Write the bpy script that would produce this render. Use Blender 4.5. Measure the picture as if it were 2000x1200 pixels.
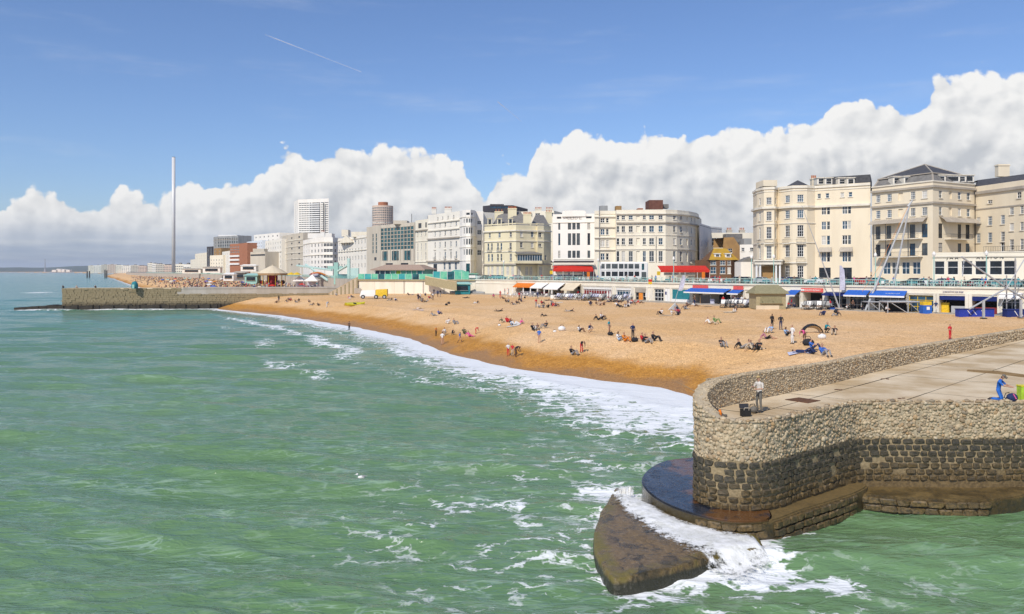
import bpy, bmesh, math, random
import numpy as np
from mathutils import Vector, Matrix

for o in list(bpy.data.objects):
    bpy.data.objects.remove(o)
S = bpy.context.scene
COL = S.collection
rnd = random.Random(11)
F, HZ, CH = 1550.0, 530.0, 12.0        # focal length in photo pixels, horizon row, eye height

# ------------------------------------------------------------------ camera
cam = bpy.data.cameras.new('camera')
camo = bpy.data.objects.new('camera', cam)
COL.objects.link(camo)
camo.location = (0, 0, CH)
camo.rotation_euler = (math.radians(90), 0, 0)
cam.sensor_width = 36.0
cam.lens = F / 2000 * 36
cam.shift_y = -(600 - HZ) / 2000
cam.clip_start, cam.clip_end = 0.5, 60000
S.camera = camo

# ------------------------------------------------------------------ node helpers
def nd(nt, typ, ins=None, **props):
    n = nt.nodes.new(typ)
    for k, v in props.items():
        setattr(n, k, v)
    for k, v in (ins or {}).items():
        s = n.inputs[k]
        if isinstance(v, bpy.types.NodeSocket):
            nt.links.new(v, s)
        else:
            s.default_value = v
    return n
def mth(nt, op, a, b=0.0, c=0.0, clamp=False):
    n = nd(nt, 'ShaderNodeMath', {0: a, 1: b, 2: c}, operation=op)
    n.use_clamp = clamp
    return n.outputs[0]
def mrange(nt, v, a, b, c=0.0, d=1.0, smooth=True):
    return nd(nt, 'ShaderNodeMapRange', {0: v, 1: a, 2: b, 3: c, 4: d},
              interpolation_type='SMOOTHSTEP' if smooth else 'LINEAR').outputs[0]
def mixc(nt, f, a, b, mode='MIX'):
    n = nt.nodes.new('ShaderNodeMix')
    n.data_type = 'RGBA'
    n.blend_type = mode
    for i, v in ((0, f), (6, a), (7, b)):
        if isinstance(v, bpy.types.NodeSocket):
            nt.links.new(v, n.inputs[i])
        else:
            n.inputs[i].default_value = v if i == 0 else (tuple(v) + (1,))[:4]
    return n.outputs[2]
def comb(nt, x, y, z):
    return nd(nt, 'ShaderNodeCombineXYZ', {0: x, 1: y, 2: z}).outputs[0]
def noisen(nt, vec, scale, detail=4, rough=.5, dist=0.0, dim='3D'):
    return nd(nt, 'ShaderNodeTexNoise', {'Vector': vec, 'Scale': scale, 'Detail': detail, 'Roughness': rough,
                                         'Distortion': dist}, noise_dimensions=dim).outputs[0]

# ------------------------------------------------------------------ sky, sun, exposure
SUN = Vector((-0.42, -0.74, 0.80)).normalized()     # towards the sun: left of and a little behind the camera
W = bpy.data.worlds.new('World')
S.world = W
W.use_nodes = True
nt = W.node_tree
nt.nodes.clear()
sky = nd(nt, 'ShaderNodeTexSky', sky_type='NISHITA')
sky.sun_disc = False
sky.sun_elevation = math.asin(SUN.z)
sky.sun_rotation = math.atan2(SUN.x, SUN.y)
sky.air_density, sky.dust_density, sky.ozone_density = 1.0, 0.6, 2.2
sky.altitude = 0
tc = nd(nt, 'ShaderNodeTexCoord').outputs['Generated']
sep = nd(nt, 'ShaderNodeSeparateXYZ', {0: tc})
X, Y, Z = sep.outputs
az = mth(nt, 'ARCTAN2', X, Y)
hor = mth(nt, 'SQRT', mth(nt, 'ADD', mth(nt, 'MULTIPLY', X, X), mth(nt, 'ADD', mth(nt, 'MULTIPLY', Y, Y), 1e-5)))
el = mth(nt, 'DIVIDE', Z, hor)
# the skyline of the cumulus bank: (pixel column, row) of the photograph turned into azimuth and elevation
PROF = [(-120, 400), (0, 408), (55, 372), (105, 392), (150, 405), (235, 366), (290, 388), (365, 354), (405, 380), (470, 356), (565, 293),
        (615, 308), (672, 278), (722, 290), (775, 312), (855, 288), (902, 325), (920, 374), (952, 380), (972, 332),
        (998, 328), (1028, 345), (1060, 282), (1100, 268), (1180, 262), (1250, 254), (1330, 274), (1420, 262), (1500, 258),
        (1570, 242), (1640, 200), (1740, 202), (1790, 212), (1830, 165), (1905, 136), (1960, 152), (2000, 148), (2150, 165)]
fc = nd(nt, 'ShaderNodeFloatCurve', {1: mrange(nt, az, -.8, .8, 0, 1, False)})
cur = fc.mapping.curves[0]
pts = [((math.atan((px - 1000) / F) + .8) / 1.6, (HZ - py) / math.hypot(F, px - 1000) * 2.5) for px, py in PROF]
pts = [(0, pts[0][1])] + pts + [(1, pts[-1][1] * .9)]
cur.points[0].location = pts[0]
cur.points[-1].location = pts[-1]
for p in pts[1:-1]:
    cur.points.new(*p)
for p in cur.points:
    p.handle_type = 'VECTOR'
fc.mapping.update()
top = mth(nt, 'MULTIPLY', fc.outputs[0], .4)
def billow(off):
    q = comb(nt, mth(nt, 'ADD', az, off[0]), mth(nt, 'ADD', el, off[1]), 0)
    w = nd(nt, 'ShaderNodeTexNoise', {'Vector': q, 'Scale': 14, 'Detail': 3, 'Roughness': .55}, noise_dimensions='2D')
    qw = nd(nt, 'ShaderNodeVectorMath', {0: q, 1: nd(nt, 'ShaderNodeVectorMath', {0: w.outputs[1], 3: .020}, operation='SCALE').outputs[0]}).outputs[0]
    def vor(scale, smo):
        return nd(nt, 'ShaderNodeTexVoronoi', {'Vector': qw, 'Scale': scale, 'Smoothness': smo}, feature='SMOOTH_F1', voronoi_dimensions='2D').outputs['Distance']
    a = mth(nt, 'MULTIPLY', vor(15, .2), .75)
    b = mth(nt, 'MULTIPLY', vor(34, .18), .52)
    c = mth(nt, 'MULTIPLY', vor(78, .15), .36)
    e = mth(nt, 'MULTIPLY', vor(170, .12), .22)
    n = mth(nt, 'MULTIPLY', noisen(nt, qw, 60, 6, .6, dim='2D'), .26)
    edge = mth(nt, 'ADD', mth(nt, 'ADD', a, mth(nt, 'MULTIPLY', b, .9)), mth(nt, 'ADD', mth(nt, 'MULTIPLY', c, .55), mth(nt, 'MULTIPLY', e, .42)))
    return mth(nt, 'SUBTRACT', mth(nt, 'MULTIPLY', n, .7), edge), mth(nt, 'SUBTRACT', mth(nt, 'MULTIPLY', n, .3), mth(nt, 'ADD', mth(nt, 'ADD', a, b), mth(nt, 'ADD', mth(nt, 'MULTIPLY', c, .6), mth(nt, 'MULTIPLY', e, .25))))
b0, s0_ = billow((0, 0))
b1, s1_ = billow((-.007, .010))
dens = mth(nt, 'ADD', mth(nt, 'SUBTRACT', top, el), mth(nt, 'MULTIPLY', mth(nt, 'ADD', b0, .58), .040))
low = comb(nt, mth(nt, 'MULTIPLY', az, 1.0), mth(nt, 'MULTIPLY', el, 2.2), 1.3)
big = noisen(nt, low, 7, 5, .55)
cover = mrange(nt, dens, .0, .0055)
wisp = noisen(nt, comb(nt, mth(nt, 'MULTIPLY', az, 2.2), mth(nt, 'MULTIPLY', el, 14), 2.0), 1.6, 6, .62)
wisp = mth(nt, 'MULTIPLY', mrange(nt, wisp, .52, .80), .16)
cover = mth(nt, 'MAXIMUM', cover, wisp)
lit = mth(nt, 'MULTIPLY', mth(nt, 'SUBTRACT', s0_, s1_), 1.35)
rim = mrange(nt, dens, .0, .075, 1, 0)
height = mrange(nt, mth(nt, 'DIVIDE', el, mth(nt, 'ADD', top, .001)), .15, 1.0)
lum = mth(nt, 'ADD', mth(nt, 'MULTIPLY', rim, .34), mth(nt, 'ADD', mth(nt, 'MULTIPLY', height, .28), mth(nt, 'MULTIPLY', mth(nt, 'SUBTRACT', big, .5), 1.5)))
lum = mth(nt, 'ADD', mth(nt, 'ADD', lum, lit), .34, clamp=True)
cl = mixc(nt, lum, (.585, .61, .645), (.96, .955, .94))
strat = noisen(nt, comb(nt, mth(nt, 'MULTIPLY', az, 3.0), mth(nt, 'MULTIPLY', el, 38), 5.0), 2.2, 5, .55)
lowband = mrange(nt, el, .012, .075, 1, 0)
bluish = mixc(nt, mrange(nt, strat, .38, .66), (.36, .45, .59), (.56, .62, .70))
leftness = mrange(nt, az, -.45, -.05, .9, .45)
cl = mixc(nt, mth(nt, 'MULTIPLY', lowband, leftness), cl, bluish)
bg1 = nd(nt, 'ShaderNodeBackground', {0: mixc(nt, 1.0, sky.outputs[0], (.76, .87, 1.10), 'MULTIPLY'), 1: .122})
bg2 = nd(nt, 'ShaderNodeBackground', {0: cl, 1: .98})
mx = nd(nt, 'ShaderNodeMixShader', {0: cover, 1: bg1.outputs[0], 2: bg2.outputs[0]})
nd(nt, 'ShaderNodeOutputWorld', {0: mx.outputs[0]})
sun = bpy.data.lights.new('sun', 'SUN')
sun.energy, sun.angle, sun.color = 3.95, math.radians(.53), (1.0, .93, .82)
suno = bpy.data.objects.new('sun', sun)
COL.objects.link(suno)
suno.rotation_euler = SUN.to_track_quat('Z', 'Y').to_euler()
suno.location = (-80, -50, 120)
S.view_settings.view_transform = 'Standard'
S.view_settings.look = 'None'
S.view_settings.exposure = 0.0
S.view_settings.gamma = 1.0
S.view_settings.use_curve_mapping = False

# ------------------------------------------------------------------ materials
MATS = {}
def mat(name, col, rough=.8, col2=None, vscale=1.0, vamt=.5, bump=0.0, bscale=20.0, spec=.3, metal=0.0, streak=False, alpha=1.0):
    """procedural surface: base colour broken up by noise in world space, fine relief"""
    m = bpy.data.materials.new(name)
    m.use_nodes = True
    t = m.node_tree
    p = t.nodes['Principled BSDF']
    p.inputs['Roughness'].default_value = rough
    p.inputs['Metallic'].default_value = metal
    p.inputs['Specular IOR Level'].default_value = spec
    p.inputs['Alpha'].default_value = alpha
    pos = nd(t, 'ShaderNodeNewGeometry').outputs['Position']
    if col2 is None:
        col2 = tuple(c * .82 for c in col)
    v = pos
    if streak:
        v = nd(t, 'ShaderNodeVectorMath', {0: pos, 1: (1.0, 1.0, .22)}, operation='MULTIPLY').outputs[0]
    f = mth(t, 'MULTIPLY', mrange(t, noisen(t, v, vscale, 5, .6), .36, .68), vamt)
    t.links.new(mixc(t, f, col, col2), p.inputs['Base Color'])
    if bump:
        b = nd(t, 'ShaderNodeBump', {'Strength': bump, 'Distance': .05, 'Height': noisen(t, pos, bscale, 5, .6)})
        t.links.new(b.outputs[0], p.inputs['Normal'])
    MATS[name] = m
    return m
def M(k):
    return MATS[k]

# ------------------------------------------------------------------ placing helpers
def P(px, py, y):
    return Vector(((px - 1000) / F * y, y, CH - (py - HZ) / F * y))
def PX(px, y):
    return Vector(((px - 1000) / F * y, y, 0))
def ZZ(py, y):
    return CH - (py - HZ) / F * y

# ------------------------------------------------------------------ object helpers
class MB:
    def __init__(s):
        s.v, s.f, s.m = [], [], []
    def add(s, vs, fs, mi=0):
        o = len(s.v)
        s.v += [tuple(v) for v in vs]
        s.f += [tuple(i + o for i in f) for f in fs]
        s.m += [mi] * len(fs)
        return s
    def obox(s, o, a, b, c, mi=0):
        o, a, b, c = Vector(o), Vector(a), Vector(b), Vector(c)
        vs = [o, o + a, o + a + b, o + b, o + c, o + a + c, o + a + b + c, o + b + c]
        fs = [(0, 3, 2, 1), (4, 5, 6, 7), (0, 1, 5, 4), (1, 2, 6, 5), (2, 3, 7, 6), (3, 0, 4, 7)]
        if a.cross(b).dot(c) < 0:
            fs = [f[::-1] for f in fs]
        return s.add(vs, fs, mi)
    def box(s, c, d, mi=0, rz=0.0):
        r = Matrix.Rotation(rz, 3, 'Z')
        x, y, z = r @ Vector((d[0], 0, 0)), r @ Vector((0, d[1], 0)), Vector((0, 0, d[2]))
        return s.obox(Vector(c) - (x + y + z) / 2, x, y, z, mi)
    def tube(s, p0, p1, r, n=6, r1=None, mi=0):
        p0, p1 = Vector(p0), Vector(p1)
        r1 = r if r1 is None else r1
        d = (p1 - p0).normalized()
        u = d.orthogonal().normalized()
        w = d.cross(u)
        vs = []
        for p, q in ((p0, r), (p1, r1)):
            for k in range(n):
                a = 2 * math.pi * k / n
                vs.append(p + (u * math.cos(a) + w * math.sin(a)) * q)
        fs = [(k, (k + 1) % n, n + (k + 1) % n, n + k) for k in range(n)]
        fs += [tuple(range(n))[::-1], tuple(range(n, 2 * n))]
        return s.add(vs, fs, mi)
    def path(s, pts, r, n=6, mi=0):
        for a, b in zip(pts[:-1], pts[1:]):
            s.tube(a, b, r, n, None, mi)
        return s
    def prism(s, poly, z0, z1, mi=0, ztop=None):
        n = len(poly)
        vs = [(p[0], p[1], z0) for p in poly] + [(p[0], p[1], z1 if ztop is None else ztop[i]) for i, p in enumerate(poly)]
        ar = sum(poly[i][0] * poly[(i + 1) % n][1] - poly[(i + 1) % n][0] * poly[i][1] for i in range(n))
        fs = [(i, (i + 1) % n, n + (i + 1) % n, n + i) for i in range(n)] + [tuple(range(n))[::-1], tuple(range(n, 2 * n))]
        if ar < 0:
            fs = [f[::-1] for f in fs]
        return s.add(vs, fs, mi)
    def lathe(s, c, prof, n=16, mi=0, a0=0.0):
        vs, fs = [], []
        for r, z in prof:
            for k in range(n):
                a = a0 + 2 * math.pi * k / n
                vs.append((c[0] + r * math.cos(a), c[1] + r * math.sin(a), c[2] + z))
        for j in range(len(prof) - 1):
            for k in range(n):
                fs.append((j * n + k, j * n + (k + 1) % n, (j + 1) * n + (k + 1) % n, (j + 1) * n + k))
        fs += [tuple(range(n))[::-1], tuple(range((len(prof) - 1) * n, len(prof) * n))]
        return s.add(vs, fs, mi)
    def mesh(s, name, mats, smooth=False):
        me = bpy.data.meshes.new(name)
        me.from_pydata(s.v, [], s.f)
        for m in (mats if isinstance(mats, (list, tuple)) else [mats]):
            me.materials.append(M(m) if isinstance(m, str) else m)
        me.polygons.foreach_set('material_index', s.m)
        if smooth:
            me.polygons.foreach_set('use_smooth', [True] * len(s.f))
        me.update()
        return me
    def build(s, name, mats, parent=None, smooth=False):
        return link(name, s.mesh(name, mats, smooth), parent)
def link(name, me, parent=None, mw=None, local=False):
    o = bpy.data.objects.new(name, me)
    COL.objects.link(o)
    if parent is not None:
        o.parent = parent
        if not local and parent.parent is None and parent.type == 'EMPTY':
            o.matrix_parent_inverse = parent.matrix_basis.inverted()
    if mw is not None:
        o.matrix_basis = mw
    return o
def tag(o, label, cat, group=None, kind=None):
    if label:
        o['label'] = label
    if cat:
        o['category'] = cat
    if group:
        o['group'] = group
    if kind:
        o['kind'] = kind
    return o
def thing(name, label, cat, loc=(0, 0, 0), group=None):
    o = bpy.data.objects.new(name, None)
    o.empty_display_size = .5
    COL.objects.link(o)
    o.location = loc
    o.matrix_basis = Matrix.Translation(Vector(loc))
    return tag(o, label, cat, group)
def children(o):
    return [c for c in ALLKIDS.get(o.name, [])]
ALLKIDS = {}
def dup(root, mw, label=None, kids=None):
    r = root.copy()
    COL.objects.link(r)
    r.matrix_basis = mw
    if label:
        r['label'] = label
    for ch in kids or []:
        c = ch.copy()
        COL.objects.link(c)
        c.parent = r
    return r

# ------------------------------------------------------------------ numpy value noise
def vnoise(x, y, seed=0):
    xi, yi = np.floor(x), np.floor(y)
    xf, yf = x - xi, y - yi
    def h(a, b):
        n = np.sin(a * 127.1 + b * 311.7 + seed * 74.7) * 43758.5453
        return n - np.floor(n)
    u, v = xf * xf * (3 - 2 * xf), yf * yf * (3 - 2 * yf)
    return (h(xi, yi) * (1 - u) + h(xi + 1, yi) * u) * (1 - v) + (h(xi, yi + 1) * (1 - u) + h(xi + 1, yi + 1) * u) * v
def fbm(x, y, oct=4, seed=0):
    r, a = 0, .5
    for k in range(oct):
        r = r + a * vnoise(x, y, seed + k)
        x, y, a = x * 2.03 + 17, y * 2.03 + 5, a * .5
    return r
def polydist(x, y, poly, closed=False):
    """distance to a polyline, signed: positive on its left-hand side"""
    best = np.full(x.shape, 1e18)
    sg = np.ones(x.shape)
    n = len(poly)
    for i in range(n if closed else n - 1):
        a, b = poly[i], poly[(i + 1) % n]
        dx, dy = b[0] - a[0], b[1] - a[1]
        L2 = dx * dx + dy * dy
        t = np.clip(((x - a[0]) * dx + (y - a[1]) * dy) / L2, 0, 1)
        qx, qy = x - a[0] - t * dx, y - a[1] - t * dy
        d = qx * qx + qy * qy
        m = d < best - 1e-9
        best = np.where(m, d, best)
        sg = np.where(m, np.sign(dx * (y - a[1]) - dy * (x - a[0]) + 1e-12), sg)
    return np.sqrt(best) * sg
# ================================================================== SETTING: sea, beach, promenade
SHORE = [(-9000, 11500), (-7000, 9500), (-2900, 5200), (-1850, 3700), (-954, 1860), (-620, 1240), (-317, 664), (-200, 450), (-91, 248), (-62, 214),
         (-34, 171), (-18, 141), (-9, 115), (0, 98), (8.6, 88.6), (15.3, 82), (18, 74), (23, 65), (30, 58), (45, 50), (80, 36), (160, 10)]
EDGE = [(200, -10), (140, 60), (110, 92), (80.5, 124.7), (64, 141), (48, 161), (32.5, 187), (15.5, 216), (1, 238), (-11.5, 250), (-28, 256), (-52, 264)]
EDGE_FAR = [(-75, 320), (-122, 430), (-235, 640), (-340, 840), (-530, 1150), (-900, 1850), (-1700, 3500), (-2700, 5200)]
XS = [-4, 0, 4, 10, 18, 40, 70, 1e5]
ZS = [-.9, 0, 1.35, 2.9, 3.7, 4.5, 5.0, 5.0]
def terr_np(x, y):
    s = polydist(x, y, SHORE)
    lim = np.clip((np.hypot(x, y) - 300) / 400, 0, 1)
    z = np.interp(s, XS, ZS)
    z = np.where(s < -4, -.9 + (s + 4) * .1, z)
    near = np.clip(1 - np.hypot(x, y) / 330, 0, 1)
    wob = 5 * fbm(x * .06, y * .06, 2, 41)
    z = z + .34 * np.exp(-((s + wob - 15) / 1.6) ** 2) + .22 * np.exp(-((s + wob - 24) / 2.2) ** 2) * (s > 0)
    bump = (fbm(x * .22, y * .22, 3, 3) - .44) * .5 * np.clip(s / 8, 0, 1) * np.clip((75 - s) / 20, 0.1, 1)
    bump = bump + (fbm(x * 1.1, y * 1.1, 3, 9) - .44) * .34 * np.clip(s / 5, 0, 1)
    return z + bump * (near * .8 + .1), s
def terr(x, y):
    z, s = terr_np(np.array([float(x)]), np.array([float(y)]))
    return float(z[0])
def ground(px, py):
    """point of the beach seen at a pixel of the photograph"""
    ys = np.arange(45.0, 1400.0, .4)
    xs = (px - 1000) / F * ys
    z, s = terr_np(xs, ys)
    ray = CH - (py - HZ) / F * ys
    z = np.maximum(z, 0)
    k = int(np.argmax(ray <= z))
    return Vector((xs[k], ys[k], z[k]))
def polar_grid(rs, az):
    R, A = np.meshgrid(rs, az, indexing='ij')
    return R * np.sin(A), R * np.cos(A)
def grid_mesh(name, x, y, z, keep=None, attrs=None, material=None, kind='structure', label=None):
    nr, nc = x.shape
    idx = np.arange(nr * nc).reshape(nr, nc)
    q = np.stack([idx[:-1, :-1], idx[:-1, 1:], idx[1:, 1:], idx[1:, :-1]], -1).reshape(-1, 4)[:, ::-1]
    if keep is not None:
        kf = keep.ravel()
        q = q[kf[q].all(1)]
        used = np.unique(q)
        remap = np.full(nr * nc, -1)
        remap[used] = np.arange(len(used))
        q = remap[q]
    else:
        used = np.arange(nr * nc)
    co = np.stack([x.ravel(), y.ravel(), z.ravel()], 1)[used]
    me = bpy.data.meshes.new(name)
    me.vertices.add(len(co))
    me.vertices.foreach_set('co', co.astype(np.float32).ravel())
    me.loops.add(len(q) * 4)
    me.loops.foreach_set('vertex_index', q.astype(np.int32).ravel())
    me.polygons.add(len(q))
    me.polygons.foreach_set('loop_start', np.arange(0, len(q) * 4, 4, dtype=np.int32))
    me.polygons.foreach_set('use_smooth', np.ones(len(q), bool))
    me.update(calc_edges=True)
    for k, v in (attrs or {}).items():
        at = me.attributes.new(k, 'FLOAT', 'POINT')
        at.data.foreach_set('value', v.ravel()[used].astype(np.float32))
    me.materials.append(material)
    o = link(name, me)
    o['kind'] = kind
    return o

# ---- near groyne plan (needed by the sea for its foam)
NEAR_TOP = [(100, 97), (60, 66), (33, 44.6), (27, 41.7), (19.3, 41.7), (17.6, 41.2), (15.8, 39.8), (13.8, 38.2), (12.6, 37.1), (11.4, 36.45),
            (10.3, 36.4), (9.5, 36.75), (9.0, 37.3), (8.8, 38.1), (9.0, 39.1), (9.6, 40.1), (10.8, 41.4), (13.5, 43.9), (19.8, 50), (28, 58.7),
            (51, 80.8), (99, 126)]
SLAB = [(5.2, 41.2), (4.3, 38.2), (3.7, 35.5), (3.45, 33), (3.7, 30.2), (4.3, 29.9), (6.8, 31.2), (8.6, 32.4), (10.4, 33.2), (10.6, 35), (9, 36), (6.6, 39.5)]

# ---- sea
def sea_material():
    m = bpy.data.materials.new('sea_water')
    m.use_nodes = True
    t = m.node_tree
    p = t.nodes['Principled BSDF']
    pos = nd(t, 'ShaderNodeNewGeometry').outputs['Position']
    foam = nd(t, 'ShaderNodeAttribute', attribute_name='foam').outputs['Fac']
    lace = nd(t, 'ShaderNodeAttribute', attribute_name='lace').outputs['Fac']
    sh = nd(t, 'ShaderNodeAttribute', attribute_name='shore').outputs['Fac']
    sp = nd(t, 'ShaderNodeSeparateXYZ', {0: pos})
    dist = nd(t, 'ShaderNodeVectorMath', {0: pos}, operation='LENGTH').outputs['Value']
    # body colour: green inshore, teal out to sea, cloudy patches
    patch = noisen(t, pos, .035, 4, .55)
    near = mixc(t, mrange(t, patch, .35, .68), (.118, .218, .092), (.142, .246, .114))
    far = mixc(t, mrange(t, patch, .35, .68), (.060, .21, .155), (.095, .25, .185))
    body = mixc(t, mrange(t, dist, 60, 420), near, far)
    body = mixc(t, mrange(t, sh, -9, 0, 0, .75), body, (.26, .30, .21))
    # light on ripple crests painted into the body colour as thin pale lines
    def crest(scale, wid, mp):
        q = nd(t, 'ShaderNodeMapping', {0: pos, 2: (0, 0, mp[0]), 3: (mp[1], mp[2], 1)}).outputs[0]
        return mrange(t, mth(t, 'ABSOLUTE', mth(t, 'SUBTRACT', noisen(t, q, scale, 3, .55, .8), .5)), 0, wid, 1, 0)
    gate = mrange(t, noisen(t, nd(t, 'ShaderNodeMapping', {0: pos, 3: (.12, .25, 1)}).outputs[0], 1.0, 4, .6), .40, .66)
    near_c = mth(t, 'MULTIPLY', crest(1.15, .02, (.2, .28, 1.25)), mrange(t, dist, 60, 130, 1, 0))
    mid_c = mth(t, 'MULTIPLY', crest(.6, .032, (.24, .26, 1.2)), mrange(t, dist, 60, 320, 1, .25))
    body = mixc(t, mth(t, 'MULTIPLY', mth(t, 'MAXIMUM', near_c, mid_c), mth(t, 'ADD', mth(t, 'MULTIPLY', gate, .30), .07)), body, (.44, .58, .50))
    # foam lace
    w = nd(t, 'ShaderNodeTexNoise', {'Vector': pos, 'Scale': .5, 'Detail': 4, 'Roughness': .6})
    wv = nd(t, 'ShaderNodeVectorMath', {0: w.outputs[1], 3: 2.6}, operation='SCALE').outputs[0]
    pw = nd(t, 'ShaderNodeVectorMath', {0: pos, 1: wv}).outputs[0]
    pw = nd(t, 'ShaderNodeMapping', {0: pw, 2: (0, 0, .55), 3: (.55, 1.25, 1)}).outputs[0]
    def net(scale, wid):
        d = nd(t, 'ShaderNodeTexVoronoi', {'Vector': pw, 'Scale': scale}, feature='DISTANCE_TO_EDGE').outputs['Distance']
        return mrange(t, d, 0, wid, 1, 0)
    n1, n2 = net(.62, .20), net(1.7, .24)
    nn = noisen(t, pw, 1.1, 6, .65)
    nl = noisen(t, pos, .23, 4, .6)
    web = mth(t, 'ADD', mth(t, 'MULTIPLY', n1, .55), mth(t, 'MULTIPLY', n2, .35))
    dense = mth(t, 'ADD', mth(t, 'MULTIPLY', web, .55), mth(t, 'MULTIPLY', nn, .75))
    thr = mth(t, 'SUBTRACT', 1.12, mth(t, 'MULTIPLY', foam, 1.05))
    fm = mrange(t, mth(t, 'SUBTRACT', dense, thr), -.10, .16)
    lm = mth(t, 'MULTIPLY', mrange(t, mth(t, 'MULTIPLY', web, mrange(t, nn, .36, .6)), .34, .72), mth(t, 'MULTIPLY', lace, mrange(t, nl, .36, .56)))
    fm = mth(t, 'MAXIMUM', fm, lm)
    nfar = noisen(t, nd(t, 'ShaderNodeMapping', {0: pos, 2: (0, 0, .3), 3: (.05, .33, 1)}).outputs[0], 1.0, 5, .7)
    caps = mth(t, 'MULTIPLY', mrange(t, nfar, .735, .80), mrange(t, dist, 70, 200, 0, .55))
    fm = mth(t, 'MAXIMUM', fm, caps, clamp=True)
    t.links.new(mixc(t, fm, body, (.80, .82, .82)), p.inputs['Base Color'])
    t.links.new(mth(t, 'ADD', mth(t, 'MULTIPLY', fm, .5), .13), p.inputs['Roughness'])
    p.inputs['IOR'].default_value = 1.33
    t.links.new(mrange(t, dist, 80, 700, .5, .16), p.inputs['Specular IOR Level'])
    m1 = nd(t, 'ShaderNodeMapping', {0: pos, 2: (0, 0, .28), 3: (.55, 1.5, 1)}).outputs[0]
    h1 = noisen(t, m1, 1.6, 4, .6, .6)
    h2 = noisen(t, m1, .42, 3, .55, .4)
    h3 = mth(t, 'ABSOLUTE', mth(t, 'SUBTRACT', noisen(t, m1, .85, 3, .5, .5), .5))
    h4 = mth(t, 'POWER', mth(t, 'ABSOLUTE', mth(t, 'SUBTRACT', noisen(t, m1, 1.5, 2, .5, .9), .5)), .6)
    hh = mth(t, 'ADD', mth(t, 'MULTIPLY', h1, .11), mth(t, 'SUBTRACT', mth(t, 'MULTIPLY', h2, .16), mth(t, 'ADD', mth(t, 'MULTIPLY', h3, .34), mth(t, 'MULTIPLY', h4, .13))))
    hh = mth(t, 'ADD', hh, mth(t, 'MULTIPLY', fm, .05))
    b = nd(t, 'ShaderNodeBump', {'Strength': .55, 'Distance': 1.0, 'Height': hh})
    t.links.new(b.outputs[0], p.inputs['Normal'])
    return m
rs = [16.0]
while rs[-1] < 420:
    rs.append(rs[-1] + max(.16, rs[-1] * .0052))
while rs[-1] < 24000:
    rs.append(rs[-1] * 1.035)
azs = np.concatenate([np.linspace(-1.25, -.66, 40)[:-1], np.linspace(-.66, .66, 330), np.linspace(.66, 1.35, 40)[1:]])
sx, sy = polar_grid(np.array(rs), azs)
RR = np.hypot(sx, sy)
ss = polydist(sx, sy, SHORE)
ss = ss + (fbm(sx * .12, sy * .12, 4, 21) - .47) * 5.0 * np.clip(1.5 - RR / 400, 0, 1)
r2 = np.random.RandomState(4)
zz = np.zeros_like(sx)
dxx = np.zeros_like(sx)
dyy = np.zeros_like(sx)
cell = np.maximum(.16, RR * .0052)
for k in range(64):
    lam = .9 * (13 / .9) ** (k / 63) * r2.uniform(.92, 1.08)
    th = math.radians(82 + r2.normal(0, 19))
    kk = 2 * math.pi / lam
    amp = .0088 * lam ** .72 * r2.uniform(.55, 1.25)
    fade = np.clip((lam / cell - 2.5) / 3, 0, 1)
    ph = kk * (sx * math.cos(th) + sy * math.sin(th)) + r2.uniform(0, 6.28)
    zz += amp * fade * np.sin(ph)
    dxx += .75 * amp * fade * np.cos(ph) * math.cos(th)
    dyy += .75 * amp * fade * np.cos(ph) * math.sin(th)
damp = np.clip(-ss / 14, .12, 1)
# a breaker line leaning on the beach and swell next to it
br = np.exp(-((ss + 9 + 3 * np.sin(sx * .11 + sy * .05)) / 1.7) ** 2) * np.clip((vnoise(sx * .07, sy * .07, 5) - .25) * 1.6, 0, 1)
zz = zz * damp + br * .42 * np.clip(1.2 - RR / 300, 0, 1)
near_w = np.clip((150 - RR) / 90, 0, 1)
wid = 6 + 5.5 * np.clip((230 - RR) / 60, 0, 1) + 18 * np.exp(-((sx - 12) / 15) ** 2 - ((sy - 72) / 26) ** 2)
foam = np.clip(1.12 + ss / wid, 0, 1) * (ss < 3) * .88 + .12 * np.clip(1 - np.abs(ss + .5) / 1.5, 0, 1)
foam = np.where(RR > 300, foam * .7, foam)
foam = np.maximum(foam, br * .85 * np.clip(1.2 - RR / 300, 0, 1))
bandn = 4 * fbm(sx * .09, sy * .09, 3, 61)
foam = np.maximum(foam, .60 * np.exp(-((ss + 13 + bandn) / 2.6) ** 2) * np.clip((245 - RR) / 40, 0, 1) * np.clip((RR - 62) / 20, 0, 1) * np.clip(.3 + 1.4 * vnoise(sx * .05, sy * .05, 8), 0, 1))
foam = np.maximum(foam, .50 * np.exp(-((ss + 22 + bandn) / 2.2) ** 2) * np.clip((240 - RR) / 60, 0, 1) * np.clip((RR - 62) / 20, 0, 1) * np.clip(1.6 * vnoise(sx * .06, sy * .06, 9) - .3, 0, 1))
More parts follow.
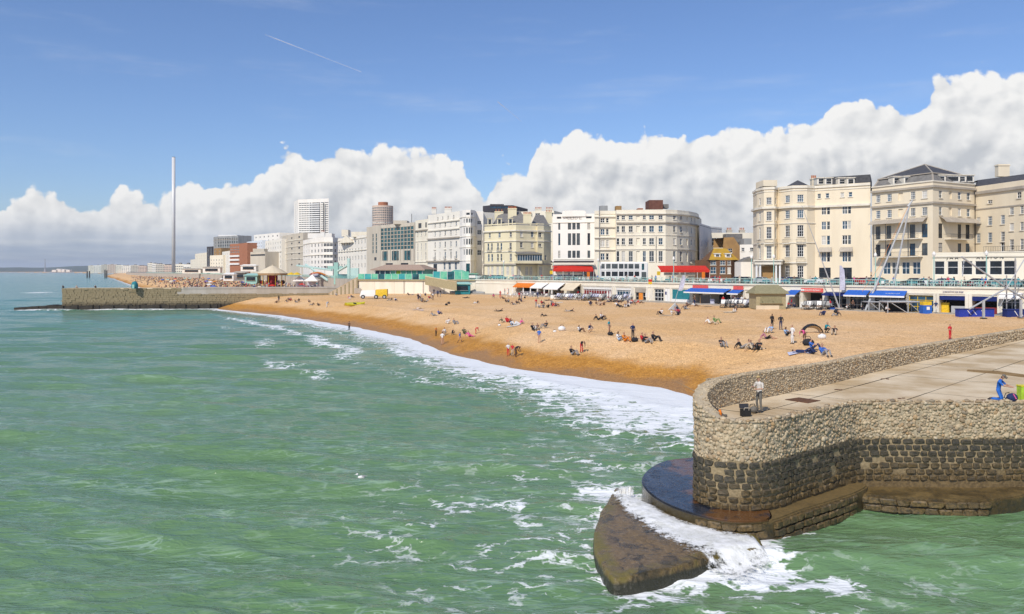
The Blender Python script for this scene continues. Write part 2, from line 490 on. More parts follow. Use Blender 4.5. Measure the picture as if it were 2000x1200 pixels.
# churned water round the groyne head and its sunken slab
ds = polydist(sx, sy, SLAB, True)
dn = np.abs(polydist(sx, sy, NEAR_TOP))
inner = np.abs(ds)
foam = np.maximum(foam, np.clip(1.0 - inner / 2.4, 0, 1) ** 1.3 * np.clip(.45 + (sx - 4.0) * .22, .45, .98))
foam = np.maximum(foam, .62 * np.clip(1 - dn / 3.2, 0, 1) * (sx < 14))
foam = np.maximum(foam, .98 * np.exp(-((sx - 9.6) / 2.0) ** 2 - ((sy - 31.4) / 1.3) ** 2))
foam = np.maximum(foam, .60 * np.exp(-((sx - 12.2) / 3.0) ** 2 - ((sy - 30.6) / 1.2) ** 2))
foam = np.maximum(foam, .78 * np.exp(-((sx - 5.2) / 2.2) ** 2 - ((sy - 43) / 2.8) ** 2))
lace = 1.0 * np.exp(-((sx - 2) / 6.5) ** 2 - ((sy - 40) / 10) ** 2) + .95 * np.exp(-((sx - 9) / 8) ** 2 - ((sy - 28.5) / 3.2) ** 2)
lace = lace + .7 * np.exp(-((sx - 5) / 5) ** 2 - ((sy - 52) / 6) ** 2) + .5 * np.exp(-((sx + 4) / 5) ** 2 - ((sy - 36) / 8) ** 2)
far_g = [(-142, 247), (-58, 256)]
dg = np.abs(polydist(sx, sy, far_g))
foam = np.maximum(foam, .66 * np.clip(1 - (dg - 1) / 7, 0, 1))
foam = np.maximum(foam, .8 * np.exp(-((sx + 150) / 9) ** 2 - ((sy - 246) / 4) ** 2))
foam = np.maximum(foam, .9 * np.exp(-((sx + 268) / 26) ** 2 - ((sy - 445) / 5) ** 2))
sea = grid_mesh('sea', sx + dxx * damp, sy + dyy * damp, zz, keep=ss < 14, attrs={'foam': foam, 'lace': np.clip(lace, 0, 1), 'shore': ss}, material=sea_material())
tag(sea, 'green choppy sea with white foam along the shingle', None)

# ---- beach and land
def beach_material():
    m = bpy.data.materials.new('shingle')
    m.use_nodes = True
    t = m.node_tree
    p = t.nodes['Principled BSDF']
    pos = nd(t, 'ShaderNodeNewGeometry').outputs['Position']
    sh = nd(t, 'ShaderNodeAttribute', attribute_name='shore').outputs['Fac']
    n1 = noisen(t, pos, .16, 5, .6)
    n2 = noisen(t, pos, 1.3, 5, .65)
    sh2 = mth(t, 'ADD', sh, mth(t, 'MULTIPLY', mth(t, 'SUBTRACT', n1, .5), 7))
    sh2 = mth(t, 'ADD', sh2, mth(t, 'MULTIPLY', mth(t, 'SUBTRACT', n2, .5), 2.4))
    dry = mixc(t, mrange(t, noisen(t, pos, .07, 5, .6), .35, .68), (.72, .445, .20), (.77, .515, .28))
    dry = mixc(t, mth(t, 'MULTIPLY', mrange(t, n2, .52, .74), .55), dry, (.42, .20, .065))
    wet = mixc(t, mrange(t, n2, .35, .7), (.54, .26, .045), (.40, .18, .028))
    under = (.36, .19, .065)
    c = mixc(t, mrange(t, sh2, 3.8, 7.6), wet, dry)
    c = mixc(t, mrange(t, sh2, .6, 2.4), under, c)
    v = nd(t, 'ShaderNodeTexVoronoi', {'Vector': pos, 'Scale': 9.0})
    g = nd(t, 'ShaderNodeSeparateColor', {0: v.outputs['Color']}).outputs[0]
    c = mixc(t, 1.0, c, mixc(t, g, (.74, .72, .70), (1.2, 1.2, 1.2)), 'MULTIPLY')
    dark = mth(t, 'MULTIPLY', mrange(t, nd(t, 'ShaderNodeTexVoronoi', {'Vector': pos, 'Scale': .55}).outputs['Distance'], .10, .05), mrange(t, n1, .48, .6, 0, .85))
    c = mixc(t, dark, c, (.09, .05, .03))
    t.links.new(c, p.inputs['Base Color'])
    t.links.new(mrange(t, sh2, 1.5, 6, .45, .9), p.inputs['Roughness'])
    p.inputs['Specular IOR Level'].default_value = .25
    hb = mth(t, 'ADD', mth(t, 'MULTIPLY', v.outputs['Distance'], -.35), mth(t, 'MULTIPLY', n2, 1.5))
    b = nd(t, 'ShaderNodeBump', {'Strength': .6, 'Distance': .25, 'Height': hb})
    t.links.new(b.outputs[0], p.inputs['Normal'])
    return m
rs = [38.0]
while rs[-1] < 420:
    rs.append(rs[-1] * 1.0052)
while rs[-1] < 13500:
    rs.append(rs[-1] * 1.04)
azs = np.concatenate([np.linspace(-.75, -.45, 40)[:-1], np.linspace(-.45, .62, 360), np.linspace(.62, 1.5, 60)[1:]])
tx, ty = polar_grid(np.array(rs), azs)
tz, ts = terr_np(tx, ty)
ts_far = np.where(np.hypot(tx, ty) > 1800, 60, ts)
beach = grid_mesh('beach', tx, ty, tz, keep=ts > -14, attrs={'shore': np.where(np.hypot(tx, ty) > 330, np.maximum(ts, 0) * .5 + 4 * (ts > 0), ts)}, material=beach_material())
tag(beach, 'orange shingle beach sloping down to the sea', None)

# ---- paving, promenade deck and road
mat('paving', (.42, .37, .30), .85, (.33, .29, .23), .8, .6, .25, 9)
mat('tarmac', (.085, .085, .085), .85, (.065, .065, .066), .6, .6, .2, 12)
mat('stucco_cream', (.78, .68, .51), .8, (.70, .60, .44), .30, .75, .12, 7, streak=True)
mat('stucco_white', (.81, .76, .66), .8, (.72, .68, .60), .28, .7, .10, 7, streak=True)
mat('stucco_pale', (.80, .74, .60), .8, (.71, .64, .51), .30, .75, .10, 7, streak=True)
mat('stucco_yellow', (.75, .67, .46), .82, (.66, .58, .39), .30, .75, .10, 7, streak=True)
mat('concrete', (.46, .42, .36), .85, (.36, .32, .26), .35, .8, .25, 8, streak=True)
mat('white_paint', (.80, .79, .76), .5, (.74, .73, .69), 1.2, .5)
def wall_line(poly, off):
    """polyline moved off metres to its left"""
    out = []
    for i, p in enumerate(poly):
        a, b = poly[max(i - 1, 0)], poly[min(i + 1, len(poly) - 1)]
        d = Vector((b[0] - a[0], b[1] - a[1])).normalized()
        out.append((p[0] - d.y * off, p[1] + d.x * off))
    return out
def strip(poly, o0, o1, z, name, material, kind='structure'):
    a, b = wall_line(poly, o0), wall_line(poly, o1)
    mb = MB()
    for i in range(len(poly) - 1):
        mb.add([(*a[i], z), (*a[i + 1], z), (*b[i + 1], z), (*b[i], z)], [(0, 1, 2, 3)])
    o = mb.build(name, material)
    if o.data.polygons[0].normal.z < 0:
        o.data.flip_normals()
    o['kind'] = kind
    return o
PZT = 9.3
# the air: thin even haze over everything
hz_ = MB()
hz_.obox((-13000, -600, -8), (26000, 0, 0), (0, 26500, 0), (0, 0, 200))
m = bpy.data.materials.new('sea_air')
m.use_nodes = True
t = m.node_tree
t.nodes.clear()
v = nd(t, 'ShaderNodeVolumePrincipled', {'Color': (.86, .92, 1.0, 1), 'Density': 6.5e-5, 'Anisotropy': .2})
nd(t, 'ShaderNodeOutputMaterial', {'Volume': v.outputs[0]})
MATS['sea_air'] = m
tag(hz_.build('haze', 'sea_air'), None, None, None, 'stuff')
line = EDGE + EDGE_FAR
# EDGE runs right to left: inland is on its right-hand side, so negative offsets go inland
inl = wall_line(line, -400)
mb = MB()
for i in range(len(line) - 1):
    a, b, c, d = line[i], line[i + 1], inl[i + 1], inl[i]
    mb.add([(*a, PZT), (*d, PZT), (*c, PZT), (*b, PZT)], [(0, 1, 2, 3)])
    if i >= len(EDGE) - 1:
        mb.add([(*a, 2), (*a, PZT), (*b, PZT), (*b, 2)], [(0, 1, 2, 3)], 1)
prom = mb.build('promenade', ['paving', 'concrete'])
prom['kind'] = 'structure'
strip(line, -9.5, -22, PZT + .004, 'seafront_road', 'tarmac')
mb = MB()
for o0, o1 in ((-15.4, -15.55),):
    a, b = wall_line(EDGE, o0), wall_line(EDGE, o1)
    for i in range(len(EDGE) - 1):
        p, q = Vector((*a[i], 0)), Vector((*a[i + 1], 0))
        L = (q - p).length
        d = (q - p) / L
        n = Vector((d.y, -d.x, 0))
        s = 0
        while s + 2 < L:
            u = p + d * s
            mb.add([(u.x, u.y, PZT + .008), *[(w.x, w.y, PZT + .008) for w in (u + d * 2, u + d * 2 + n * .15, u + n * .15)]], [(0, 1, 2, 3)])
            s += 5
o = mb.build('road_marking', 'white_paint')
o['kind'] = 'structure'
mb = MB()
a_, b_ = EDGE[1:10], wall_line(EDGE[1:10], 4.2)
for i in range(len(a_) - 1):
    mb.add([(*a_[i], 5.1), (*b_[i], 5.1), (*b_[i + 1], 5.1), (*a_[i + 1], 5.1), (*b_[i], 4.2), (*b_[i + 1], 4.2)], [(3, 2, 1, 0), (1, 2, 5, 4)])
o = mb.build('lower_esplanade', 'paving')
if o.data.polygons[0].normal.z < 0:
    o.data.flip_normals()
o['kind'] = 'structure'

# ---- hills far behind
mat('hill_turf', (.06, .09, .055), .95, (.09, .105, .07), .004, .8)
rs = np.linspace(9800, 13500, 14)
azs = np.linspace(-.95, -.05, 160)
hx, hy = polar_grid(rs, azs)
px = np.tan(azs) * F + 1000
prof = np.interp(px, [-600, -50, 60, 110, 170, 240, 330, 420, 800], [70, 70, 50, 70, 92, 100, 88, 70, 60])
hz = np.sin(np.linspace(.05, 2.4, 14))[:, None] * (prof + 34 * (fbm(azs * 40, azs * 0 + 2, 4, 6) - .5))[None, :] * 1.05
hills = grid_mesh('hills', hx, hy, hz - 2, material=M('hill_turf'))
# ================================================================== STONE GROYNE (near) and the far one
mat('mortar', (.48, .40, .275), .9, (.32, .255, .165), 1.4, .8, .5, 14)
mat('deck_concrete', (.70, .575, .395), .85, (.47, .34, .185), .24, 1.0, .25, 10)
mat('rust_plate', (.16, .075, .035), .85, (.09, .05, .03), 3, .9, .3, 20)
mat('sand_drift', (.60, .36, .17), .9, (.50, .27, .10), 1.2, .8, .3, 20)
mat('mud_brown', (.30, .19, .075), .9, (.20, .12, .04), 1.2, .8, .3, 20)
mat('joint_dark', (.13, .10, .075), .95)
def tide_mat(name, upper, lower, z0, z1, rough_top=.85, rough_low=.35, bump=.6, bscale=7.0):
    """stone with a tide mark: black weed and algae below, wetter towards the water"""
    m = bpy.data.materials.new(name)
    m.use_nodes = True
    t = m.node_tree
    p = t.nodes['Principled BSDF']
    pos = nd(t, 'ShaderNodeNewGeometry').outputs['Position']
    z = nd(t, 'ShaderNodeSeparateXYZ', {0: pos}).outputs[2]
    n = noisen(t, pos, 1.1, 5, .65)
    n2 = noisen(t, pos, 6.5, 5, .65)
    h = mth(t, 'ADD', z, mth(t, 'MULTIPLY', mth(t, 'SUBTRACT', n, .5), 1.3))
    f = mrange(t, h, z0, z1)
    rv = nd(t, 'ShaderNodeObjectInfo').outputs['Random']
    up = mixc(t, mrange(t, n2, .3, .7), upper[0], upper[1])
    lo = mixc(t, mrange(t, n2, .35, .65), lower[0], lower[1])
    c = mixc(t, f, lo, up)
    c = mixc(t, mth(t, 'MULTIPLY', rv, .45), c, (.035, .032, .026))
    t.links.new(c, p.inputs['Base Color'])
    t.links.new(mth(t, 'ADD', rough_low, mth(t, 'MULTIPLY', f, rough_top - rough_low)), p.inputs['Roughness'])
    b = nd(t, 'ShaderNodeBump', {'Strength': bump, 'Distance': .08, 'Height': noisen(t, pos, bscale, 6, .7)})
    t.links.new(b.outputs[0], p.inputs['Normal'])
    MATS[name] = m
tide_mat('black_flint_block', ((.028, .029, .025), (.125, .10, .058)), ((.19, .125, .048), (.065, .048, .022)), 1.3, 2.6, .7, .5)
tide_mat('course_mortar', ((.60, .46, .26), (.36, .27, .14)), ((.30, .205, .085), (.15, .10, .04)), 1.0, 2.2)
tide_mat('weedy_ledge', ((.24, .155, .045), (.14, .095, .03)), ((.085, .055, .018), (.035, .028, .015)), .35, 1.0, .75, .3)
m = bpy.data.materials.new('wet_slab')
m.use_nodes = True
t = m.node_tree
p = t.nodes['Principled BSDF']
pos = nd(t, 'ShaderNodeNewGeometry').outputs['Position']
rim = nd(t, 'ShaderNodeAttribute', attribute_name='rim').outputs['Fac']
n1 = noisen(t, pos, .75, 5, .62)
n2 = noisen(t, pos, 4.5, 6, .7)
c = mixc(t, mrange(t, n2, .32, .68), (.235, .155, .068), (.12, .08, .036))
c = mixc(t, mrange(t, n1, .50, .66, 0, .9), c, (.032, .028, .02))
ck = nd(t, 'ShaderNodeTexVoronoi', {'Vector': nd(t, 'ShaderNodeVectorMath', {0: pos, 1: nd(t, 'ShaderNodeVectorMath', {0: nd(t, 'ShaderNodeTexNoise', {'Vector': pos, 'Scale': 1.2}).outputs[1], 3: .9}, operation='SCALE').outputs[0]}).outputs[0], 'Scale': .42}, feature='DISTANCE_TO_EDGE').outputs['Distance']
c = mixc(t, mrange(t, mth(t, 'ADD', ck, mth(t, 'MULTIPLY', mth(t, 'SUBTRACT', .5, n1), .22)), .02, .0, 0, .7), c, (.02, .017, .012))
weed = mth(t, 'MULTIPLY', mrange(t, mth(t, 'ADD', rim, mth(t, 'MULTIPLY', mth(t, 'SUBTRACT', n2, .5), .8)), .75, .35), mrange(t, n1, .42, .58, 1, .15))
c = mixc(t, mth(t, 'MULTIPLY', weed, .75), c, (.16, .135, .022))
c = mixc(t, mrange(t, nd(t, 'ShaderNodeSeparateXYZ', {0: pos}).outputs[2], .34, .16), c, (.035, .033, .018))
t.links.new(c, p.inputs['Base Color'])
t.links.new(mrange(t, n1, .35, .65, .5, .16), p.inputs['Roughness'])
b = nd(t, 'ShaderNodeBump', {'Strength': .8, 'Distance': .10, 'Height': mth(t, 'ADD', n2, mrange(t, ck, 0, .04, -.12, 0))})
t.links.new(b.outputs[0], p.inputs['Normal'])
MATS['wet_slab'] = m
def flint_mat(name, tint):
    m = bpy.data.materials.new(name)
    m.use_nodes = True
    t = m.node_tree
    p = t.nodes['Principled BSDF']
    rv = nd(t, 'ShaderNodeObjectInfo').outputs['Random']
    at = nd(t, 'ShaderNodeAttribute', attribute_name='rnd').outputs['Fac']
    r = mth(t, 'FRACT', mth(t, 'ADD', rv, at))
    cr = t.nodes.new('ShaderNodeValToRGB')
    el = cr.color_ramp.elements
    cols = [(0, (.30, .24, .17)), (.18, (.50, .42, .31)), (.34, (.60, .53, .42)), (.5, (.44, .38, .29)), (.64, (.55, .48, .37)), (.76, (.26, .23, .19)),
            (.86, (.47, .33, .19)), (.93, (.62, .57, .48)), (1, (.20, .17, .14))]
    el[0].position, el[0].color = 0, (*[a * b for a, b in zip(cols[0][1], tint)], 1)
    el[1].position, el[1].color = 1, (*[a * b for a, b in zip(cols[-1][1], tint)], 1)
    for q, c in cols[1:-1]:
        e = el.new(q)
        e.color = (*[a * b for a, b in zip(c, tint)], 1)
    t.links.new(r, cr.inputs[0])
    pos = nd(t, 'ShaderNodeNewGeometry').outputs['Position']
    n = noisen(t, pos, 9, 5, .65)
    t.links.new(mixc(t, mrange(t, n, .45, .72, 0, .6), cr.outputs[0], (.20, .16, .10)), p.inputs['Base Color'])
    p.inputs['Roughness'].default_value = .75
    b = nd(t, 'ShaderNodeBump', {'Strength': .4, 'Distance': .03, 'Height': n})
    t.links.new(b.outputs[0], p.inputs['Normal'])
    MATS[name] = m
flint_mat('flint', (.90, .82, .68))
flint_mat('flint_parapet', (.94, .86, .72))

def along(path, closed=False):
    """cumulative length of a plan polyline and a sampler returning (point, tangent)"""
    pts = [Vector((p[0], p[1])) for p in path]
    cum = [0.0]
    for a, b in zip(pts[:-1], pts[1:]):
        cum.append(cum[-1] + (b - a).length)
    def at(s):
        s = min(max(s, 0), cum[-1] - 1e-6)
        i = max(k for k in range(len(cum) - 1) if cum[k] <= s)
        f = (s - cum[i]) / (cum[i + 1] - cum[i])
        d = (pts[i + 1] - pts[i]).normalized()
        # smooth the tangent over the bend
        d0 = (pts[i] - pts[i - 1]).normalized() if i else d
        d1 = (pts[i + 2] - pts[i + 1]).normalized() if i + 2 < len(pts) else d
        dd = (d0 * max(0, .5 - f) + d * 1.0 + d1 * max(0, f - .5)).normalized()
        return pts[i].lerp(pts[i + 1], f), dd
    return cum[-1], at
def smooth(path, n=3):
    """Catmull-Rom refinement of a plan polyline"""
    pts = [Vector(p) for p in path]
    out = []
    for i in range(len(pts) - 1):
        p0, p1, p2, p3 = pts[max(i - 1, 0)], pts[i], pts[i + 1], pts[min(i + 2, len(pts) - 1)]
        for k in range(n):
            t = k / n
            out.append(.5 * ((2 * p1) + (p2 - p0) * t + (2 * p0 - 5 * p1 + 4 * p2 - p3) * t * t + (3 * p1 - p0 - 3 * p2 + p3) * t ** 3))
    out.append(pts[-1])
    return [tuple(p) for p in out]
def ico(sub):
    bm = bmesh.new()
    bmesh.ops.create_icosphere(bm, subdivisions=sub, radius=1)
    v = np.array([tuple(q.co) for q in bm.verts])
    f = [[q.index for q in g.verts] for g in bm.faces]
    bm.free()
    return v, np.array(f)
ICO1, ICO2 = ico(1), ico(2)
r3 = np.random.RandomState(8)
def stone_shape(tmpl, seed):
    v = tmpl[0].copy()
    rr = np.random.RandomState(seed)
    for k in range(3):
        d = rr.normal(size=3)
        d /= np.linalg.norm(d)
        v *= (1 + .16 * rr.uniform(-1, 1) * (v @ d))[:, None]
    return v
def stones_mesh(name, items, tmpl, material):
    """items: (matrix 4x4 as Matrix, random value); one joined mesh"""
    vs, fs, rr = [], [], []
    shapes = [stone_shape(tmpl, k) for k in range(9)]
    o = 0
    for i, (mw, rv) in enumerate(items):
        a = np.array(mw)
        v = shapes[i % 9] @ a[:3, :3].T + a[:3, 3]
        vs.append(v)
        fs.append(tmpl[1] + o)
        o += len(v)
        rr.append(np.full(len(v), rv))
    me = bpy.data.meshes.new(name)
    me.from_pydata(np.concatenate(vs).tolist(), [], np.concatenate(fs).tolist())
    at = me.attributes.new('rnd', 'FLOAT', 'POINT')
    at.data.foreach_set('value', np.concatenate(rr).astype(np.float32))
    me.polygons.foreach_set('use_smooth', [True] * len(me.polygons))
    me.materials.append(M(material))
    return me
def frame(p, d, z, out=0.0):
    """matrix at plan point p: x along the wall, y out of it, z up (path runs with the wall's outside on its left)"""
    n = Vector((-d.y, d.x))
    q = p + n * out
    return Matrix(((d.x, n.x, 0, q.x), (d.y, n.y, 0, q.y), (0, 0, 1, z), (0, 0, 0, 1)))

gro = thing('stone_groyne', 'pale flint cobble groyne with rounded head and black tide mark, nearest the camera', 'groyne', (12, 40, 0))
ZD = 5.1
outer = NEAR_TOP
# the path clockwise seen from above: near side, head, beach side; its outside is on the left-hand side
outer_s = smooth(outer, 3)
# mortar core behind the stones
mb = MB()
n = len(outer_s)
core = wall_line(outer_s, -.05)
for i in range(n - 1):
    a, b = core[i], core[i + 1]
    for z0, z1, mi in ((-1.5, 3.30, 1), (3.30, ZD, 0)):
        mb.add([(*a, z0), (*b, z0), (*b, z1), (*a, z1)], [(3, 2, 1, 0)], mi)
mb.build('wall_core', ['mortar', 'course_mortar'], gro)
# parapet along the beach side and round the head
PAR_OUT = [(9.55, 36.8), (9.0, 37.3), (8.8, 38.1), (9.0, 39.1), (9.6, 40.1), (10.8, 41.4), (13.5, 43.9), (19.8, 50), (28, 58.7), (51, 80.8), (99, 126)]
PAR_Z = [5.16, 5.5, 5.8, 6.05, 6.35, 6.5, 6.5, 6.35, 6.28, 6.05, 5.9]
PAR_IN = [(9.85, 37.25), (9.6, 37.65), (9.45, 38.2), (9.6, 38.9), (10.15, 39.65), (11.25, 40.9), (13.95, 43.4), (20.25, 49.4), (28.5, 58.1), (51.6, 80.2), (99.6, 125.4)]
po, pi_ = smooth([(*p, z) for p, z in zip(PAR_OUT, PAR_Z)], 3), smooth([(*p, z) for p, z in zip(PAR_IN, PAR_Z)], 3)
mb = MB()
for i in range(len(po) - 1):
    a, b, c, d = po[i], po[i + 1], pi_[i + 1], pi_[i]
    mb.add([a, b, c, d], [(0, 1, 2, 3)])
    mb.add([(d[0], d[1], ZD - .1), (c[0], c[1], ZD - .1), c, d], [(3, 2, 1, 0)])
    mb.add([(a[0], a[1], ZD - .1), (b[0], b[1], ZD - .1), b, a], [(0, 1, 2, 3)])
par = mb.build('parapet', 'mortar', gro)
# deck: concrete bays with open joints over a dark bed
deck_poly = [p for p in smooth([q for q in outer[:12]], 3)] + [(9.8, 37.0)] + [(p[0], p[1]) for p in pi_]
inner_deck = [(p[0] , p[1]) for p in wall_line(outer_s[:34], -.32)] + [(p[0], p[1]) for p in pi_[2:]]
bm = bmesh.new()
vs = [bm.verts.new((p[0], p[1], ZD - .06)) for p in deck_poly]
f = bm.faces.new(vs)
if f.normal.z < 0 or True:
    bm.normal_update()
    if f.normal.z < 0:
        f.normal_flip()
bmesh.ops.triangulate(bm, faces=bm.faces[:])
me = bpy.data.meshes.new('deck_bed')
bm.to_mesh(me)
bm.free()
me.materials.append(M('joint_dark'))
link('deck_bed', me, gro)
bm = bmesh.new()
vs = [bm.verts.new((p[0], p[1], ZD - .03)) for p in deck_poly]
bm.faces.new(vs)
ax = Vector((.66, .75, 0))
cuts = []
for s in (2.2, 4.4, 9.5, 15, 22, 30, 40, 52, 66, 82, 100):
    cuts.append((Vector((9.5, 37.5, 0)) + ax * s, ax))
side = Vector((-.75, .66, 0))
for c in (Vector((12.2, 38.9, 0)), Vector((26, 47.5, 0))):
    cuts.append((c, (side + ax * .05).normalized()))
for co, no in cuts:
    bmesh.ops.bisect_plane(bm, geom=bm.verts[:] + bm.edges[:] + bm.faces[:], plane_co=co, plane_no=no)
bmesh.ops.recalc_face_normals(bm, faces=bm.faces[:])
for fc_ in list(bm.faces):
    pts = [v.co.copy() for v in fc_.verts]
    nrm = fc_.normal
    if nrm.z < 0:
        pts = pts[::-1]
    if fc_.calc_area() < .3:
        continue
    b2 = bmesh.new()
    g = b2.faces.new([b2.verts.new(p) for p in pts])
    bmesh.ops.triangulate(b2, faces=[g])
    bmesh.ops.dissolve_limit(b2, angle_limit=.01, verts=b2.verts[:], edges=b2.edges[:])
    bmesh.ops.inset_region(b2, faces=b2.faces[:], thickness=.045, depth=.0, use_boundary=True)
    cen = sum(pts, Vector()) / len(pts)
    dz = rnd.uniform(.022, .036)
    ring = [q for q in b2.faces if any(v.is_boundary for v in q.verts)]
    if len(ring) < len(b2.faces):
        bmesh.ops.delete(b2, geom=ring, context='FACES')
        for v in b2.verts:
            v.co.z += dz
    for v in []:
        if not v.is_boundary:
            v.co.z += dz
    # keep the outer ring low so the joint reads as a groove
    me = bpy.data.meshes.new('concrete_bay')
    b2.to_mesh(me)
    b2.free()
    me.materials.append(M('deck_concrete'))
    link('concrete_bay', me, gro)
bm.free()
# rusty hatch and sand drift lines lying on the deck
h0, h1, h2, h3 = [P(x, y, (CH - ZD - .012) * F / (y - HZ)) for x, y in ((1533, 781), (1560, 777), (1603, 783), (1578, 788))]
mb = MB()
mb.add([h0, h3, h2, h1], [(0, 1, 2, 3)])
vs = [tuple(v) for v in (h0, h3, h2, h1)]
mb = MB()
mb.prism([(v[0], v[1]) for v in vs], ZD - .02, ZD + .03)
tagp = mb.build('rusty_hatch', 'rust_plate', gro)
def deck_patch(pix, name, material, z):
    pp = []
    for x, y in pix:
        yy = (CH - z) * F / (y - HZ)
        pp.append(((x - 1000) / F * yy, yy))
    mb = MB()
    mb.prism(pp, ZD - .02, z)
    mb.build(name, material, gro)
deck_patch([(1890, 722), (1950, 725), (2012, 733), (2012, 739), (1950, 731), (1888, 725)], 'weed_streak', 'mud_brown', ZD + .012)
# ---- flint stones on the front face, the head and the parapet
L, at = along(outer_s)
def s_of(x, y):
    best = min((( at(k * .1)[0] - Vector((x, y))).length, k * .1) for k in range(int(L / .1)))
    return best[1]
items = []
s0, s1 = s_of(60, 66), s_of(10.8, 41.4)
for (sa, sb, zl, zh) in ((s0, s_of(33, 44.6), 3.22, ZD + .04), (s_of(33, 44.6), s1 + .6, 3.22, ZD + .05)):
    near = sa > s0 + 1
    dia = .172 if near else .36
    z = zl + dia * .4
    row = 0
    while z < zh:
        s = sa + (row % 2) * dia * .5
        while s < sb:
            big_ = math.exp(r3.normal(0, .26))
            w = dia * min(big_, 1.7) * .54
            p, d = at(s + r3.uniform(-.25, .25) * dia)
            mw = frame(p, d, z + r3.uniform(-.34, .34) * dia, -.055 + r3.uniform(-.03, .03))
            rot = Matrix.Rotation(r3.uniform(-1.2, 1.2), 4, 'Y') @ Matrix.Rotation(r3.uniform(-.3, .3), 4, 'Z')
            mw = mw @ rot @ Matrix.Diagonal((w * r3.uniform(1, 1.25), w * r3.uniform(.55, .8), w * r3.uniform(.78, 1.0), 1))
            items.append((mw, float(r3.rand()), w, p))
            s += dia * r3.uniform(.86, 1.25)
        z += dia * .84
        row += 1
# loose rubble crest along the deck edge
s = s_of(33, 44.6)
while s < s_of(9.6, 36.7):
    p, d = at(s)
    w = r3.uniform(.08, .16)
    mw = frame(p, d, ZD + .02 + r3.uniform(-.02, .06), -.08 - r3.uniform(0, .3)) @ Matrix.Diagonal((w * 1.2, w, w * .7, 1))
    items.append((mw, float(r3.rand()), w, p))
    s += r3.uniform(.10, .24)
def shows(it):
    p = it[3]
    px = 1000 + p.x / p.y * F
    return it[2] * F / p.y * (1 if 1350 < px < 2010 and p.y < 43.5 else 0)
order = sorted(range(len(items)), key=lambda i: -shows(items[i]))
shapes = []
for k in range(9):
    v = stone_shape(ICO1, 40 + k)
    me = bpy.data.meshes.new('flint_stone')
    me.from_pydata(v.tolist(), [], ICO1[1].tolist())
    bm = bmesh.new()
    bm.from_mesh(me)
    bmesh.ops.subdivide_edges(bm, edges=bm.edges[:], cuts=0)
    bm.to_mesh(me)
    bm.free()
    me.polygons.foreach_set('use_smooth', [True] * len(me.polygons))
    me.materials.append(M('flint'))
    shapes.append(me)
for i in order[:290]:
    o = link('flint_stone', shapes[i % 9], gro, items[i][0])
rest = [(items[i][0], items[i][1]) for i in order[290:]]
o = link('cobble_facing', stones_mesh('cobble_facing', rest, ICO1, 'flint'), gro)
o['kind'] = 'stuff'
# parapet pebbles: inner face, top, outer face of the head
items2 = []
Li, ati = along([(p[0], p[1]) for p in pi_])
zi = np.interp
pz_s = np.cumsum([0] + [math.dist(pi_[k][:2], pi_[k + 1][:2]) for k in range(len(pi_) - 1)])
pz_z = [p[2] for p in pi_]
s = 0.0
while s < min(Li, 62):
    zt = float(np.interp(s, pz_s, pz_z))
    dist = 38 + s * .72
    dia = .105 + s * .0030
    p, d = ati(s)
    nseg = max(1, int((zt - ZD) / (dia * .85)))
    for k in range(nseg + 1):
        w = dia * r3.uniform(.42, .68)
        zz_ = ZD + (k + .4) * dia * .85 + r3.uniform(-.3, .3) * dia
        if zz_ > zt + .03:
            continue
        mw = frame(p, d, zz_, -.0) @ Matrix.Translation((r3.uniform(-.4, .4) * dia, r3.uniform(-.01, .035), 0)) @ Matrix.Rotation(r3.uniform(-.7, .7), 4, 'Y') @ Matrix.Diagonal((w * 1.15, w * .7, w * .85, 1))
        items2.append((mw, float(r3.rand())))
    for k in range(max(2, int(.62 / (dia * .95)))):
        w = dia * r3.uniform(.42, .66)
        mw = frame(p, d, zt - .01 + r3.uniform(-.02, .02), .05 + k * dia * .95) @ Matrix.Translation((r3.uniform(-.4, .4) * dia, 0, 0)) @ Matrix.Diagonal((w * 1.1, w, w * .6, 1))
        items2.append((mw, float(r3.rand())))
    s += dia * r3.uniform(.85, 1.05)
Lo, ato = along([(p[0], p[1]) for p in po])
po_s = np.cumsum([0] + [math.dist(po[k][:2], po[k + 1][:2]) for k in range(len(po) - 1)])
s = 0.0
while s < 9:
    zt = float(np.interp(s, po_s, [p[2] for p in po]))
    p, d = ato(s)
    zq = ZD - .05
    while zq < zt:
        w = .2 * r3.uniform(.42, .66)
        mw = frame(p, d, zq + r3.uniform(-.05, .05), 0) @ Matrix.Diagonal((w * 1.15, w * .7, w * .85, 1))
        items2.append((mw, float(r3.rand())))
        zq += .17
    s += .19
o = link('parapet_pebbles', stones_mesh('parapet_pebbles', items2, ICO1, 'flint_parapet'), gro)
o['kind'] = 'stuff'
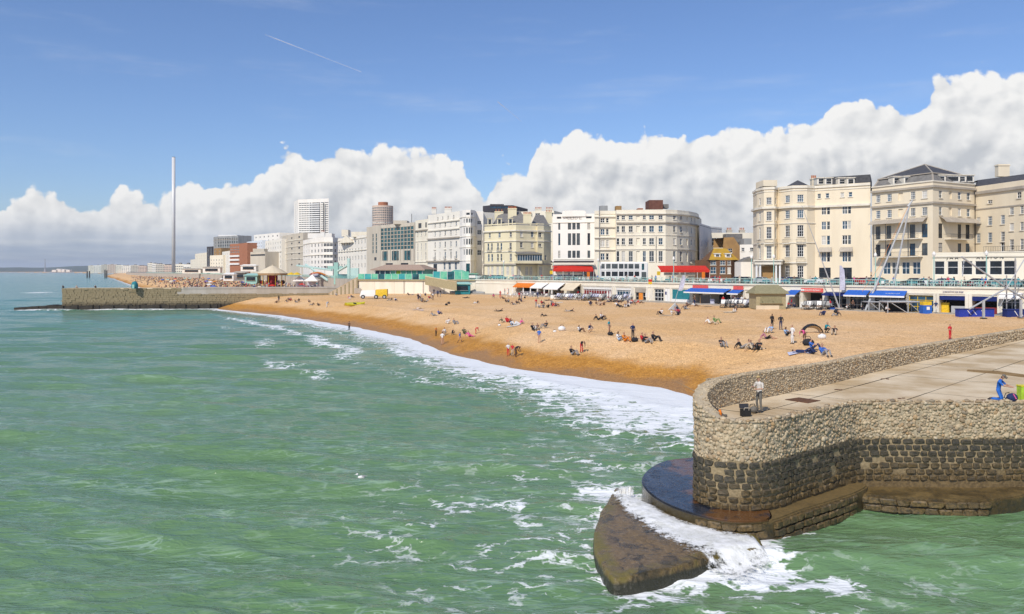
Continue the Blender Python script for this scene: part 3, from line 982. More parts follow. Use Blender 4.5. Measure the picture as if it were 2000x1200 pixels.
# ---- squared black blocks below the tide mark
bm = bmesh.new()
bmesh.ops.create_cube(bm, size=1)
bmesh.ops.bevel(bm, geom=bm.edges[:], offset=.15, segments=1, affect='EDGES')
block_shapes = []
base = bmesh.new()
for k in range(6):
    b2 = bm.copy()
    for v in b2.verts:
        v.co += Vector((rnd.uniform(-.09, .09), rnd.uniform(-.12, .08), rnd.uniform(-.11, .11)))
    me = bpy.data.meshes.new('stone_block')
    b2.to_mesh(me)
    b2.free()
    me.materials.append(M('black_flint_block'))
    block_shapes.append(me)
bm.free()
z = 1.0
row = 0
nblk = 0
far_blocks = MB()
while z < 3.2:
    h = (.34, .31, .33, .30, .32, .31, .33)[row % 7]
    s = s_of(34, 45.4) + (row % 2) * .3
    while s < s_of(10.0, 40.6):
        w = rnd.uniform(.38, .62)
        p, d = at(s + w / 2)
        if rnd.random() > .04:
            mw = frame(p, d, z + h / 2, -.06 + rnd.uniform(-.02, .03)) @ Matrix.Rotation(rnd.uniform(-.05, .05), 4, 'Y') @ Matrix.Diagonal((w * rnd.uniform(.74, .86), .24, h * rnd.uniform(.66, .8), 1))
            px = 1000 + p.x / p.y * F
            if 1352 < px < 2006 and p.y < 43 and nblk < 296:
                link('stone_block', block_shapes[rnd.randrange(6)], gro, mw)
                nblk += 1
            else:
                me_ = block_shapes[rnd.randrange(6)]
                far_blocks.add([mw @ v.co for v in me_.vertices], [tuple(f.vertices) for f in me_.polygons])
        s += w
    z += h
    row += 1
o = far_blocks.build('block_courses', 'black_flint_block', gro)
o['kind'] = 'stuff'
# ---- ledges, rounded platform and sunken slab at the foot
def terrace(poly, z0, z1, name, material, seg=.35):
    pl = smooth(list(poly) + [poly[0]], 4)[:-1]
    bm = bmesh.new()
    f = bm.faces.new([bm.verts.new((p[0], p[1], z1)) for p in pl])
    bm.normal_update()
    if f.normal.z < 0:
        f.normal_flip()
    e = bmesh.ops.extrude_face_region(bm, geom=[f])
    for v in [g for g in e['geom'] if isinstance(g, bmesh.types.BMVert)]:
        v.co.z = z1
    low = [v for v in bm.verts if v not in [g for g in e['geom']]]
    for v in low:
        v.co.z = z0
    bmesh.ops.recalc_face_normals(bm, faces=bm.faces[:])
    topf = max(bm.faces, key=lambda q: q.calc_center_median().z + q.normal.z)
    bmesh.ops.bevel(bm, geom=[ed for ed in topf.edges], offset=.07, segments=2, affect='EDGES')
    bmesh.ops.triangulate(bm, faces=bm.faces[:])
    me = bpy.data.meshes.new(name)
    bm.to_mesh(me)
    bm.free()
    me.materials.append(M(material))
    return link(name, me, gro)
# wet dark crown of the round platform
m = bpy.data.materials.new('wet_platform')
m.use_nodes = True
t = m.node_tree
p = t.nodes['Principled BSDF']
pos = nd(t, 'ShaderNodeNewGeometry').outputs['Position']
nn = noisen(t, nd(t, 'ShaderNodeMapping', {0: pos, 2: (0, 0, .5), 3: (1.2, .35, 1)}).outputs[0], 1.2, 5, .6)
zc = nd(t, 'ShaderNodeSeparateXYZ', {0: pos}).outputs
rust = mrange(t, mth(t, 'ADD', noisen(t, pos, .8, 4, .6), mrange(t, zc[0], 7.5, 10, -.14, .2)), .52, .68)
c = mixc(t, rust, mixc(t, mrange(t, nn, .35, .7), (.010, .013, .020), (.028, .036, .055)), (.13, .06, .022))
c = mixc(t, mrange(t, zc[2], .86, .97), mixc(t, noisen(t, pos, 5, 5, .7), (.10, .075, .03), (.02, .017, .012)), c)
t.links.new(c, p.inputs['Base Color'])
t.links.new(mrange(t, noisen(t, pos, 2.5, 5, .65), .35, .7, .10, .34), p.inputs['Roughness'])
p.inputs['IOR'].default_value = 1.4
b = nd(t, 'ShaderNodeBump', {'Strength': .4, 'Distance': .06, 'Height': mth(t, 'ADD', nn, mth(t, 'MULTIPLY', noisen(t, pos, 5, 5, .65), .5))})
t.links.new(b.outputs[0], p.inputs['Normal'])
MATS['wet_platform'] = m
PLAT = [(10.8, 47.0), (9.0, 46.2), (7.7, 44.4), (6.95, 42.4), (6.75, 40.6), (6.95, 38.8), (7.5, 37.2), (8.4, 35.9), (9.4, 35.15), (10.4, 35.0), (11.6, 35.5), (12, 38), (12, 43)]
terrace(PLAT, -1.4, 1.0, 'round_platform', 'wet_platform')
terrace([(10.2, 35.0), (11.6, 35.3), (13.5, 36.9), (15.8, 38.6), (17.5, 40.0), (18.4, 41.4), (16, 42), (12, 39)], -1.4, .93, 'foot_ledge', 'weedy_ledge')
terrace([(17.0, 41.0), (17.6, 40.5), (19.4, 39.9), (21.6, 39.4), (23.6, 39.4), (25.3, 39.9), (27.2, 41), (30.5, 43), (30, 45), (24, 44), (18, 43)], -1.4, .66, 'cove_ledge', 'weedy_ledge')
# blocks set in the rim of the ledges and of the platform
for path_, zt in (([(23.9, 39.25), (21.6, 39.2), (19.4, 39.7), (17.6, 40.4)], .55), ([(17.4, 39.8), (15.8, 38.4), (13.5, 36.7), (11.7, 35.2)], .82), ([(11.5, 35.2), (10.4, 34.8), (9.4, 34.95), (8.4, 35.7)], .85)):
    Lr, atr = along(path_)
    z = zt
    while z > .02:
        s = rnd.uniform(0, .3)
        while s < Lr - .4:
            w = rnd.uniform(.5, .85)
            p, d = atr(s + w / 2)
            mw = frame(p, d, z - .16, -.09) @ Matrix.Diagonal((w * .92, .2, .30, 1))
            link('ledge_block', block_shapes[rnd.randrange(6)], gro, mw)
            s += w
        z -= .36
gx, gy = np.meshgrid(np.linspace(2.6, 11.4, 120), np.linspace(29, 42, 170), indexing='ij')
di_ = polydist(gx, gy, smooth(list(SLAB) + [SLAB[0]], 4), True)
if di_[40, 80] < 0:
    di_ = -di_
di_ = di_ + (fbm(gx * 1.5, gy * 1.5, 4, 51) - .47) * .12
zt_ = .50 + (fbm(gx * .8, gy * .8, 5, 52) - .47) * .10 - .05 * np.clip((.5 - di_) / .5, 0, 1) ** 2 + .03 * np.sin(gx * 2.2 + gy * 1.1)
zs_ = np.where(di_ > 0, zt_, zt_ + di_ * 11)
slab = grid_mesh('sunken_slab', gx, gy, zs_, keep=zs_ > -1.2, attrs={'rim': np.clip(di_, 0, 2)}, material=M('wet_slab'))
del slab['kind']
slab.parent = gro
slab.matrix_parent_inverse = gro.matrix_basis.inverted()

# ---- surge of white water over the slab: a heaped, lumpy sheet draping over its edge
m = bpy.data.materials.new('white_water')
m.use_nodes = True
t = m.node_tree
p = t.nodes['Principled BSDF']
pos = nd(t, 'ShaderNodeNewGeometry').outputs['Position']
q = nd(t, 'ShaderNodeAttribute', attribute_name='edge').outputs['Fac']
n1 = noisen(t, pos, 2.2, 6, .7)
n2 = noisen(t, nd(t, 'ShaderNodeMapping', {0: pos, 3: (1, 1, .35)}).outputs[0], 5.5, 5, .7)
t.links.new(mixc(t, mrange(t, n1, .3, .62), (.62, .62, .56), (.84, .84, .82)), p.inputs['Base Color'])
p.inputs['Roughness'].default_value = .55
a = mrange(t, mth(t, 'ADD', q, mth(t, 'MULTIPLY', mth(t, 'SUBTRACT', mth(t, 'ADD', n1, n2), 1.0), 1.7)), .12, .66)
t.links.new(a, p.inputs['Alpha'])
b = nd(t, 'ShaderNodeBump', {'Strength': .5, 'Distance': .12, 'Height': mth(t, 'ADD', n1, mth(t, 'MULTIPLY', n2, .35))})
t.links.new(b.outputs[0], p.inputs['Normal'])
MATS['white_water'] = m
mid = smooth([(6.5, 42.6), (6.1, 41.4), (6.0, 40.4), (6.05, 39.0), (6.5, 37.3), (7.3, 35.7), (8.5, 34.3), (9.8, 33.2), (10.9, 32.2)], 12)
Lm, atm = along(mid)
gu = np.linspace(0, 1, 150)
gv = np.linspace(-1, 1, 44)
vx, vy, ve = np.zeros((150, 44)), np.zeros((150, 44)), np.zeros((150, 44))
for i, u in enumerate(gu):
    p, d = atm(u * Lm)
    nrm = Vector((-d.y, d.x))
    wl = np.interp(u, [0, .25, .5, .75, .9, 1], [.9, .95, 1.0, 1.25, 1.7, 1.5])
    wr = np.interp(u, [0, .25, .5, .75, .9, 1], [.7, .85, 1.1, 2.2, 3.0, 2.6])
    for j, v in enumerate(gv):
        off = v * (wl if v > 0 else wr)
        vx[i, j], vy[i, j] = p.x + nrm.x * off, p.y + nrm.y * off
        ve[i, j] = min(1.0, (1 - abs(v)) * 1.5, u * 8, (1 - u) * 8)
inside = polydist(vx, vy, SLAB, True)
if inside[60, 22] < 0:
    inside = -inside
basez = np.interp(inside, [-.75, -.25, .12, .5], [-.02, .18, .50, .50])
lump = fbm(vx * .9, vy * .9, 3, 31) * .55 + fbm(vx * 3, vy * 3, 3, 33) * .10 - .2
vz = basez + .03 + np.clip(ve, 0, 1) * (.05 + np.clip(lump, 0, 1) * .42)
o = grid_mesh('breaking_water', vx, vy, vz, attrs={'edge': ve}, material=M('white_water'), kind='structure')

# ================================================================== the far groyne
tide_mat('far_groyne_stone', ((.40, .325, .20), (.20, .155, .075)), ((.13, .10, .05), (.05, .04, .025)), .9, 2.8, .9, .7, .8, 4)
mat('far_groyne_foot', (.05, .042, .03), .8, (.025, .022, .018), .9, .8, .8, 1.5)
g2 = thing('far_groyne', 'long low flint groyne running out from the beach into the sea on the left', 'groyne', (-100, 254, 0))
tip, root = Vector((-141, 248)), Vector((-56, 262))
d = (root - tip).normalized()
nn_ = Vector((-d.y, d.x))
def quad(a, b, o0, o1):
    return [tuple(a + nn_ * o0), tuple(b + nn_ * o0), tuple(b + nn_ * o1), tuple(a + nn_ * o1)]
def band(name, material, s0, s1, o0, o1, z0, z1, n=1):
    mb = MB()
    a, b = tip + d * s0, tip + d * s1
    mb.prism(quad(a, b, o0, o1), z0, z1)
    return mb.build(name, material, g2)
Lg = (root - tip).length
band('wall_core', 'far_groyne_stone', .4, Lg, 0, 9, -2, 6.35)
band('coping', 'concrete', Lg * .42, Lg, -.25, 9.2, 6.35, 6.75)
band('coping_band', 'concrete', Lg * .40, Lg + 6, -.12, 0, 4.6, 6.35)
band('crest', 'deck_concrete', .3, Lg * .42, -.1, 9, 6.35, 6.62)
# courses of rough stone, the ones that still read at this distance
mb = MB()
fs_ = []
for rowz in np.arange(.5, 6.2, .62):
    s = .2 + rnd.uniform(0, .6)
    while s < Lg * (1 if rowz < 4.4 else .40):
        w = rnd.uniform(.7, 1.5)
        a = tip + d * s
        pr = rnd.uniform(.05, .32)
        mb.obox((a.x, a.y, rowz), (*(d * w * .94), 0), (*(-nn_ * pr), 0), (0, 0, .56))
        s += w
o = mb.build('stone_courses', 'far_groyne_stone', g2)
o['kind'] = 'stuff'
mb = MB()
s = -13.0
for k in range(60):
    w = rnd.uniform(.9, 2.4)
    a = tip + d * s
    hgt = min(1.0, .5 + (s + 13) * .06) + rnd.uniform(0, .5)
    mb.obox((a.x, a.y, -1), (*(d * w), 0), (*(-nn_ * rnd.uniform(.7, 1.6)), 0), (0, 0, 1 + hgt))
    if s < 1:
        mb.obox((a.x, a.y + .05, -1), (*(d * w), 0), (*(nn_ * rnd.uniform(3, 6)), 0), (0, 0, 1 + hgt))
    s += w * .98
o = mb.build('weedy_foot', 'far_groyne_foot', g2)
o['kind'] = 'stuff'
# ================================================================== BUILDINGS
mat('slate', (.085, .085, .09), .7, (.05, .05, .055), 1.6, .8, .3, 9)
mat('slate_grey', (.21, .20, .185), .75, (.14, .13, .12), 1.2, .8, .2, 9)
mat('brick_red', (.40, .17, .09), .85, (.30, .12, .07), .8, .8, .2, 9)
mat('brick_brown', (.17, .075, .05), .85, (.12, .05, .035), .8, .8)
mat('terracotta', (.50, .17, .06), .8, (.38, .12, .05), 2, .8)
mat('dark_cladding', (.060, .055, .06), .6, (.045, .04, .045), .4, .6)
mat('grey_panel', (.34, .34, .33), .6, (.24, .24, .23), .35, .8, streak=True)
mat('beige_block', (.58, .52, .42), .8, (.50, .44, .35), .25, .8, streak=True)
mat('pale_pink', (.64, .49, .38), .85, (.55, .42, .33), .2, .7)
mat('ochre_wall', (.36, .215, .085), .85, (.27, .16, .07), .4, .8)
mat('brown_wall', (.16, .085, .045), .85, (.12, .065, .04), .6, .8)
mat('mustard_roof', (.44, .27, .03), .8, (.34, .20, .03), .8, .8)
mat('lead', (.30, .30, .29), .6, (.22, .22, .21), .6, .7)
mat('trim', (.76, .71, .60), .75, (.62, .56, .46), .5, .7, streak=True)
mat('trim_grey', (.44, .39, .32), .8, (.33, .29, .24), .5, .8, streak=True)
mat('iron', (.035, .035, .04), .6)
mat('frame_white', (.82, .81, .78), .5)
mat('frame_dark', (.05, .05, .055), .5)
mat('curtain', (.55, .52, .46), .8, (.42, .40, .36), 1.5, .8)
mat('white_render', (.83, .79, .72), .75, (.77, .72, .65), .25, .7, streak=True)
mat('blue_white', (.70, .75, .79), .6, (.63, .68, .73), .2, .7)
def glass(name, c, c2=None, rough=.07):
    m = mat(name, c, rough, c2 or tuple(q * .4 for q in c), .55, 1.0, spec=.6)
    return m
glass('glass_dark', (.018, .024, .032))
glass('glass_blue', (.03, .085, .14), (.012, .03, .05))
glass('glass_teal', (.02, .12, .14), (.008, .04, .05))
glass('glass_grey', (.10, .115, .12), (.04, .05, .055))
GLASSES = ['glass_dark', 'glass_dark', 'glass_blue', 'glass_grey']
WIN = {}
def win_meshes(w, h, style, fr):
    key = (round(w, 1), round(h, 1), style, fr)
    if key in WIN:
        return WIN[key]
    w, h = key[0], key[1]
    t = .075 if w > .7 else .055
    mb = MB()
    y0, y1 = .10, .17
    def bar(x0, x1, z0, z1, yy=y0):
        mb.box(((x0 + x1) / 2, (yy + y1) / 2, (z0 + z1) / 2), (x1 - x0, y1 - yy, z1 - z0))
    bar(-w / 2, -w / 2 + t, 0, h)
    bar(w / 2 - t, w / 2, 0, h)
    bar(-w / 2 + t, w / 2 - t, 0, t)
    bar(-w / 2 + t, w / 2 - t, h - t, h)
    if style in ('sash', 'bars', 'pair'):
        bar(-w / 2 + t, w / 2 - t, h * .5 - t * .5, h * .5 + t * .5, y0 + .01)
        nx = {'sash': 1, 'bars': 2, 'pair': 1}[style] if w > .8 else 0
        for k in range(nx):
            x = -w / 2 + w * (k + 1) / (nx + 1)
            q = t * (.75 if style == 'pair' else .42)
            bar(x - q, x + q, t, h - t, y0 + .02)
        if style == 'bars':
            for zf in (.25, .75):
                bar(-w / 2 + t, w / 2 - t, h * zf - .02, h * zf + .02, y0 + .03)
    if style == 'grid':
        for k in range(max(0, int(w / 1.1) - 1)):
            x = -w / 2 + w * (k + 1) / int(w / 1.1)
            bar(x - .04, x + .04, t, h - t, y0 + .02)
        bar(-w / 2 + t, w / 2 - t, h * .55 - .04, h * .55 + .04, y0 + .01)
    frame_me = mb.mesh('window_frame', fr)
    panes = []
    for g in ('glass_dark', 'glass_blue', 'glass_grey', 'curtain', 'glass_teal'):
        q = MB()
        q.box((0, .16, h / 2), (w - .02, .02, h - .02))
        panes.append(q.mesh('pane', g))
    q = MB()
    q.box((0, -.07, -.06), (w + .3, .22, .12))
    sill = q.mesh('sill', 'trim')
    WIN[key] = (frame_me, panes, sill)
    return WIN[key]
def add_window(parent, mw, w, h, style='sash', fr='frame_white', pane=None, sill=True, detail=True):
    f, panes, s = win_meshes(w, h, style, fr)
    o = link('window', f, parent, mw)
    k = pane if pane is not None else rnd.choices((0, 1, 2, 3), (4, 4, 2, 1))[0]
    link('pane', panes[k], o, None, True)
    if sill:
        link('sill', s, o, None, True)
    return o
def wall_seg(mb, a, b, z0, z1, ops, mi=0, rev=.24, dark=None):
    """wall from a to b with real openings (u0,u1,z0,z1); reveals go inward"""
    a, b = Vector((a[0], a[1], 0)), Vector((b[0], b[1], 0))
    L = (b - a).length
    d = (b - a) / L
    n = Vector((-d.y, d.x, 0))
    ops = [o for o in ops if o[0] > .02 and o[1] < L - .02]
    us = sorted(set([0, L] + [round(v, 4) for o in ops for v in o[:2]]))
    zs = sorted(set([z0, z1] + [round(v, 4) for o in ops for v in o[2:4]]))
    def pt(u, z, y=0):
        q = a + d * u + n * y
        return (q.x, q.y, z)
    for i in range(len(us) - 1):
        run = None
        for j in range(len(zs) - 1):
            uc, zc = (us[i] + us[i + 1]) / 2, (zs[j] + zs[j + 1]) / 2
            hole = any(o[0] < uc < o[1] and o[2] < zc < o[3] for o in ops)
            if hole:
                if run is not None:
                    mb.add([pt(us[i], run), pt(us[i + 1], run), pt(us[i + 1], zs[j]), pt(us[i], zs[j])], [(0, 1, 2, 3)], mi)
                run = None
            elif run is None:
                run = zs[j]
        if run is not None:
            mb.add([pt(us[i], run), pt(us[i + 1], run), pt(us[i + 1], z1), pt(us[i], z1)], [(0, 1, 2, 3)], mi)
    for u0, u1, q0, q1 in [o[:4] for o in ops]:
        c = [(u0, q0), (u1, q0), (u1, q1), (u0, q1)]
        for k in range(4):
            (ua, za), (ub, zb) = c[k], c[(k + 1) % 4]
            mb.add([pt(ua, za), pt(ua, za, rev), pt(ub, zb, rev), pt(ub, zb)], [(0, 1, 2, 3)], mi)
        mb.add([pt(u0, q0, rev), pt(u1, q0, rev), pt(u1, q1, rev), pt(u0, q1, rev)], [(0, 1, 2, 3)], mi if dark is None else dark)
    return d, n, L
class B:
    """one building: front plan line given as (pixel column, distance), heights measured at a reference distance"""
    def __init__(s, name, label, cat, pts, top, yref, wall, zb=PZT, depth=14, ys=None, back=None):
        s.w = [PX(x, y) for x, y in pts]
        s.yr = yref
        s.z1 = ZZ(top, yref)
        s.zb = zb
        c = sum(s.w, Vector()) / len(s.w)
        s.root = thing(name, label, cat, (c.x, c.y, zb))
        s.wall = wall
        s.ops = [[] for _ in s.w[:-1]]
        s.wins = []
        dd = (s.w[-1] - s.w[0]).normalized()
        s.inn = Vector((-dd.y, dd.x, 0))
        s.back = [s.w[-1] + s.inn * depth, s.w[0] + s.inn * depth]
        if back:
            s.back = [PX(*q) for q in back]
        s.rev = .24
    def z(s, py):
        return ZZ(py, s.yr)
    def u_at(s, i, px):
        a, b = s.w[i], s.w[i + 1]
        d = (b - a).normalized()
        k = (px - 1000) / F
        # a + d u on the ray x = k y
        return (k * a.y - a.x) / (d.x - k * d.y), (b - a).length, d
    def rows(s, i, cols, rows, style='sash', fr='frame_white', blind=(), pane=None, sill=True, skip=()):
        """cols: (pixel, width m); rows: (py top, py bottom)"""
        for ci, cw in enumerate(cols):
            px, w = cw
            u, L, d = s.u_at(i, px)
            w = min(w, 2 * (u - .06), 2 * (L - u - .06))
            if w < .35:
                continue
            for ri, (pt, pb) in enumerate(rows):
                if (ci, ri) in skip:
                    continue
                z0, z1 = s.z(pb), s.z(pt)
                w_, h_ = max(round(w, 1), .4), max(round(z1 - z0, 1), .4)
                s.ops[i].append((u - w_ / 2, u + w_ / 2, z0, z0 + h_))
                if ci in blind:
                    continue
                n = Vector((-d.y, d.x, 0))
                p = s.w[i] + d * u
                mw = Matrix(((d.x, n.x, 0, p.x), (d.y, n.y, 0, p.y), (0, 0, 1, z0), (0, 0, 0, 1)))
                add_window(s.root, mw, w_, h_, style, fr, pane, sill)
        return s
    def regular(s, i, n, rows, w, style='sash', m=.5, **k):
        a, b = s.w[i], s.w[i + 1]
        cols = []
        for j in range(n):
            q = a.lerp(b, (j + m) / (n - 1 + 2 * m))
            cols.append((1000 + q.x / q.y * F, w))
        return s.rows(i, cols, rows, style, **k)
    def finish(s, roof='lead', parapet=True):
        mb = MB()
        for i in range(len(s.w) - 1):
            wall_seg(mb, s.w[i], s.w[i + 1], s.zb, s.z1, s.ops[i], 0, s.rev)
        loop = s.w + s.back
        k = len(s.w)
        for i in range(k - 1, len(loop)):
            a, b = loop[i], loop[(i + 1) % len(loop)]
            mb.add([(a.x, a.y, s.zb), (b.x, b.y, s.zb), (b.x, b.y, s.z1), (a.x, a.y, s.z1)], [(0, 1, 2, 3)])
        mb.build('wall', s.wall, s.root)
        mb = MB()
        drop = .5 if parapet else 0
        cc = sum(loop, Vector()) / len(loop)
        mb.prism([(v.x, v.y) for v in [p.lerp(cc, .02) for p in loop]], s.z1 - drop - .2, s.z1 - drop)
        mb.build('roof', roof, s.root)
        return s
    def cornice(s, py, proj=.35, h=.45, segs=None, material='trim', name='cornice', z=None):
        z = s.z(py) if z is None else z
        mb = MB()
        w = s.w if segs is None else s.w[segs[0]:segs[1] + 1]
        off = [Vector((*q, 0)) for q in wall_line([(v.x, v.y) for v in w], -proj)]
        for i in range(len(w) - 1):
            d_ = (w[i + 1] - w[i]).normalized()
            n_ = Vector((-d_.y, d_.x, 0)) * .1
            a, b, c, e = w[i] + n_, w[i + 1] + n_, off[i + 1], off[i]
            mb.prism([(p.x, p.y) for p in (a, b, c, e)], z - h, z)
        return mb.build(name, material, s.root)
    def block(s, px0, px1, pt, pb, y, depth, material, name):
        """box given by its picture rectangle and distance"""
        a, b = PX(px0, y), PX(px1, y)
        mb = MB()
        mb.obox((a.x, a.y, ZZ(pb, y)), b - a, Vector((0, depth, 0)), (0, 0, ZZ(pt, y) - ZZ(pb, y)))
        return mb.build(name, material, s.root)
    def chimney(s, px0, px1, pt, pb, y, material='stucco_cream', pots=4):
        a, b = PX(px0, y), PX(px1, y)
        z0, z1 = ZZ(pb, y), ZZ(pt, y)
        w = (b - a).length
        mb = MB()
        mb.obox((a.x, a.y, z0), b - a, (0, 1.3, 0), (0, 0, z1 - z0))
        mb.obox((a.x - .12, a.y - .12, z1 - .35), (w + .24, 0, 0), (0, 1.54, 0), (0, 0, .2))
        o = mb.build('chimney', material, s.root)
        for k in range(pots):
            q = MB()
            c = a.lerp(b, (k + .5) / pots)
            q.lathe((c.x, c.y + .65, z1), [(.17, 0), (.15, .5), (.19, .55), (.17, .7)], 7)
            q.build('chimney_pot', 'terracotta', o)
        return o
def balcony(b, i, px, w, py_floor, hrail=1.0, proj=.8, solid=None):
    u, L, d = b.u_at(i, px)
    n = Vector((d.y, -d.x, 0))
    p = b.w[i] + d * u
    z = b.z(py_floor)
    mb = MB()
    mb.obox((*(p - d * w / 2).xy, z - .16), d * w, n * proj, (0, 0, .16), 1)
    q0 = p - d * w / 2 + n * (proj - .05)
    k = max(3, int(w / .28))
    for j in range(k + 1):
        c = q0 + d * w * j / k
        mb.box((c.x, c.y, z + hrail / 2), (.03, .03, hrail), 0)
    mb.obox((*q0.xy, z + hrail - .04), d * w, n * .05, (0, 0, .05), 0)
    mb.obox((*q0.xy, z + .08), d * w, n * .04, (0, 0, .04), 0)
    for e in (p - d * w / 2, p + d * (w / 2 - .04)):
        mb.obox((*e.xy, z + hrail - .04), n * proj, d * .04, (0, 0, .04), 0)
    return mb.build('balcony', ['iron', 'trim'], b.root)
def canopy(b, i, px0, px1, pt, pb, proj, material, z_off=0):
    u0, L, d = b.u_at(i, px0)
    u1 = b.u_at(i, px1)[0]
    n = Vector((d.y, -d.x, 0))
    a, c = b.w[i] + d * u0, b.w[i] + d * u1
    z1, z0 = b.z(pt), b.z(pb)
    mb = MB()
    k = 8
    prev = None
    for j in range(k + 1):
        f = j / k
        zz_ = z1 + (z0 - z1) * (f ** 1.6)
        cur_ = [a + n * proj * f - d * .25 * f, c + n * proj * f + d * .25 * f, zz_]
        if prev:
            mb.add([(*prev[0].xy, prev[2]), (*prev[1].xy, prev[2]), (*cur_[1].xy, cur_[2]), (*cur_[0].xy, cur_[2]),
                    (*prev[0].xy, prev[2] - .08), (*prev[1].xy, prev[2] - .08), (*cur_[1].xy, cur_[2] - .08), (*cur_[0].xy, cur_[2] - .08)],
                   [(3, 2, 1, 0), (4, 5, 6, 7), (0, 1, 5, 4), (2, 3, 7, 6), (1, 2, 6, 5), (3, 0, 4, 7)])
        prev = cur_
    m_ = mb.build('canopy', material, b.root)
    q = MB()
    nr = max(3, int((c - a).length / .6))
    for j in range(nr + 1):
        f = j / nr
        s0, s1 = a.lerp(c, f) , (a - d * .25).lerp(c + d * .25, f) + n * proj
        q.tube((*s0.xy, z1 + .03), (*s0.lerp(s1, .5).xy, z1 + (z0 - z1) * .5 ** 1.6 + .03), .035, 4)
        q.tube((*s0.lerp(s1, .5).xy, z1 + (z0 - z1) * .5 ** 1.6 + .03), (*s1.xy, z0 + .03), .035, 4)
    q.build('canopy_seam', 'trim_grey', m_)
    return m_
def mansard(b, poly, z0, z1, inset, zr, material='slate_grey', top_mat='slate', ridge=None):
    """steep lower slopes and a hipped upper roof over a plan polygon"""
    pl = [Vector((p[0], p[1])) for p in poly]
    cc = sum(pl, Vector((0, 0))) / len(pl)
    def ins(f):
        return [p + (cc - p).normalized() * min(f, (cc - p).length) for p in pl]
    i1 = ins(inset)
    n = len(pl)
    mb = MB()
    for k in range(n):
        a, c = pl[k], pl[(k + 1) % n]
        e, g = i1[k], i1[(k + 1) % n]
        mb.add([(*a, z0), (*c, z0), (*g, z1), (*e, z1)], [(0, 1, 2, 3)])
    mb.build('mansard_roof', material, b.root)
    mb = MB()
    i2 = ins(inset - .35)
    if ridge is None:
        ridge = [cc, cc]
    for k in range(n):
        e, g = i2[k], i2[(k + 1) % n]
        r0 = min(ridge, key=lambda q: (q - e).length)
        r1 = min(ridge, key=lambda q: (q - g).length)
        vs = [(*e, z1), (*g, z1), (*r1, zr)] + ([(*r0, zr)] if (r0 - r1).length > .01 else [])
        mb.add(vs, [tuple(range(len(vs)))])
    mb.add([(*p, z1 - .02) for p in i2], [tuple(range(n))])
    mb.build('hipped_roof', top_mat, b.root)
    q = MB()
    for k in range(n):
        q.tube((*i2[k], z1), (*i2[(k + 1) % n], z1), .14, 4)
        q.tube((*pl[k], z0), (*i1[k], z1), .2, 4)
        q.tube((*i2[k], z1), (*min(ridge, key=lambda r: (r - i2[k]).length), zr), .16, 4)
    q.build('roof_hips', 'trim_grey', b.root)
def dormer(b, px, py_t, py_b, y, w, material='trim'):
    p = PX(px, y)
    z0, z1 = ZZ(py_b, y), ZZ(py_t, y)
    mb = MB()
    mb.box((p.x, p.y + 1.2, (z0 + z1) / 2), (w + .5, 2.2, z1 - z0))
    mb.box((p.x, p.y + 1.1, z1 + .08), (w + .8, 2.5, .16))
    o = mb.build('dormer', material, b.root)
    f, panes, s = win_meshes(w, z1 - z0 - .3, 'sash', 'frame_white')
    k = MB()
    mw = Matrix.Translation((p.x, p.y - .05, z0 + .15))
    q = link('dormer_window', f, o, mw)
    k = link('pane', panes[0], o, Matrix.Translation((p.x, p.y - .09, z0 + .15)))
    return o

# ---------------- right: the cream hotel with bay fronts
R1 = B('bay_fronted_hotel', 'cream hotel with rounded bays and small iron balconies, left half of the right-hand block', 'hotel',
       [(1471, 200), (1478, 194), (1492, 190), (1512, 189), (1519, 191), (1524, 190), (1548, 186.5), (1576, 186), (1592, 187), (1700, 180)], 364, 188, 'stucco_cream', depth=22,
       back=[(1700, 204), (1484, 220)])
rws = [(385, 398), (413, 430), (443, 466), (480, 505)]
R1.rows(1, [(1484, .9)], rws, 'bars')
R1.rows(2, [(1502, 1.25)], rws, 'bars')
R1.rows(3, [(1515.5, .7)], rws, 'sash')
R1.rows(5, [(1538, 1.35)], [(382, 396), (411, 427), (441, 463), (479, 502), (520, 542)], 'bars')
R1.rows(6, [(1563.5, 1.35)], [(382, 396), (411, 427), (441, 463), (479, 502), (520, 542)], 'bars')
R1.rows(8, [(1600, .75), (1616, .75), (1645, .75), (1661, .75)], [(380, 389)], 'sash')
R1.rows(8, [(1609, 1.0), (1618, .7), (1650, 1.1), (1659, .7)], [(405.5, 421), (434, 450), (462, 479), (493, 512)], 'pair', sill=False)
R1.rows(8, [(1611, 2.6), (1653, 2.4)], [(523, 543)], 'grid', 'frame_dark', pane=0)
R1.finish('slate')
R1.cornice(365, .25, .5)
R1.cornice(403, .55, .5, None, 'trim')
R1.cornice(372.5, .12, .2)
R1.cornice(436, .16, .2, (0, 8))
R1.cornice(474, .16, .2, (0, 8))
R1.cornice(512, .3, .35, (0, 7))
for seg, px in ((2, 1502), (5, 1538), (6, 1563.5)):
    balcony(R1, seg, px, 2.1, 475.5, .9, .7)
for seg, px in ((5, 1538), (6, 1563.5)):
    balcony(R1, seg, px, 2.1, 513, .8, .7)
balcony(R1, 1, 1484, 1.4, 475.5, .9, .5)
for px in (1613, 1654):
    canopy(R1, 8, px - 11, px + 11, 484, 492.5, 1.2, 'trim_grey')
poly = [PX(1597, 187.5), PX(1700, 181), PX(1703, 196), PX(1600, 204)]
mb = MB()
z0, z1 = R1.z1 - .3, ZZ(343, 183)
mb.prism([(p.x, p.y) for p in poly], z0, z1, 0)
mb.build('attic', 'slate', R1.root)
for px in (1604, 1619, 1645, 1662):
    dormer(R1, px, 348, 361, 186.6 - (px - 1604) * .07, 1.3)
R1.block(1491, 1518, 352, 364, 193, 6, 'stucco_cream', 'roof_house')
R1.chimney(1586, 1596, 348, 364, 195, 'stucco_cream', 3)
mb = MB()
c = PX(1558, 193)
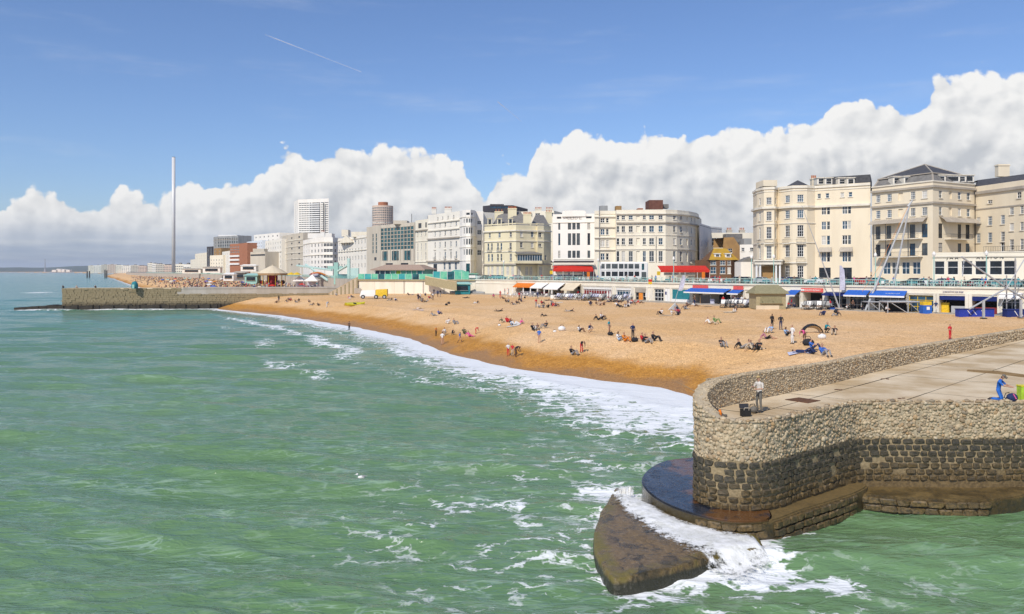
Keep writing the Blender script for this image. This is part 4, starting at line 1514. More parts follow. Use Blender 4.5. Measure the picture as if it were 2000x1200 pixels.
mb.lathe((c.x, c.y, ZZ(362, 188)), [(3.3, -.6), (3.2, 0), (.1, 1.7)], 10)
mb.build('turret_roof', 'slate', R1.root)
c = PX(1497, 195)
mb = MB()
mb.lathe((c.x, c.y, ZZ(364, 188)), [(2.8, -.4), (2.7, 0), (.1, 1.3)], 10)
mb.build('turret_roof', 'slate', R1.root)
# porch with columns
a, b_ = PX(1474, 187), PX(1526, 184.5)
mb = MB()
zt, zbt = ZZ(508, 186), ZZ(517, 186)
d = (b_ - a).normalized()
n = Vector((-d.y, d.x, 0))
mb.obox((*a.xy, zbt), b_ - a, n * 5, (0, 0, zt - zbt - .3))
mb.obox((*(a - d * .3 - n * .3).xy, zt - .3), (b_ - a) + d * .6, n * 5.3, (0, 0, .3))
o = mb.build('porch', 'trim', R1.root)
for f in (.06, .2, .8, .94):
    q = MB()
    c = a.lerp(b_, f) + n * .5
    q.lathe((c.x, c.y, PZT), [(.34, 0), (.34, .2), (.26, .3), (.22, zbt - PZT - .3), (.34, zbt - PZT - .02)], 10)
    q.build('column', 'white_paint', o)
mb = MB()
c = a.lerp(b_, .5) + n * 2.0
mb.obox((*(c - d * 1.9).xy, PZT), d * 3.8, n * .2, (0, 0, zbt - PZT - .4))
mb.build('entrance_door', 'ochre_wall', o)

# ---------------- the corner pavilion with the dark mansard
R2 = B('mansard_hotel', 'cream corner hotel with dark slate mansard roof and canopied balconies', 'hotel',
       [(1703, 179), (1822, 166), (1904, 173)], 352, 166, 'stucco_cream', depth=20, back=[(1900, 194), (1716, 206)])
colsL = [(1715, 1.05), (1737, 1.1), (1759, 1.1), (1783, 1.1), (1806, 1.25)]
colsR = [(1837, 1.1), (1856, 1.1), (1874, 1.1), (1891.5, 1.2)]
r2_ = [(371.5, 386), (403.5, 419.5)]
R2.rows(0, colsL, r2_, 'bars', blind=(2,))
R2.rows(1, colsR, r2_, 'sash', blind=(1,))
R2.rows(0, [(1715, 1.2), (1736, 1.2), (1782, 1.3), (1806, 1.3)], [(436, 463.5), (475, 499)], 'pair', 'frame_dark', sill=False)
R2.rows(1, [(1837, 1.4), (1874, 1.2), (1890, 1.4)], [(436, 465), (474, 492)], 'pair', 'frame_dark', sill=False)
R2.rows(0, [(1732, 1.75), (1749, 1.75), (1769, 1.75), (1790, 1.75)], [(512, 536)], 'pair', sill=False)
R2.finish('slate', False)
R2.cornice(362, .55, .45, None, 'trim_grey')
R2.cornice(352.5, .25, .25)
R2.cornice(394, .45, .42, None, 'trim_grey')
for pf in (465, 500.5):
    balcony(R2, 0, 1759, 10.6, pf, 1.0, 1.7)
balcony(R2, 1, 1866, 7.6, 466, 1.0, 1.5)
canopy(R2, 0, 1709, 1812, 423.5, 432.5, 1.9, 'trim_grey')
canopy(R2, 1, 1835, 1900, 423, 433.5, 1.7, 'trim_grey')
mb = MB()
for px in (1715, 1739, 1783):
    u, L_, d = R2.u_at(0, px)
    n = Vector((d.y, -d.x, 0))
    p = R2.w[0] + d * u + n * 1.6
    q = MB()
    q.tube((*p.xy, R2.z(501)), (*p.xy, R2.z(434)), .07, 6)
    q.build('balcony_post', 'iron', R2.root)
zc0 = R2.z1 - .05
pl = [PX(1706, 180.2), PX(1822, 167), PX(1902, 174), PX(1899, 193), PX(1718, 205)]
cc = [Vector((PX(1806, 177).x, 177)), Vector((PX(1806, 187).x, 187))]
mansard(R2, [(p.x, p.y) for p in pl], zc0, ZZ(336.5, 167), 1.5, ZZ(321.5, 177), ridge=cc)
for px, y in ((1752, 175.3), (1773, 173)):
    dormer(R2, px, 345.5, 360, y, 1.2)
for px, y, w in ((1840, 169.2, 1.2), (1861, 170.8, 2.6), (1880, 172.4, 1.2), (1894, 173.6, 1.5)):
    dormer(R2, px, 343, 356, y, w)
# ---------------- far right wing and its low restaurant front
R3 = B('slate_roofed_hotel', 'cream hotel wing with slate roof at the right edge of the photo', 'hotel',
       [(1905, 173), (2000, 160), (2120, 150)], 356, 164, 'stucco_cream', depth=20, back=[(2100, 180), (1905, 200)])
R3.rows(0, [(1911, 1.1), (1933.5, 1.2), (1958.5, 1.05)], [(420, 437.5), (452, 472)], 'bars')
R3.rows(0, [(1976, 1.1)], [(406, 420), (436.5, 452), (468.5, 489)], 'bars')
R3.rows(0, [(1990.5, 1.1)], [(377.5, 390)], 'sash')
R3.rows(0, [(1933.5, 1.3)], [(386.5, 393.5)], 'sash', pane=0)
R3.rows(0, [(1996, 1.4)], [(405, 420), (436, 452), (468, 489)], 'bars')
R3.rows(0, [(1958.5, 1.0)], [(469, 491)], 'sash')
R3.rows(1, [(2025, 1.2), (2060, 1.2), (2095, 1.2)], [(377, 390), (405, 420), (436, 452), (468, 489)], 'bars')
R3.finish('slate', False)
R3.cornice(367, .4, .6, None, 'trim_grey')
R3.cornice(402, .12, .25, None, 'trim_grey')
mb = MB()
a, b_, c, e = PX(1907, 174), PX(2130, 151), PX(2110, 158), PX(1910, 181)
for q0, q1, q2, q3 in ((a, b_, c, e),):
    zt = ZZ(336, 166)
    mb.add([(*q0.xy, R3.z1 - .4), (*q1.xy, R3.z1 - .4), (*q2.xy, zt), (*q3.xy, zt)], [(0, 1, 2, 3)])
    mb.add([(*q3.xy, zt), (*q2.xy, zt), (*(q2 + Vector((3, 9, 0))).xy, zt + .2), (*(q3 + Vector((3, 9, 0))).xy, zt + .2)], [(0, 1, 2, 3)])
    mb.add([(*q0.xy, R3.z1 - .4), (*q3.xy, zt), (*(q3 + Vector((3, 9, 0))).xy, R3.z1 - .4)], [(0, 1, 2)])
mb.build('pitched_roof', 'slate', R3.root)
R3.chimney(1950, 1972, 321, 345, 176, 'stucco_cream', 0)
mb = MB()
mb.tube(P(1904.5, 372, 172.6), P(1904.5, 500, 172.6), .09, 6)
mb.build('drainpipe', 'iron', R3.root)
R4 = B('restaurant_front', 'single-storey cream restaurant with large windows and roof terrace, below the hotel wing', 'restaurant',
       [(1821, 161), (2000, 151), (2090, 146)], 499, 155, 'stucco_pale', depth=9)
R4.rows(0, [(1835, 1.75), (1861, 1.9), (1888.5, 1.95), (1916.5, 2.1), (1945, 2.1), (1973, 2.1)], [(510, 537)], 'grid', pane=0, sill=False)
R4.rows(1, [(2012, 2.1), (2045, 2.1)], [(510, 537)], 'grid', pane=0, sill=False)
R4.finish('paving', True)
R4.cornice(499.5, .25, .2)
R4.cornice(492.5, .2, 1.0, None, 'stucco_pale', 'parapet')
balcony(R4, 0, 1965, 7.5, 492, 1.0, .3)
def lettering(b, i, text, px0, px1, py, size, material, y_out=.06, parent=None, name='sign_letters'):
    u0, L_, d = b.u_at(i, px0)
    u1 = b.u_at(i, px1)[0]
    n = Vector((d.y, -d.x, 0))
    p = b.w[i] + d * u0 + n * y_out
    cu = bpy.data.curves.new('t', 'FONT')
    cu.body = text
    cu.size = size
    cu.extrude = .03
    cu.resolution_u = 1
    o = bpy.data.objects.new('t', cu)
    COL.objects.link(o)
    bpy.context.view_layer.update()
    me = bpy.data.meshes.new_from_object(o.evaluated_get(bpy.context.evaluated_depsgraph_get()))
    bpy.data.objects.remove(o)
    me.materials.clear()
    me.materials.append(M(material))
    xs_ = [v.co.x for v in me.vertices]
    k = (u1 - u0) / max(xs_)
    me.name = name
    mw = Matrix(((d.x * k, 0, n.x, p.x), (d.y * k, 0, n.y, p.y), (0, 1, 0, b.z(py)), (0, 0, 0, 1)))
    return link(name, me, parent or b.root, mw)
lettering(R4, 0, 'J A A', 1849, 1872, 506, .75, 'iron')
lettering(R4, 0, 'A L B I O N', 1907, 1960, 506, .75, 'iron')

# ---------------- between: yard buildings
Y1 = B('side_street_house', 'white plain side-street house beside the curved hotel', 'house', [(1366, 243), (1388, 262)], 438, 248, 'white_render', depth=16, back=[(1410, 268), (1380, 262)])
Y1.rows(0, [(1371, 1.3), (1380, 1.3)], [(470, 482), (496, 510), (520, 536)], 'sash', pane=0)
Y1.finish()
Y2 = B('tall_pale_terrace', 'pale rear terrace with chimney stacks above the brown pub', 'house', [(1388, 262), (1412, 262), (1472, 262)], 455, 262, 'stucco_pale', depth=14)
Y2.rows(0, [(1395, 1.5), (1404, 1.5)], [(465, 480), (490, 506)], 'sash', pane=0)
Y2.finish('slate')
for a_, b_ in ((1396, 1403), (1420, 1430), (1445, 1455)):
    Y2.chimney(a_, b_, 449, 457, 266, 'beige_block', 3)
Y2.block(1418, 1450, 457, 474, 258, 4, 'slate_grey', 'roof_house')
Y3 = B('ochre_house', 'ochre gabled house wall rising behind the brown pub', 'house', [(1412, 246), (1445, 243)], 482, 245, 'ochre_wall', depth=12)
Y3.rows(0, [(1426, 1.3)], [(486, 494)], 'sash')
Y3.finish('slate')
mb = MB()
a, b_ = PX(1412, 246), PX(1445, 243)
zt = ZZ(464, 245)
m_ = a.lerp(b_, .5)
for k in (0, 12):
    pass
mb.add([(*a.xy, Y3.z1), (*b_.xy, Y3.z1), (*b_.lerp(a, .35).xy, zt), (*a.lerp(b_, .05).xy, zt)], [(0, 1, 2, 3)])
mb.add([(v[0], v[1] + 12, v[2]) for v in mb.v], [(3, 2, 1, 0)])
mb.add([mb.v[3], mb.v[2], mb.v[6], mb.v[7]], [(0, 1, 2, 3)], 1)
mb.add([mb.v[2], mb.v[1], mb.v[5], mb.v[6]], [(0, 1, 2, 3)], 1)
mb.build('gable', ['ochre_wall', 'slate'], Y3.root)
Y4 = B('brown_pub', 'small brown pub with mustard tiled roof and white dormers', 'pub', [(1386, 222), (1428, 221), (1441, 224)], 508, 222, 'brown_wall', depth=9)
Y4.rows(0, [(1393, 1.5), (1411.5, 1.4), (1424, .9)], [(509.5, 518), (522, 535)], 'sash')
Y4.finish('mustard_roof', False)
mb = MB()
a, b_ = PX(1384.5, 221.2), PX(1443, 221.8)
zt, ze = ZZ(485, 224), Y4.z1
r0, r1 = PX(1394, 226), PX(1418, 226)
mb.add([(*a.xy, ze), (*b_.xy, ze), (*r1.xy, zt), (*r0.xy, zt)], [(0, 1, 2, 3)])
mb.add([(*b_.xy, ze), (b_.x + .3, b_.y + 9.6, ze), (*r1.xy, zt)], [(0, 1, 2)])
mb.add([(*a.xy, ze), (*r0.xy, zt), (a.x, a.y + 9.6, ze)], [(0, 1, 2)], 1)
mb.add([(a.x, a.y + 9.6, ze), (*r0.xy, zt), (*r1.xy, zt), (b_.x + .3, b_.y + 9.6, ze)], [(0, 1, 2, 3)])
mb.build('tiled_roof', ['mustard_roof', 'brown_wall'], Y4.root)
for px in (1401.5, 1422.5):
    dormer(Y4, px, 496, 503, 222.4, 1.1, 'white_paint')
Y5 = B('white_gabled_house', 'white rendered house with grey gable next to the bay-fronted hotel', 'house', [(1445, 232), (1472, 230)], 478, 231, 'white_render', depth=12)
Y5.rows(0, [(1451, .9), (1468, 1.2)], [(484, 491)], 'sash', pane=0)
Y5.rows(0, [(1455, 1.2)], [(503, 508)], 'sash', pane=0)
Y5.finish('slate_grey')
Y5.block(1453, 1468, 466, 478, 236, 4, 'grey_panel', 'roof_house')
mb = MB()
a, b_ = PX(1447, 214), PX(1473, 214)
zt = ZZ(501, 214)
mb.prism([(a.x, a.y), (b_.x, b_.y), (b_.x, b_.y + 6), (a.x, a.y + 6)], PZT, ZZ(512, 214), 0)
mb.add([(*a.xy, ZZ(512, 214)), (*b_.xy, ZZ(512, 214)), (*b_.xy, zt), (a.x + 1.8, a.y, zt - .6)], [(0, 1, 2, 3)], 1)
mb.add([(v[0], v[1] + 6, v[2]) for v in mb.v[-4:]], [(3, 2, 1, 0)], 1)
k = len(mb.v)
mb.add([mb.v[k - 8], mb.v[k - 5], mb.v[k - 1], mb.v[k - 4]], [(0, 1, 2, 3)], 1)
mb.add([mb.v[k - 5], mb.v[k - 6], mb.v[k - 2], mb.v[k - 1]], [(0, 1, 2, 3)], 1)
mb.build('gabled_annex', ['white_render', 'slate_grey'], Y5.root)

# ---------------- the big pale hotel with the curved right end
Q = B('curved_hotel', 'broad pale hotel with rounded right-hand end and brown box on its roof', 'hotel',
      [(1161, 236), (1202, 236), (1204, 233), (1300, 231), (1322, 233), (1345, 238), (1360, 245), (1364, 252)], 413, 233, 'stucco_pale', depth=22, back=[(1370, 270), (1165, 262)])
Q.rows(0, [(1177, 1.25), (1186.3, .85)], [(425.5, 434), (446.5, 458), (469, 482), (495, 508)], 'pair')
qr = [(421.5, 429.5), (442, 454), (466, 478.5), (491, 511.5)]
Q.rows(2, [(1207, .8), (1217.5, 1.0), (1232, 1.2), (1246, 1.0), (1258.5, .95), (1272.7, 1.4), (1290.3, 1.2)], qr, 'sash', blind=(3,))
Q.rows(3, [(1317.5, 1.0)], qr, 'sash')
Q.rows(4, [(1330.3, 1.2), (1341.5, 1.0)], qr, 'sash', blind=(1,))
Q.rows(5, [(1350.5, 1.0)], qr, 'sash')
Q.rows(5, [(1357.5, .8)], qr[:3], 'sash')
Q.finish('lead', False)
Q.cornice(410.5, .15, 1.0, None, 'stucco_pale', 'parapet')
Q.cornice(417, .5, .35, (2, 7))
Q.cornice(421, .4, .35, (0, 1))
Q.cornice(434.5, .5, .4, (2, 7), 'trim_grey')
Q.cornice(459.5, .14, .2, (2, 7))
Q.cornice(442.5, .3, .3, (0, 1), 'trim_grey')
Q.cornice(486, .22, .3, (2, 7))
for py in (462.5, 486.5):
    Q.cornice(py, .45, .3, (0, 1), 'trim')
balcony(Q, 5, 1351, 3.0, 513, .9, .6)
Q.block(1268, 1295, 391, 409, 240, 7, 'brick_brown', 'roof_box')
Q.block(1172, 1187, 402, 412, 242, 3, 'grey_panel', 'roof_plant')
Q.block(1203, 1214, 402.5, 412, 242, 3, 'ochre_wall', 'roof_plant')
Q.block(1246, 1256, 407, 412, 242, 3, 'brick_red', 'roof_plant')
Q.block(1296, 1306, 399, 407, 243, 3, 'slate_grey', 'roof_plant')
for px, pa, yy in ((1170.5, 409, 235.6), (1281.5, 462, 231.2)):
    mb = MB()
    mb.tube(P(px, pa, yy), P(px, 512, yy), .09, 6)
    mb.build('drainpipe', 'lead', Q.root)
# ---------------- art deco front
A = B('art_deco_hotel', 'smooth white art deco front with tall strip windows and stepped parapet', 'hotel', [(1080, 243), (1161, 240)], 418, 241, 'white_render', depth=18)
A.rows(0, [(1092.3, .55), (1150, .8)], [(435.5, 448.5), (456, 479), (490, 504)], 'bars', 'frame_dark', sill=False)
A.rows(0, [(1112.3, 1.0), (1121, 1.0), (1129.5, 1.0)], [(435.5, 448.5), (456, 479), (490, 504)], 'bars', 'frame_dark', pane=2, sill=False)
A.rows(0, [(1092, 1.4), (1150, 1.7)], [(423, 427)], 'grid', 'frame_dark', pane=0, sill=False)
A.finish('lead', False)
mb = MB()
a, b_ = PX(1098, 241.9), PX(1144, 240.6)
pr = [(0, 0), (0, .55), (.03, .85), (.12, .98), (.5, 1.05), (.88, .98), (.97, .85), (1, .55), (1, 0)]
H_ = ZZ(411.5, 241) - A.z1
fr_ = [a.lerp(b_, u) + Vector((0, -.25, A.z1 + v * H_ - (.8 if v == 0 else 0))) for u, v in pr]
mb.add(fr_ + [v + Vector((0, 1.0, 0)) for v in fr_], [tuple(range(9))] + [tuple(range(9, 18))[::-1]] + [(i, 9 + i, 9 + (i + 1) % 9, (i + 1) % 9)[::-1] for i in range(9)])
mb.build('stepped_parapet', 'white_render', A.root)
lettering(A, 0, 'CLIDE', 1105, 1136, 428.5, 1.3, 'trim_grey', .05)
A.cornice(434, .2, .2)
mb = MB()
a, b_ = PX(1077, 237), PX(1160, 234)
mb.obox((a.x, a.y, ZZ(513, 236)), b_ - a, (0, 5, 0), (0, 0, .5))
mb.build('flat_canopy', 'dark_cladding', A.root)
A.cornice(506, .15, .2)
# ---------------- Victorian hotel
V = B('gabled_victorian_hotel', 'cream yellow Victorian hotel with slate roof, chimney stacks and sun lounge', 'hotel',
      [(946, 279), (1008, 269), (1048, 273), (1050, 272), (1062, 273), (1076, 277)], 440, 270, 'stucco_yellow', depth=20, back=[(1074, 297), (950, 303)])
V.rows(0, [(956.5, .8), (975.5, 1.0), (997.3, 1.0)], [(453, 463)], 'sash')
V.rows(0, [(953.5, .75), (960.5, .75), (972.3, .75), (979, .75), (997, 1.0)], [(474, 488)], 'sash')
V.rows(0, [(954.5, .75), (961, .75), (972.3, .75), (979, .75), (997.5, 1.0)], [(495.5, 510)], 'sash')
V.rows(1, [(1018.5, 1.0), (1039.5, 1.0)], [(452, 463), (473, 484)], 'sash')
V.rows(3, [(1054.5, 1.2)], [(454, 463), (475.5, 482)], 'sash')
V.rows(4, [(1066, 1.2)], [(498, 508)], 'sash')
V.rows(0, [(954, 1.1), (961.5, 1.1), (972, 1.2), (981, 1.2), (991.5, 1.3), (1001, 1.3)], [(520.5, 538)], 'sash', pane=3, sill=False)
V.rows(1, [(1013.5, 1.3), (1029, 1.3), (1037, 1.2)], [(520.5, 538)], 'sash', pane=3, sill=False)
V.rows(3, [(1056, 1.2)], [(521, 538)], 'sash', pane=3, sill=False)
V.finish('slate_grey', False)
V.cornice(449.5, .5, .45, None, 'trim')
V.cornice(470, .3, .3, None, 'trim')
V.cornice(491, .2, .25, (0, 1), 'trim')
V.cornice(515, .5, .5, None, 'trim_grey')
for px, w in ((957, 2.2), (975.5, 2.2), (997, 1.6)):
    balcony(V, 0, px, w, 490, .8, .5)
# sun lounge
a, b_ = PX(1011, 266.2), PX(1059, 269)
lounge = MB()
d = (b_ - a).normalized()
n = Vector((-d.y, d.x, 0))
z0_, z1_, z2_ = ZZ(510, 268), ZZ(498, 268), ZZ(491, 268)
lounge.obox((*a.xy, ZZ(515, 268)), b_ - a, n * 3.5, (0, 0, z0_ - ZZ(515, 268)))
lounge.obox((*a.xy, z1_), b_ - a, n * 3.5, (0, 0, .3))
lo_ = lounge.build('sun_lounge', 'stucco_yellow', V.root)
k = 10
Lw = (b_ - a).length
for j in range(k):
    q = a + d * (Lw * (j + .5) / k)
    mw = Matrix(((d.x, n.x, 0, q.x), (d.y, n.y, 0, q.y), (0, 0, 1, z0_), (0, 0, 0, 1)))
    f_, panes, s_ = win_meshes(Lw / k, z1_ - z0_, 'plain', 'frame_white')
    w_ = link('lounge_window', f_, lo_, mw)
    link('lounge_pane', panes[1], lo_, mw)
mb = MB()
mb.add([(*(a - d * .4 - n * .4).xy, z1_ + .3), (*(b_ + d * .4 - n * .4).xy, z1_ + .3), (*(b_ - d * 1.5 + n * 3.6).xy, z2_), (*(a + n * 3.6).xy, z2_)], [(0, 1, 2, 3)])
mb.build('lounge_roof', 'slate_grey', lo_)
# slate roof with gables and dormers
mb = MB()
def roof4(p0, p1, p2, p3, ze, zr, r0, r1):
    mb.add([(*p0.xy, ze), (*p1.xy, ze), (*r1.xy, zr), (*r0.xy, zr)], [(0, 1, 2, 3)])
    mb.add([(*p1.xy, ze), (*p2.xy, ze), (*r1.xy, zr)], [(0, 1, 2)])
    mb.add([(*p2.xy, ze), (*p3.xy, ze), (*r0.xy, zr), (*r1.xy, zr)], [(0, 1, 2, 3)])
    mb.add([(*p3.xy, ze), (*p0.xy, ze), (*r0.xy, zr)], [(0, 1, 2)])
ze = V.z1
roof4(PX(960, 279), PX(1009, 271), PX(1012, 295), PX(956, 301), ze, ZZ(416, 283), PX(974, 289), PX(1000, 285))
roof4(PX(1036, 274), PX(1074, 278), PX(1076, 296), PX(1034, 294), ze, ZZ(419, 283), PX(1046, 285), PX(1062, 287))
roof4(PX(995, 275), PX(1036, 273), PX(1036, 294), PX(1000, 294), ze, ZZ(412, 283), PX(1006, 284), PX(1016, 284))
mb.build('slate_roof', 'slate_grey', V.root)
V.cornice(440, .05, .35, None, 'stucco_yellow', 'parapet', z=V.z1 + .7)
for px, y in ((956.5, 279), (975.5, 276), (997, 273)):
    dormer(V, px, 427.5, 441, y, 1.1, 'stucco_yellow')
V.chimney(992, 1009, 407, 428, 281, 'stucco_yellow', 6)
V.chimney(1022, 1038, 418, 442, 275, 'stucco_yellow', 6)
V.chimney(966, 983, 413, 432, 288, 'stucco_yellow', 3)
V.chimney(1066, 1078, 414, 436, 293, 'stucco_yellow', 4)
K = B('dark_roof_block', 'black clad box building showing above the Victorian hotel roofs', 'building', [(943, 320), (957, 316), (1002, 316)], 402, 318, 'dark_cladding', depth=20)
K.regular(1, 9, [(404, 408)], 2.2, 'plain', fr='frame_dark', pane=1, sill=False)
K.finish('dark_cladding')
K.block(957, 984, 399, 402, 322, 8, 'dark_cladding', 'roof_plant')
VB = B('pale_rear_block', 'pale rear block with water tanks between the Victorian and art deco hotels', 'building', [(1000, 318), (1082, 312)], 413, 315, 'stucco_pale', depth=12)
VB.rows(0, [(1036, 1.6), (1050, 2), (1074, 3)], [(417, 423)], 'sash', pane=0)
VB.finish()
for a_, b_ in ((1045, 1058), (1066, 1080)):
    VB.chimney(a_, b_, 408, 415, 318, 'stucco_pale', 5)
# ---------------- white Regency hotel and its bow tower
T = B('bow_tower_hotel', 'white hotel with glazed round bow rising the full height', 'hotel',
      [(898, 301), (903, 296), (910, 293.5), (919, 293), (926, 295), (930, 300), (944, 300)], 411, 295, 'white_render', depth=14, back=[(944, 316), (898, 316)])
tr = [(427.5, 436), (445, 457), (467, 478.5), (487, 498.5)]
T.rows(1, [(906.3, .95)], tr, 'plain', pane=2, sill=False)
T.rows(2, [(912, 1.05), (917, .9)], tr, 'plain', pane=2, sill=False)
T.rows(3, [(921.5, .9)], tr, 'plain', pane=0, sill=False)
T.rows(4, [(928, .7)], tr, 'plain', pane=2, sill=False)
T.rows(2, [(914, 1.5)], [(416.5, 421)], 'plain', pane=0, sill=False)
T.rows(3, [(922, 1.1)], [(416.5, 421)], 'plain', pane=0, sill=False)
T.rows(5, [(936, 1.5)], [(430, 437), (448, 457), (469, 478), (488, 498)], 'sash', pane=2, sill=False)
T.rows(2, [(914, 1.5)], [(515, 534)], 'plain', 'frame_dark', pane=4, sill=False)
T.finish('lead')
for py in (424, 441.5, 462, 483, 509):
    T.cornice(py, .2, .2, (0, 5))
G = B('regency_hotel', 'white Regency hotel with moulded cornices and a columned ground floor', 'hotel', [(836, 323), (898, 301)], 416, 310, 'stucco_white', depth=18)
G.rows(0, [(849.7, .9), (859.3, .9), (869.5, 1.2), (880.6, 1.0), (891, 1.1)], [(435, 442.5), (451, 459.5), (472, 482.5), (492, 505.5)], 'sash')
G.rows(0, [(855, .8), (864.5, .8), (875, .8), (886, .8)], [(422, 428)], 'sash', pane=0)
G.rows(0, [(868, 1.6), (878, 1.9), (890, 1.8)], [(513, 527)], 'sash', pane=1)
G.rows(0, [(850, 3.2)], [(516, 538)], 'grid', 'frame_dark', pane=0, sill=False)
G.finish('lead')
G.cornice(432, .45, .35)
G.cornice(447.5, .45, .4, None, 'trim')
G.cornice(464, .6, .5, None, 'trim_grey')
G.cornice(509, .9, .45, None, 'trim_grey')
for px in (849.7, 869.5, 891):
    balcony(G, 0, px, 1.9, 506, .8, .5)
for px in (849.7, 869.5, 880.6):
    u, L_, d = G.u_at(0, px)
    n = Vector((d.y, -d.x, 0))
    p = G.w[0] + d * (u - .9)
    q = MB()
    q.obox((*p.xy, G.z(488)), d * 1.8, n * .35, (0, 0, .25))
    q.build('window_hood', 'trim', G.root)
G.chimney(843, 852, 408, 418, 325, 'stucco_white', 4)
G.chimney(868, 882, 407, 416, 316, 'stucco_white', 5)
G2 = B('narrow_cream_house', 'narrow cream house squeezed between glass hotel and Regency hotel', 'house', [(811, 335), (836, 323)], 430, 330, 'stucco_pale', depth=18)
G2.rows(0, [(816, .9), (823, .9), (831.5, 1.0)], [(452, 461), (476, 488), (493, 507), (520, 536)], 'sash')
G2.rows(0, [(820, 3.5), (832, 1.6)], [(436, 446)], 'grid', 'frame_dark', pane=0, sill=False)
G2.finish('slate')
G2.cornice(449.5, .6, .4, None, 'trim_grey')
G2.cornice(471, .2, .25)
G2.cornice(511, .3, .3)
# ---------------- concrete and green glass hotel
H = B('green_glass_hotel', 'modern concrete hotel with a wide grid of green glass windows', 'hotel',
      [(716, 376), (744, 358), (810, 337)], 437, 346, 'beige_block', depth=24, back=[(815, 360), (720, 400)])
H.rows(0, [(728.5, 1.7), (735, 1.7)], [(453, 460), (461, 468), (469.5, 476.5), (478, 485), (486, 493)], 'plain', 'frame_dark', pane=4, sill=False)
H.rows(0, [(733, 3.2)], [(501.5, 508)], 'grid', 'frame_dark', pane=0, sill=False)
cols = [(746.9 + k * 6.5, 2.45) for k in range(10)]
H.rows(1, cols, [(444 + k * 7.4, 450.2 + k * 7.4) for k in range(6)], 'plain', 'frame_dark', pane=4, sill=False)
H.rows(1, [(752, 4.6), (772, 5.6), (796, 5.2)], [(490, 509)], 'grid', 'frame_dark', pane=4, sill=False)
H.rows(1, [(760, 6), (790, 6)], [(514, 532)], 'grid', 'frame_dark', pane=0, sill=False)
H.finish('lead')
mb = MB()
for k in range(11):
    u, L_, d = H.u_at(1, 743.6 + k * 6.5)
    n = Vector((d.y, -d.x, 0))
    p = H.w[1] + d * max(u - .2, 0)
    q = MB()
    q.obox((*p.xy, H.z(510)), d * .2, n * .16, (0, 0, H.z(442) - H.z(510)))
    q.build('facade_fin', 'concrete', H.root)
H.block(768, 795, 431, 438, 345, 8, 'beige_block', 'roof_plant')
mb = MB()
mb.tube(P(804, 418, 340), P(804, 438, 340), .12, 5)
mb.tube(P(836, 423, 335), P(836, 434, 335), .2, 5)
mb.build('mast', 'iron', H.root)
# ---------------- far row towards the left
def simple(name, label, cat, pts, top, yr, wall, rows, n, w, style='sash', pane=0, depth=14, roof='lead', corn=(), back=None, fr='frame_white', segs=None):
    b = B(name, label, cat, pts, top, yr, wall, depth=depth, back=back)
    for i in range(len(pts) - 1):
        k = n[i] if isinstance(n, (list, tuple)) else n
        if k:
            b.regular(i, k, rows, w * 1.3, style, pane=pane, sill=False, fr=fr)
    b.finish(roof)
    for c in corn:
        b.cornice(c, .3, .4)
    return b
def rowpy(a, b, n, frac=.6):
    st = (b - a) / n
    return [(a + k * st, a + (k + frac) * st) for k in range(n)]
W1 = simple('cream_terrace', 'cream terrace with a small gable, left of the green glass hotel', 'hotel', [(660, 428), (686, 408), (716, 380)], 462, 400, 'stucco_white', rowpy(470, 530, 4, .55), [5, 5], 1.3, corn=(466, 489), pane=None)
W1.block(667, 680, 449, 462, 425, 6, 'stucco_pale', 'roof_house')
W1.block(686, 716, 453, 463, 398, 8, 'stucco_pale', 'roof_house')
mb = MB()
a, b_ = PX(661, 416), PX(690, 402)
m_ = a.lerp(b_, .5)
mb.add([(*a.xy, ZZ(474, 405)), (*b_.xy, ZZ(474, 405)), (*m_.xy, ZZ(459, 405)), (a.x, a.y + 8, ZZ(474, 405)), (b_.x, b_.y + 8, ZZ(474, 405)), (m_.x, m_.y + 8, ZZ(459, 405))],
       [(0, 1, 2), (5, 4, 3), (1, 4, 5, 2), (0, 2, 5, 3)])
mb.build('gable', 'stucco_pale', W1.root)
W2 = simple('white_bowed_hotel', 'white hotel with bowed end and dark sash windows below the tall white tower', 'hotel', [(592, 480), (606, 455), (632, 438), (650, 436), (660, 442)], 466, 450, 'white_render',
            rowpy(477, 531, 5, .55), [3, 4, 3, 1], 1.4, corn=(474, 498), pane=0)
W2.block(601, 648, 456, 466, 462, 8, 'white_render', 'attic')
W2.chimney(626, 634, 453, 462, 456, 'white_render', 3)
simple('beige_slab_block', 'beige slab block with thin floor lines and a shaded stair strip', 'apartment block', [(550, 560), (577, 520), (592, 505)], 458, 530, 'beige_block', rowpy(464, 526, 6, .3), [2, 1], 3.0, 'grid', corn=(470, 482, 494, 506), fr='frame_dark')
simple('cream_hotel', 'cream hotel with many small windows between white and beige blocks', 'hotel', [(518, 590), (550, 545)], 468, 560, 'stucco_white', rowpy(473, 528, 6, .5), 7, 1.3, corn=(492,))
simple('white_slope_block', 'white block with slanting roofline behind the seafront', 'apartment block', [(496, 640), (546, 600)], 457, 620, 'white_render', rowpy(461, 484, 3, .4), 6, 1.8)
simple('blue_white_block', 'bluish white block with narrow bright fins', 'apartment block', [(482, 650), (512, 612)], 471, 630, 'blue_white', rowpy(475, 512, 6, .4), 8, 1.5, pane=2)
b = simple('slant_roofed_centre', 'low grey stone hall with slanting roof and dark ribbon window', 'hall', [(489, 560), (518, 545)], 492, 550, 'beige_block', [(497, 500)], 1, 16, 'grid', fr='frame_dark')
b.rows(0, [(507, 6)], [(507, 512)], 'grid', 'frame_dark', pane=0, sill=False)
b.block(494, 516, 486, 493, 556, 8, 'beige_block', 'roof_house')
b = simple('red_brick_block', 'red brick block with white balcony bands on its left', 'apartment block', [(449, 655), (468, 640), (483, 620)], 476, 640, 'brick_red', rowpy(481, 496, 3, .5), [4, 0], 2.6, 'grid')
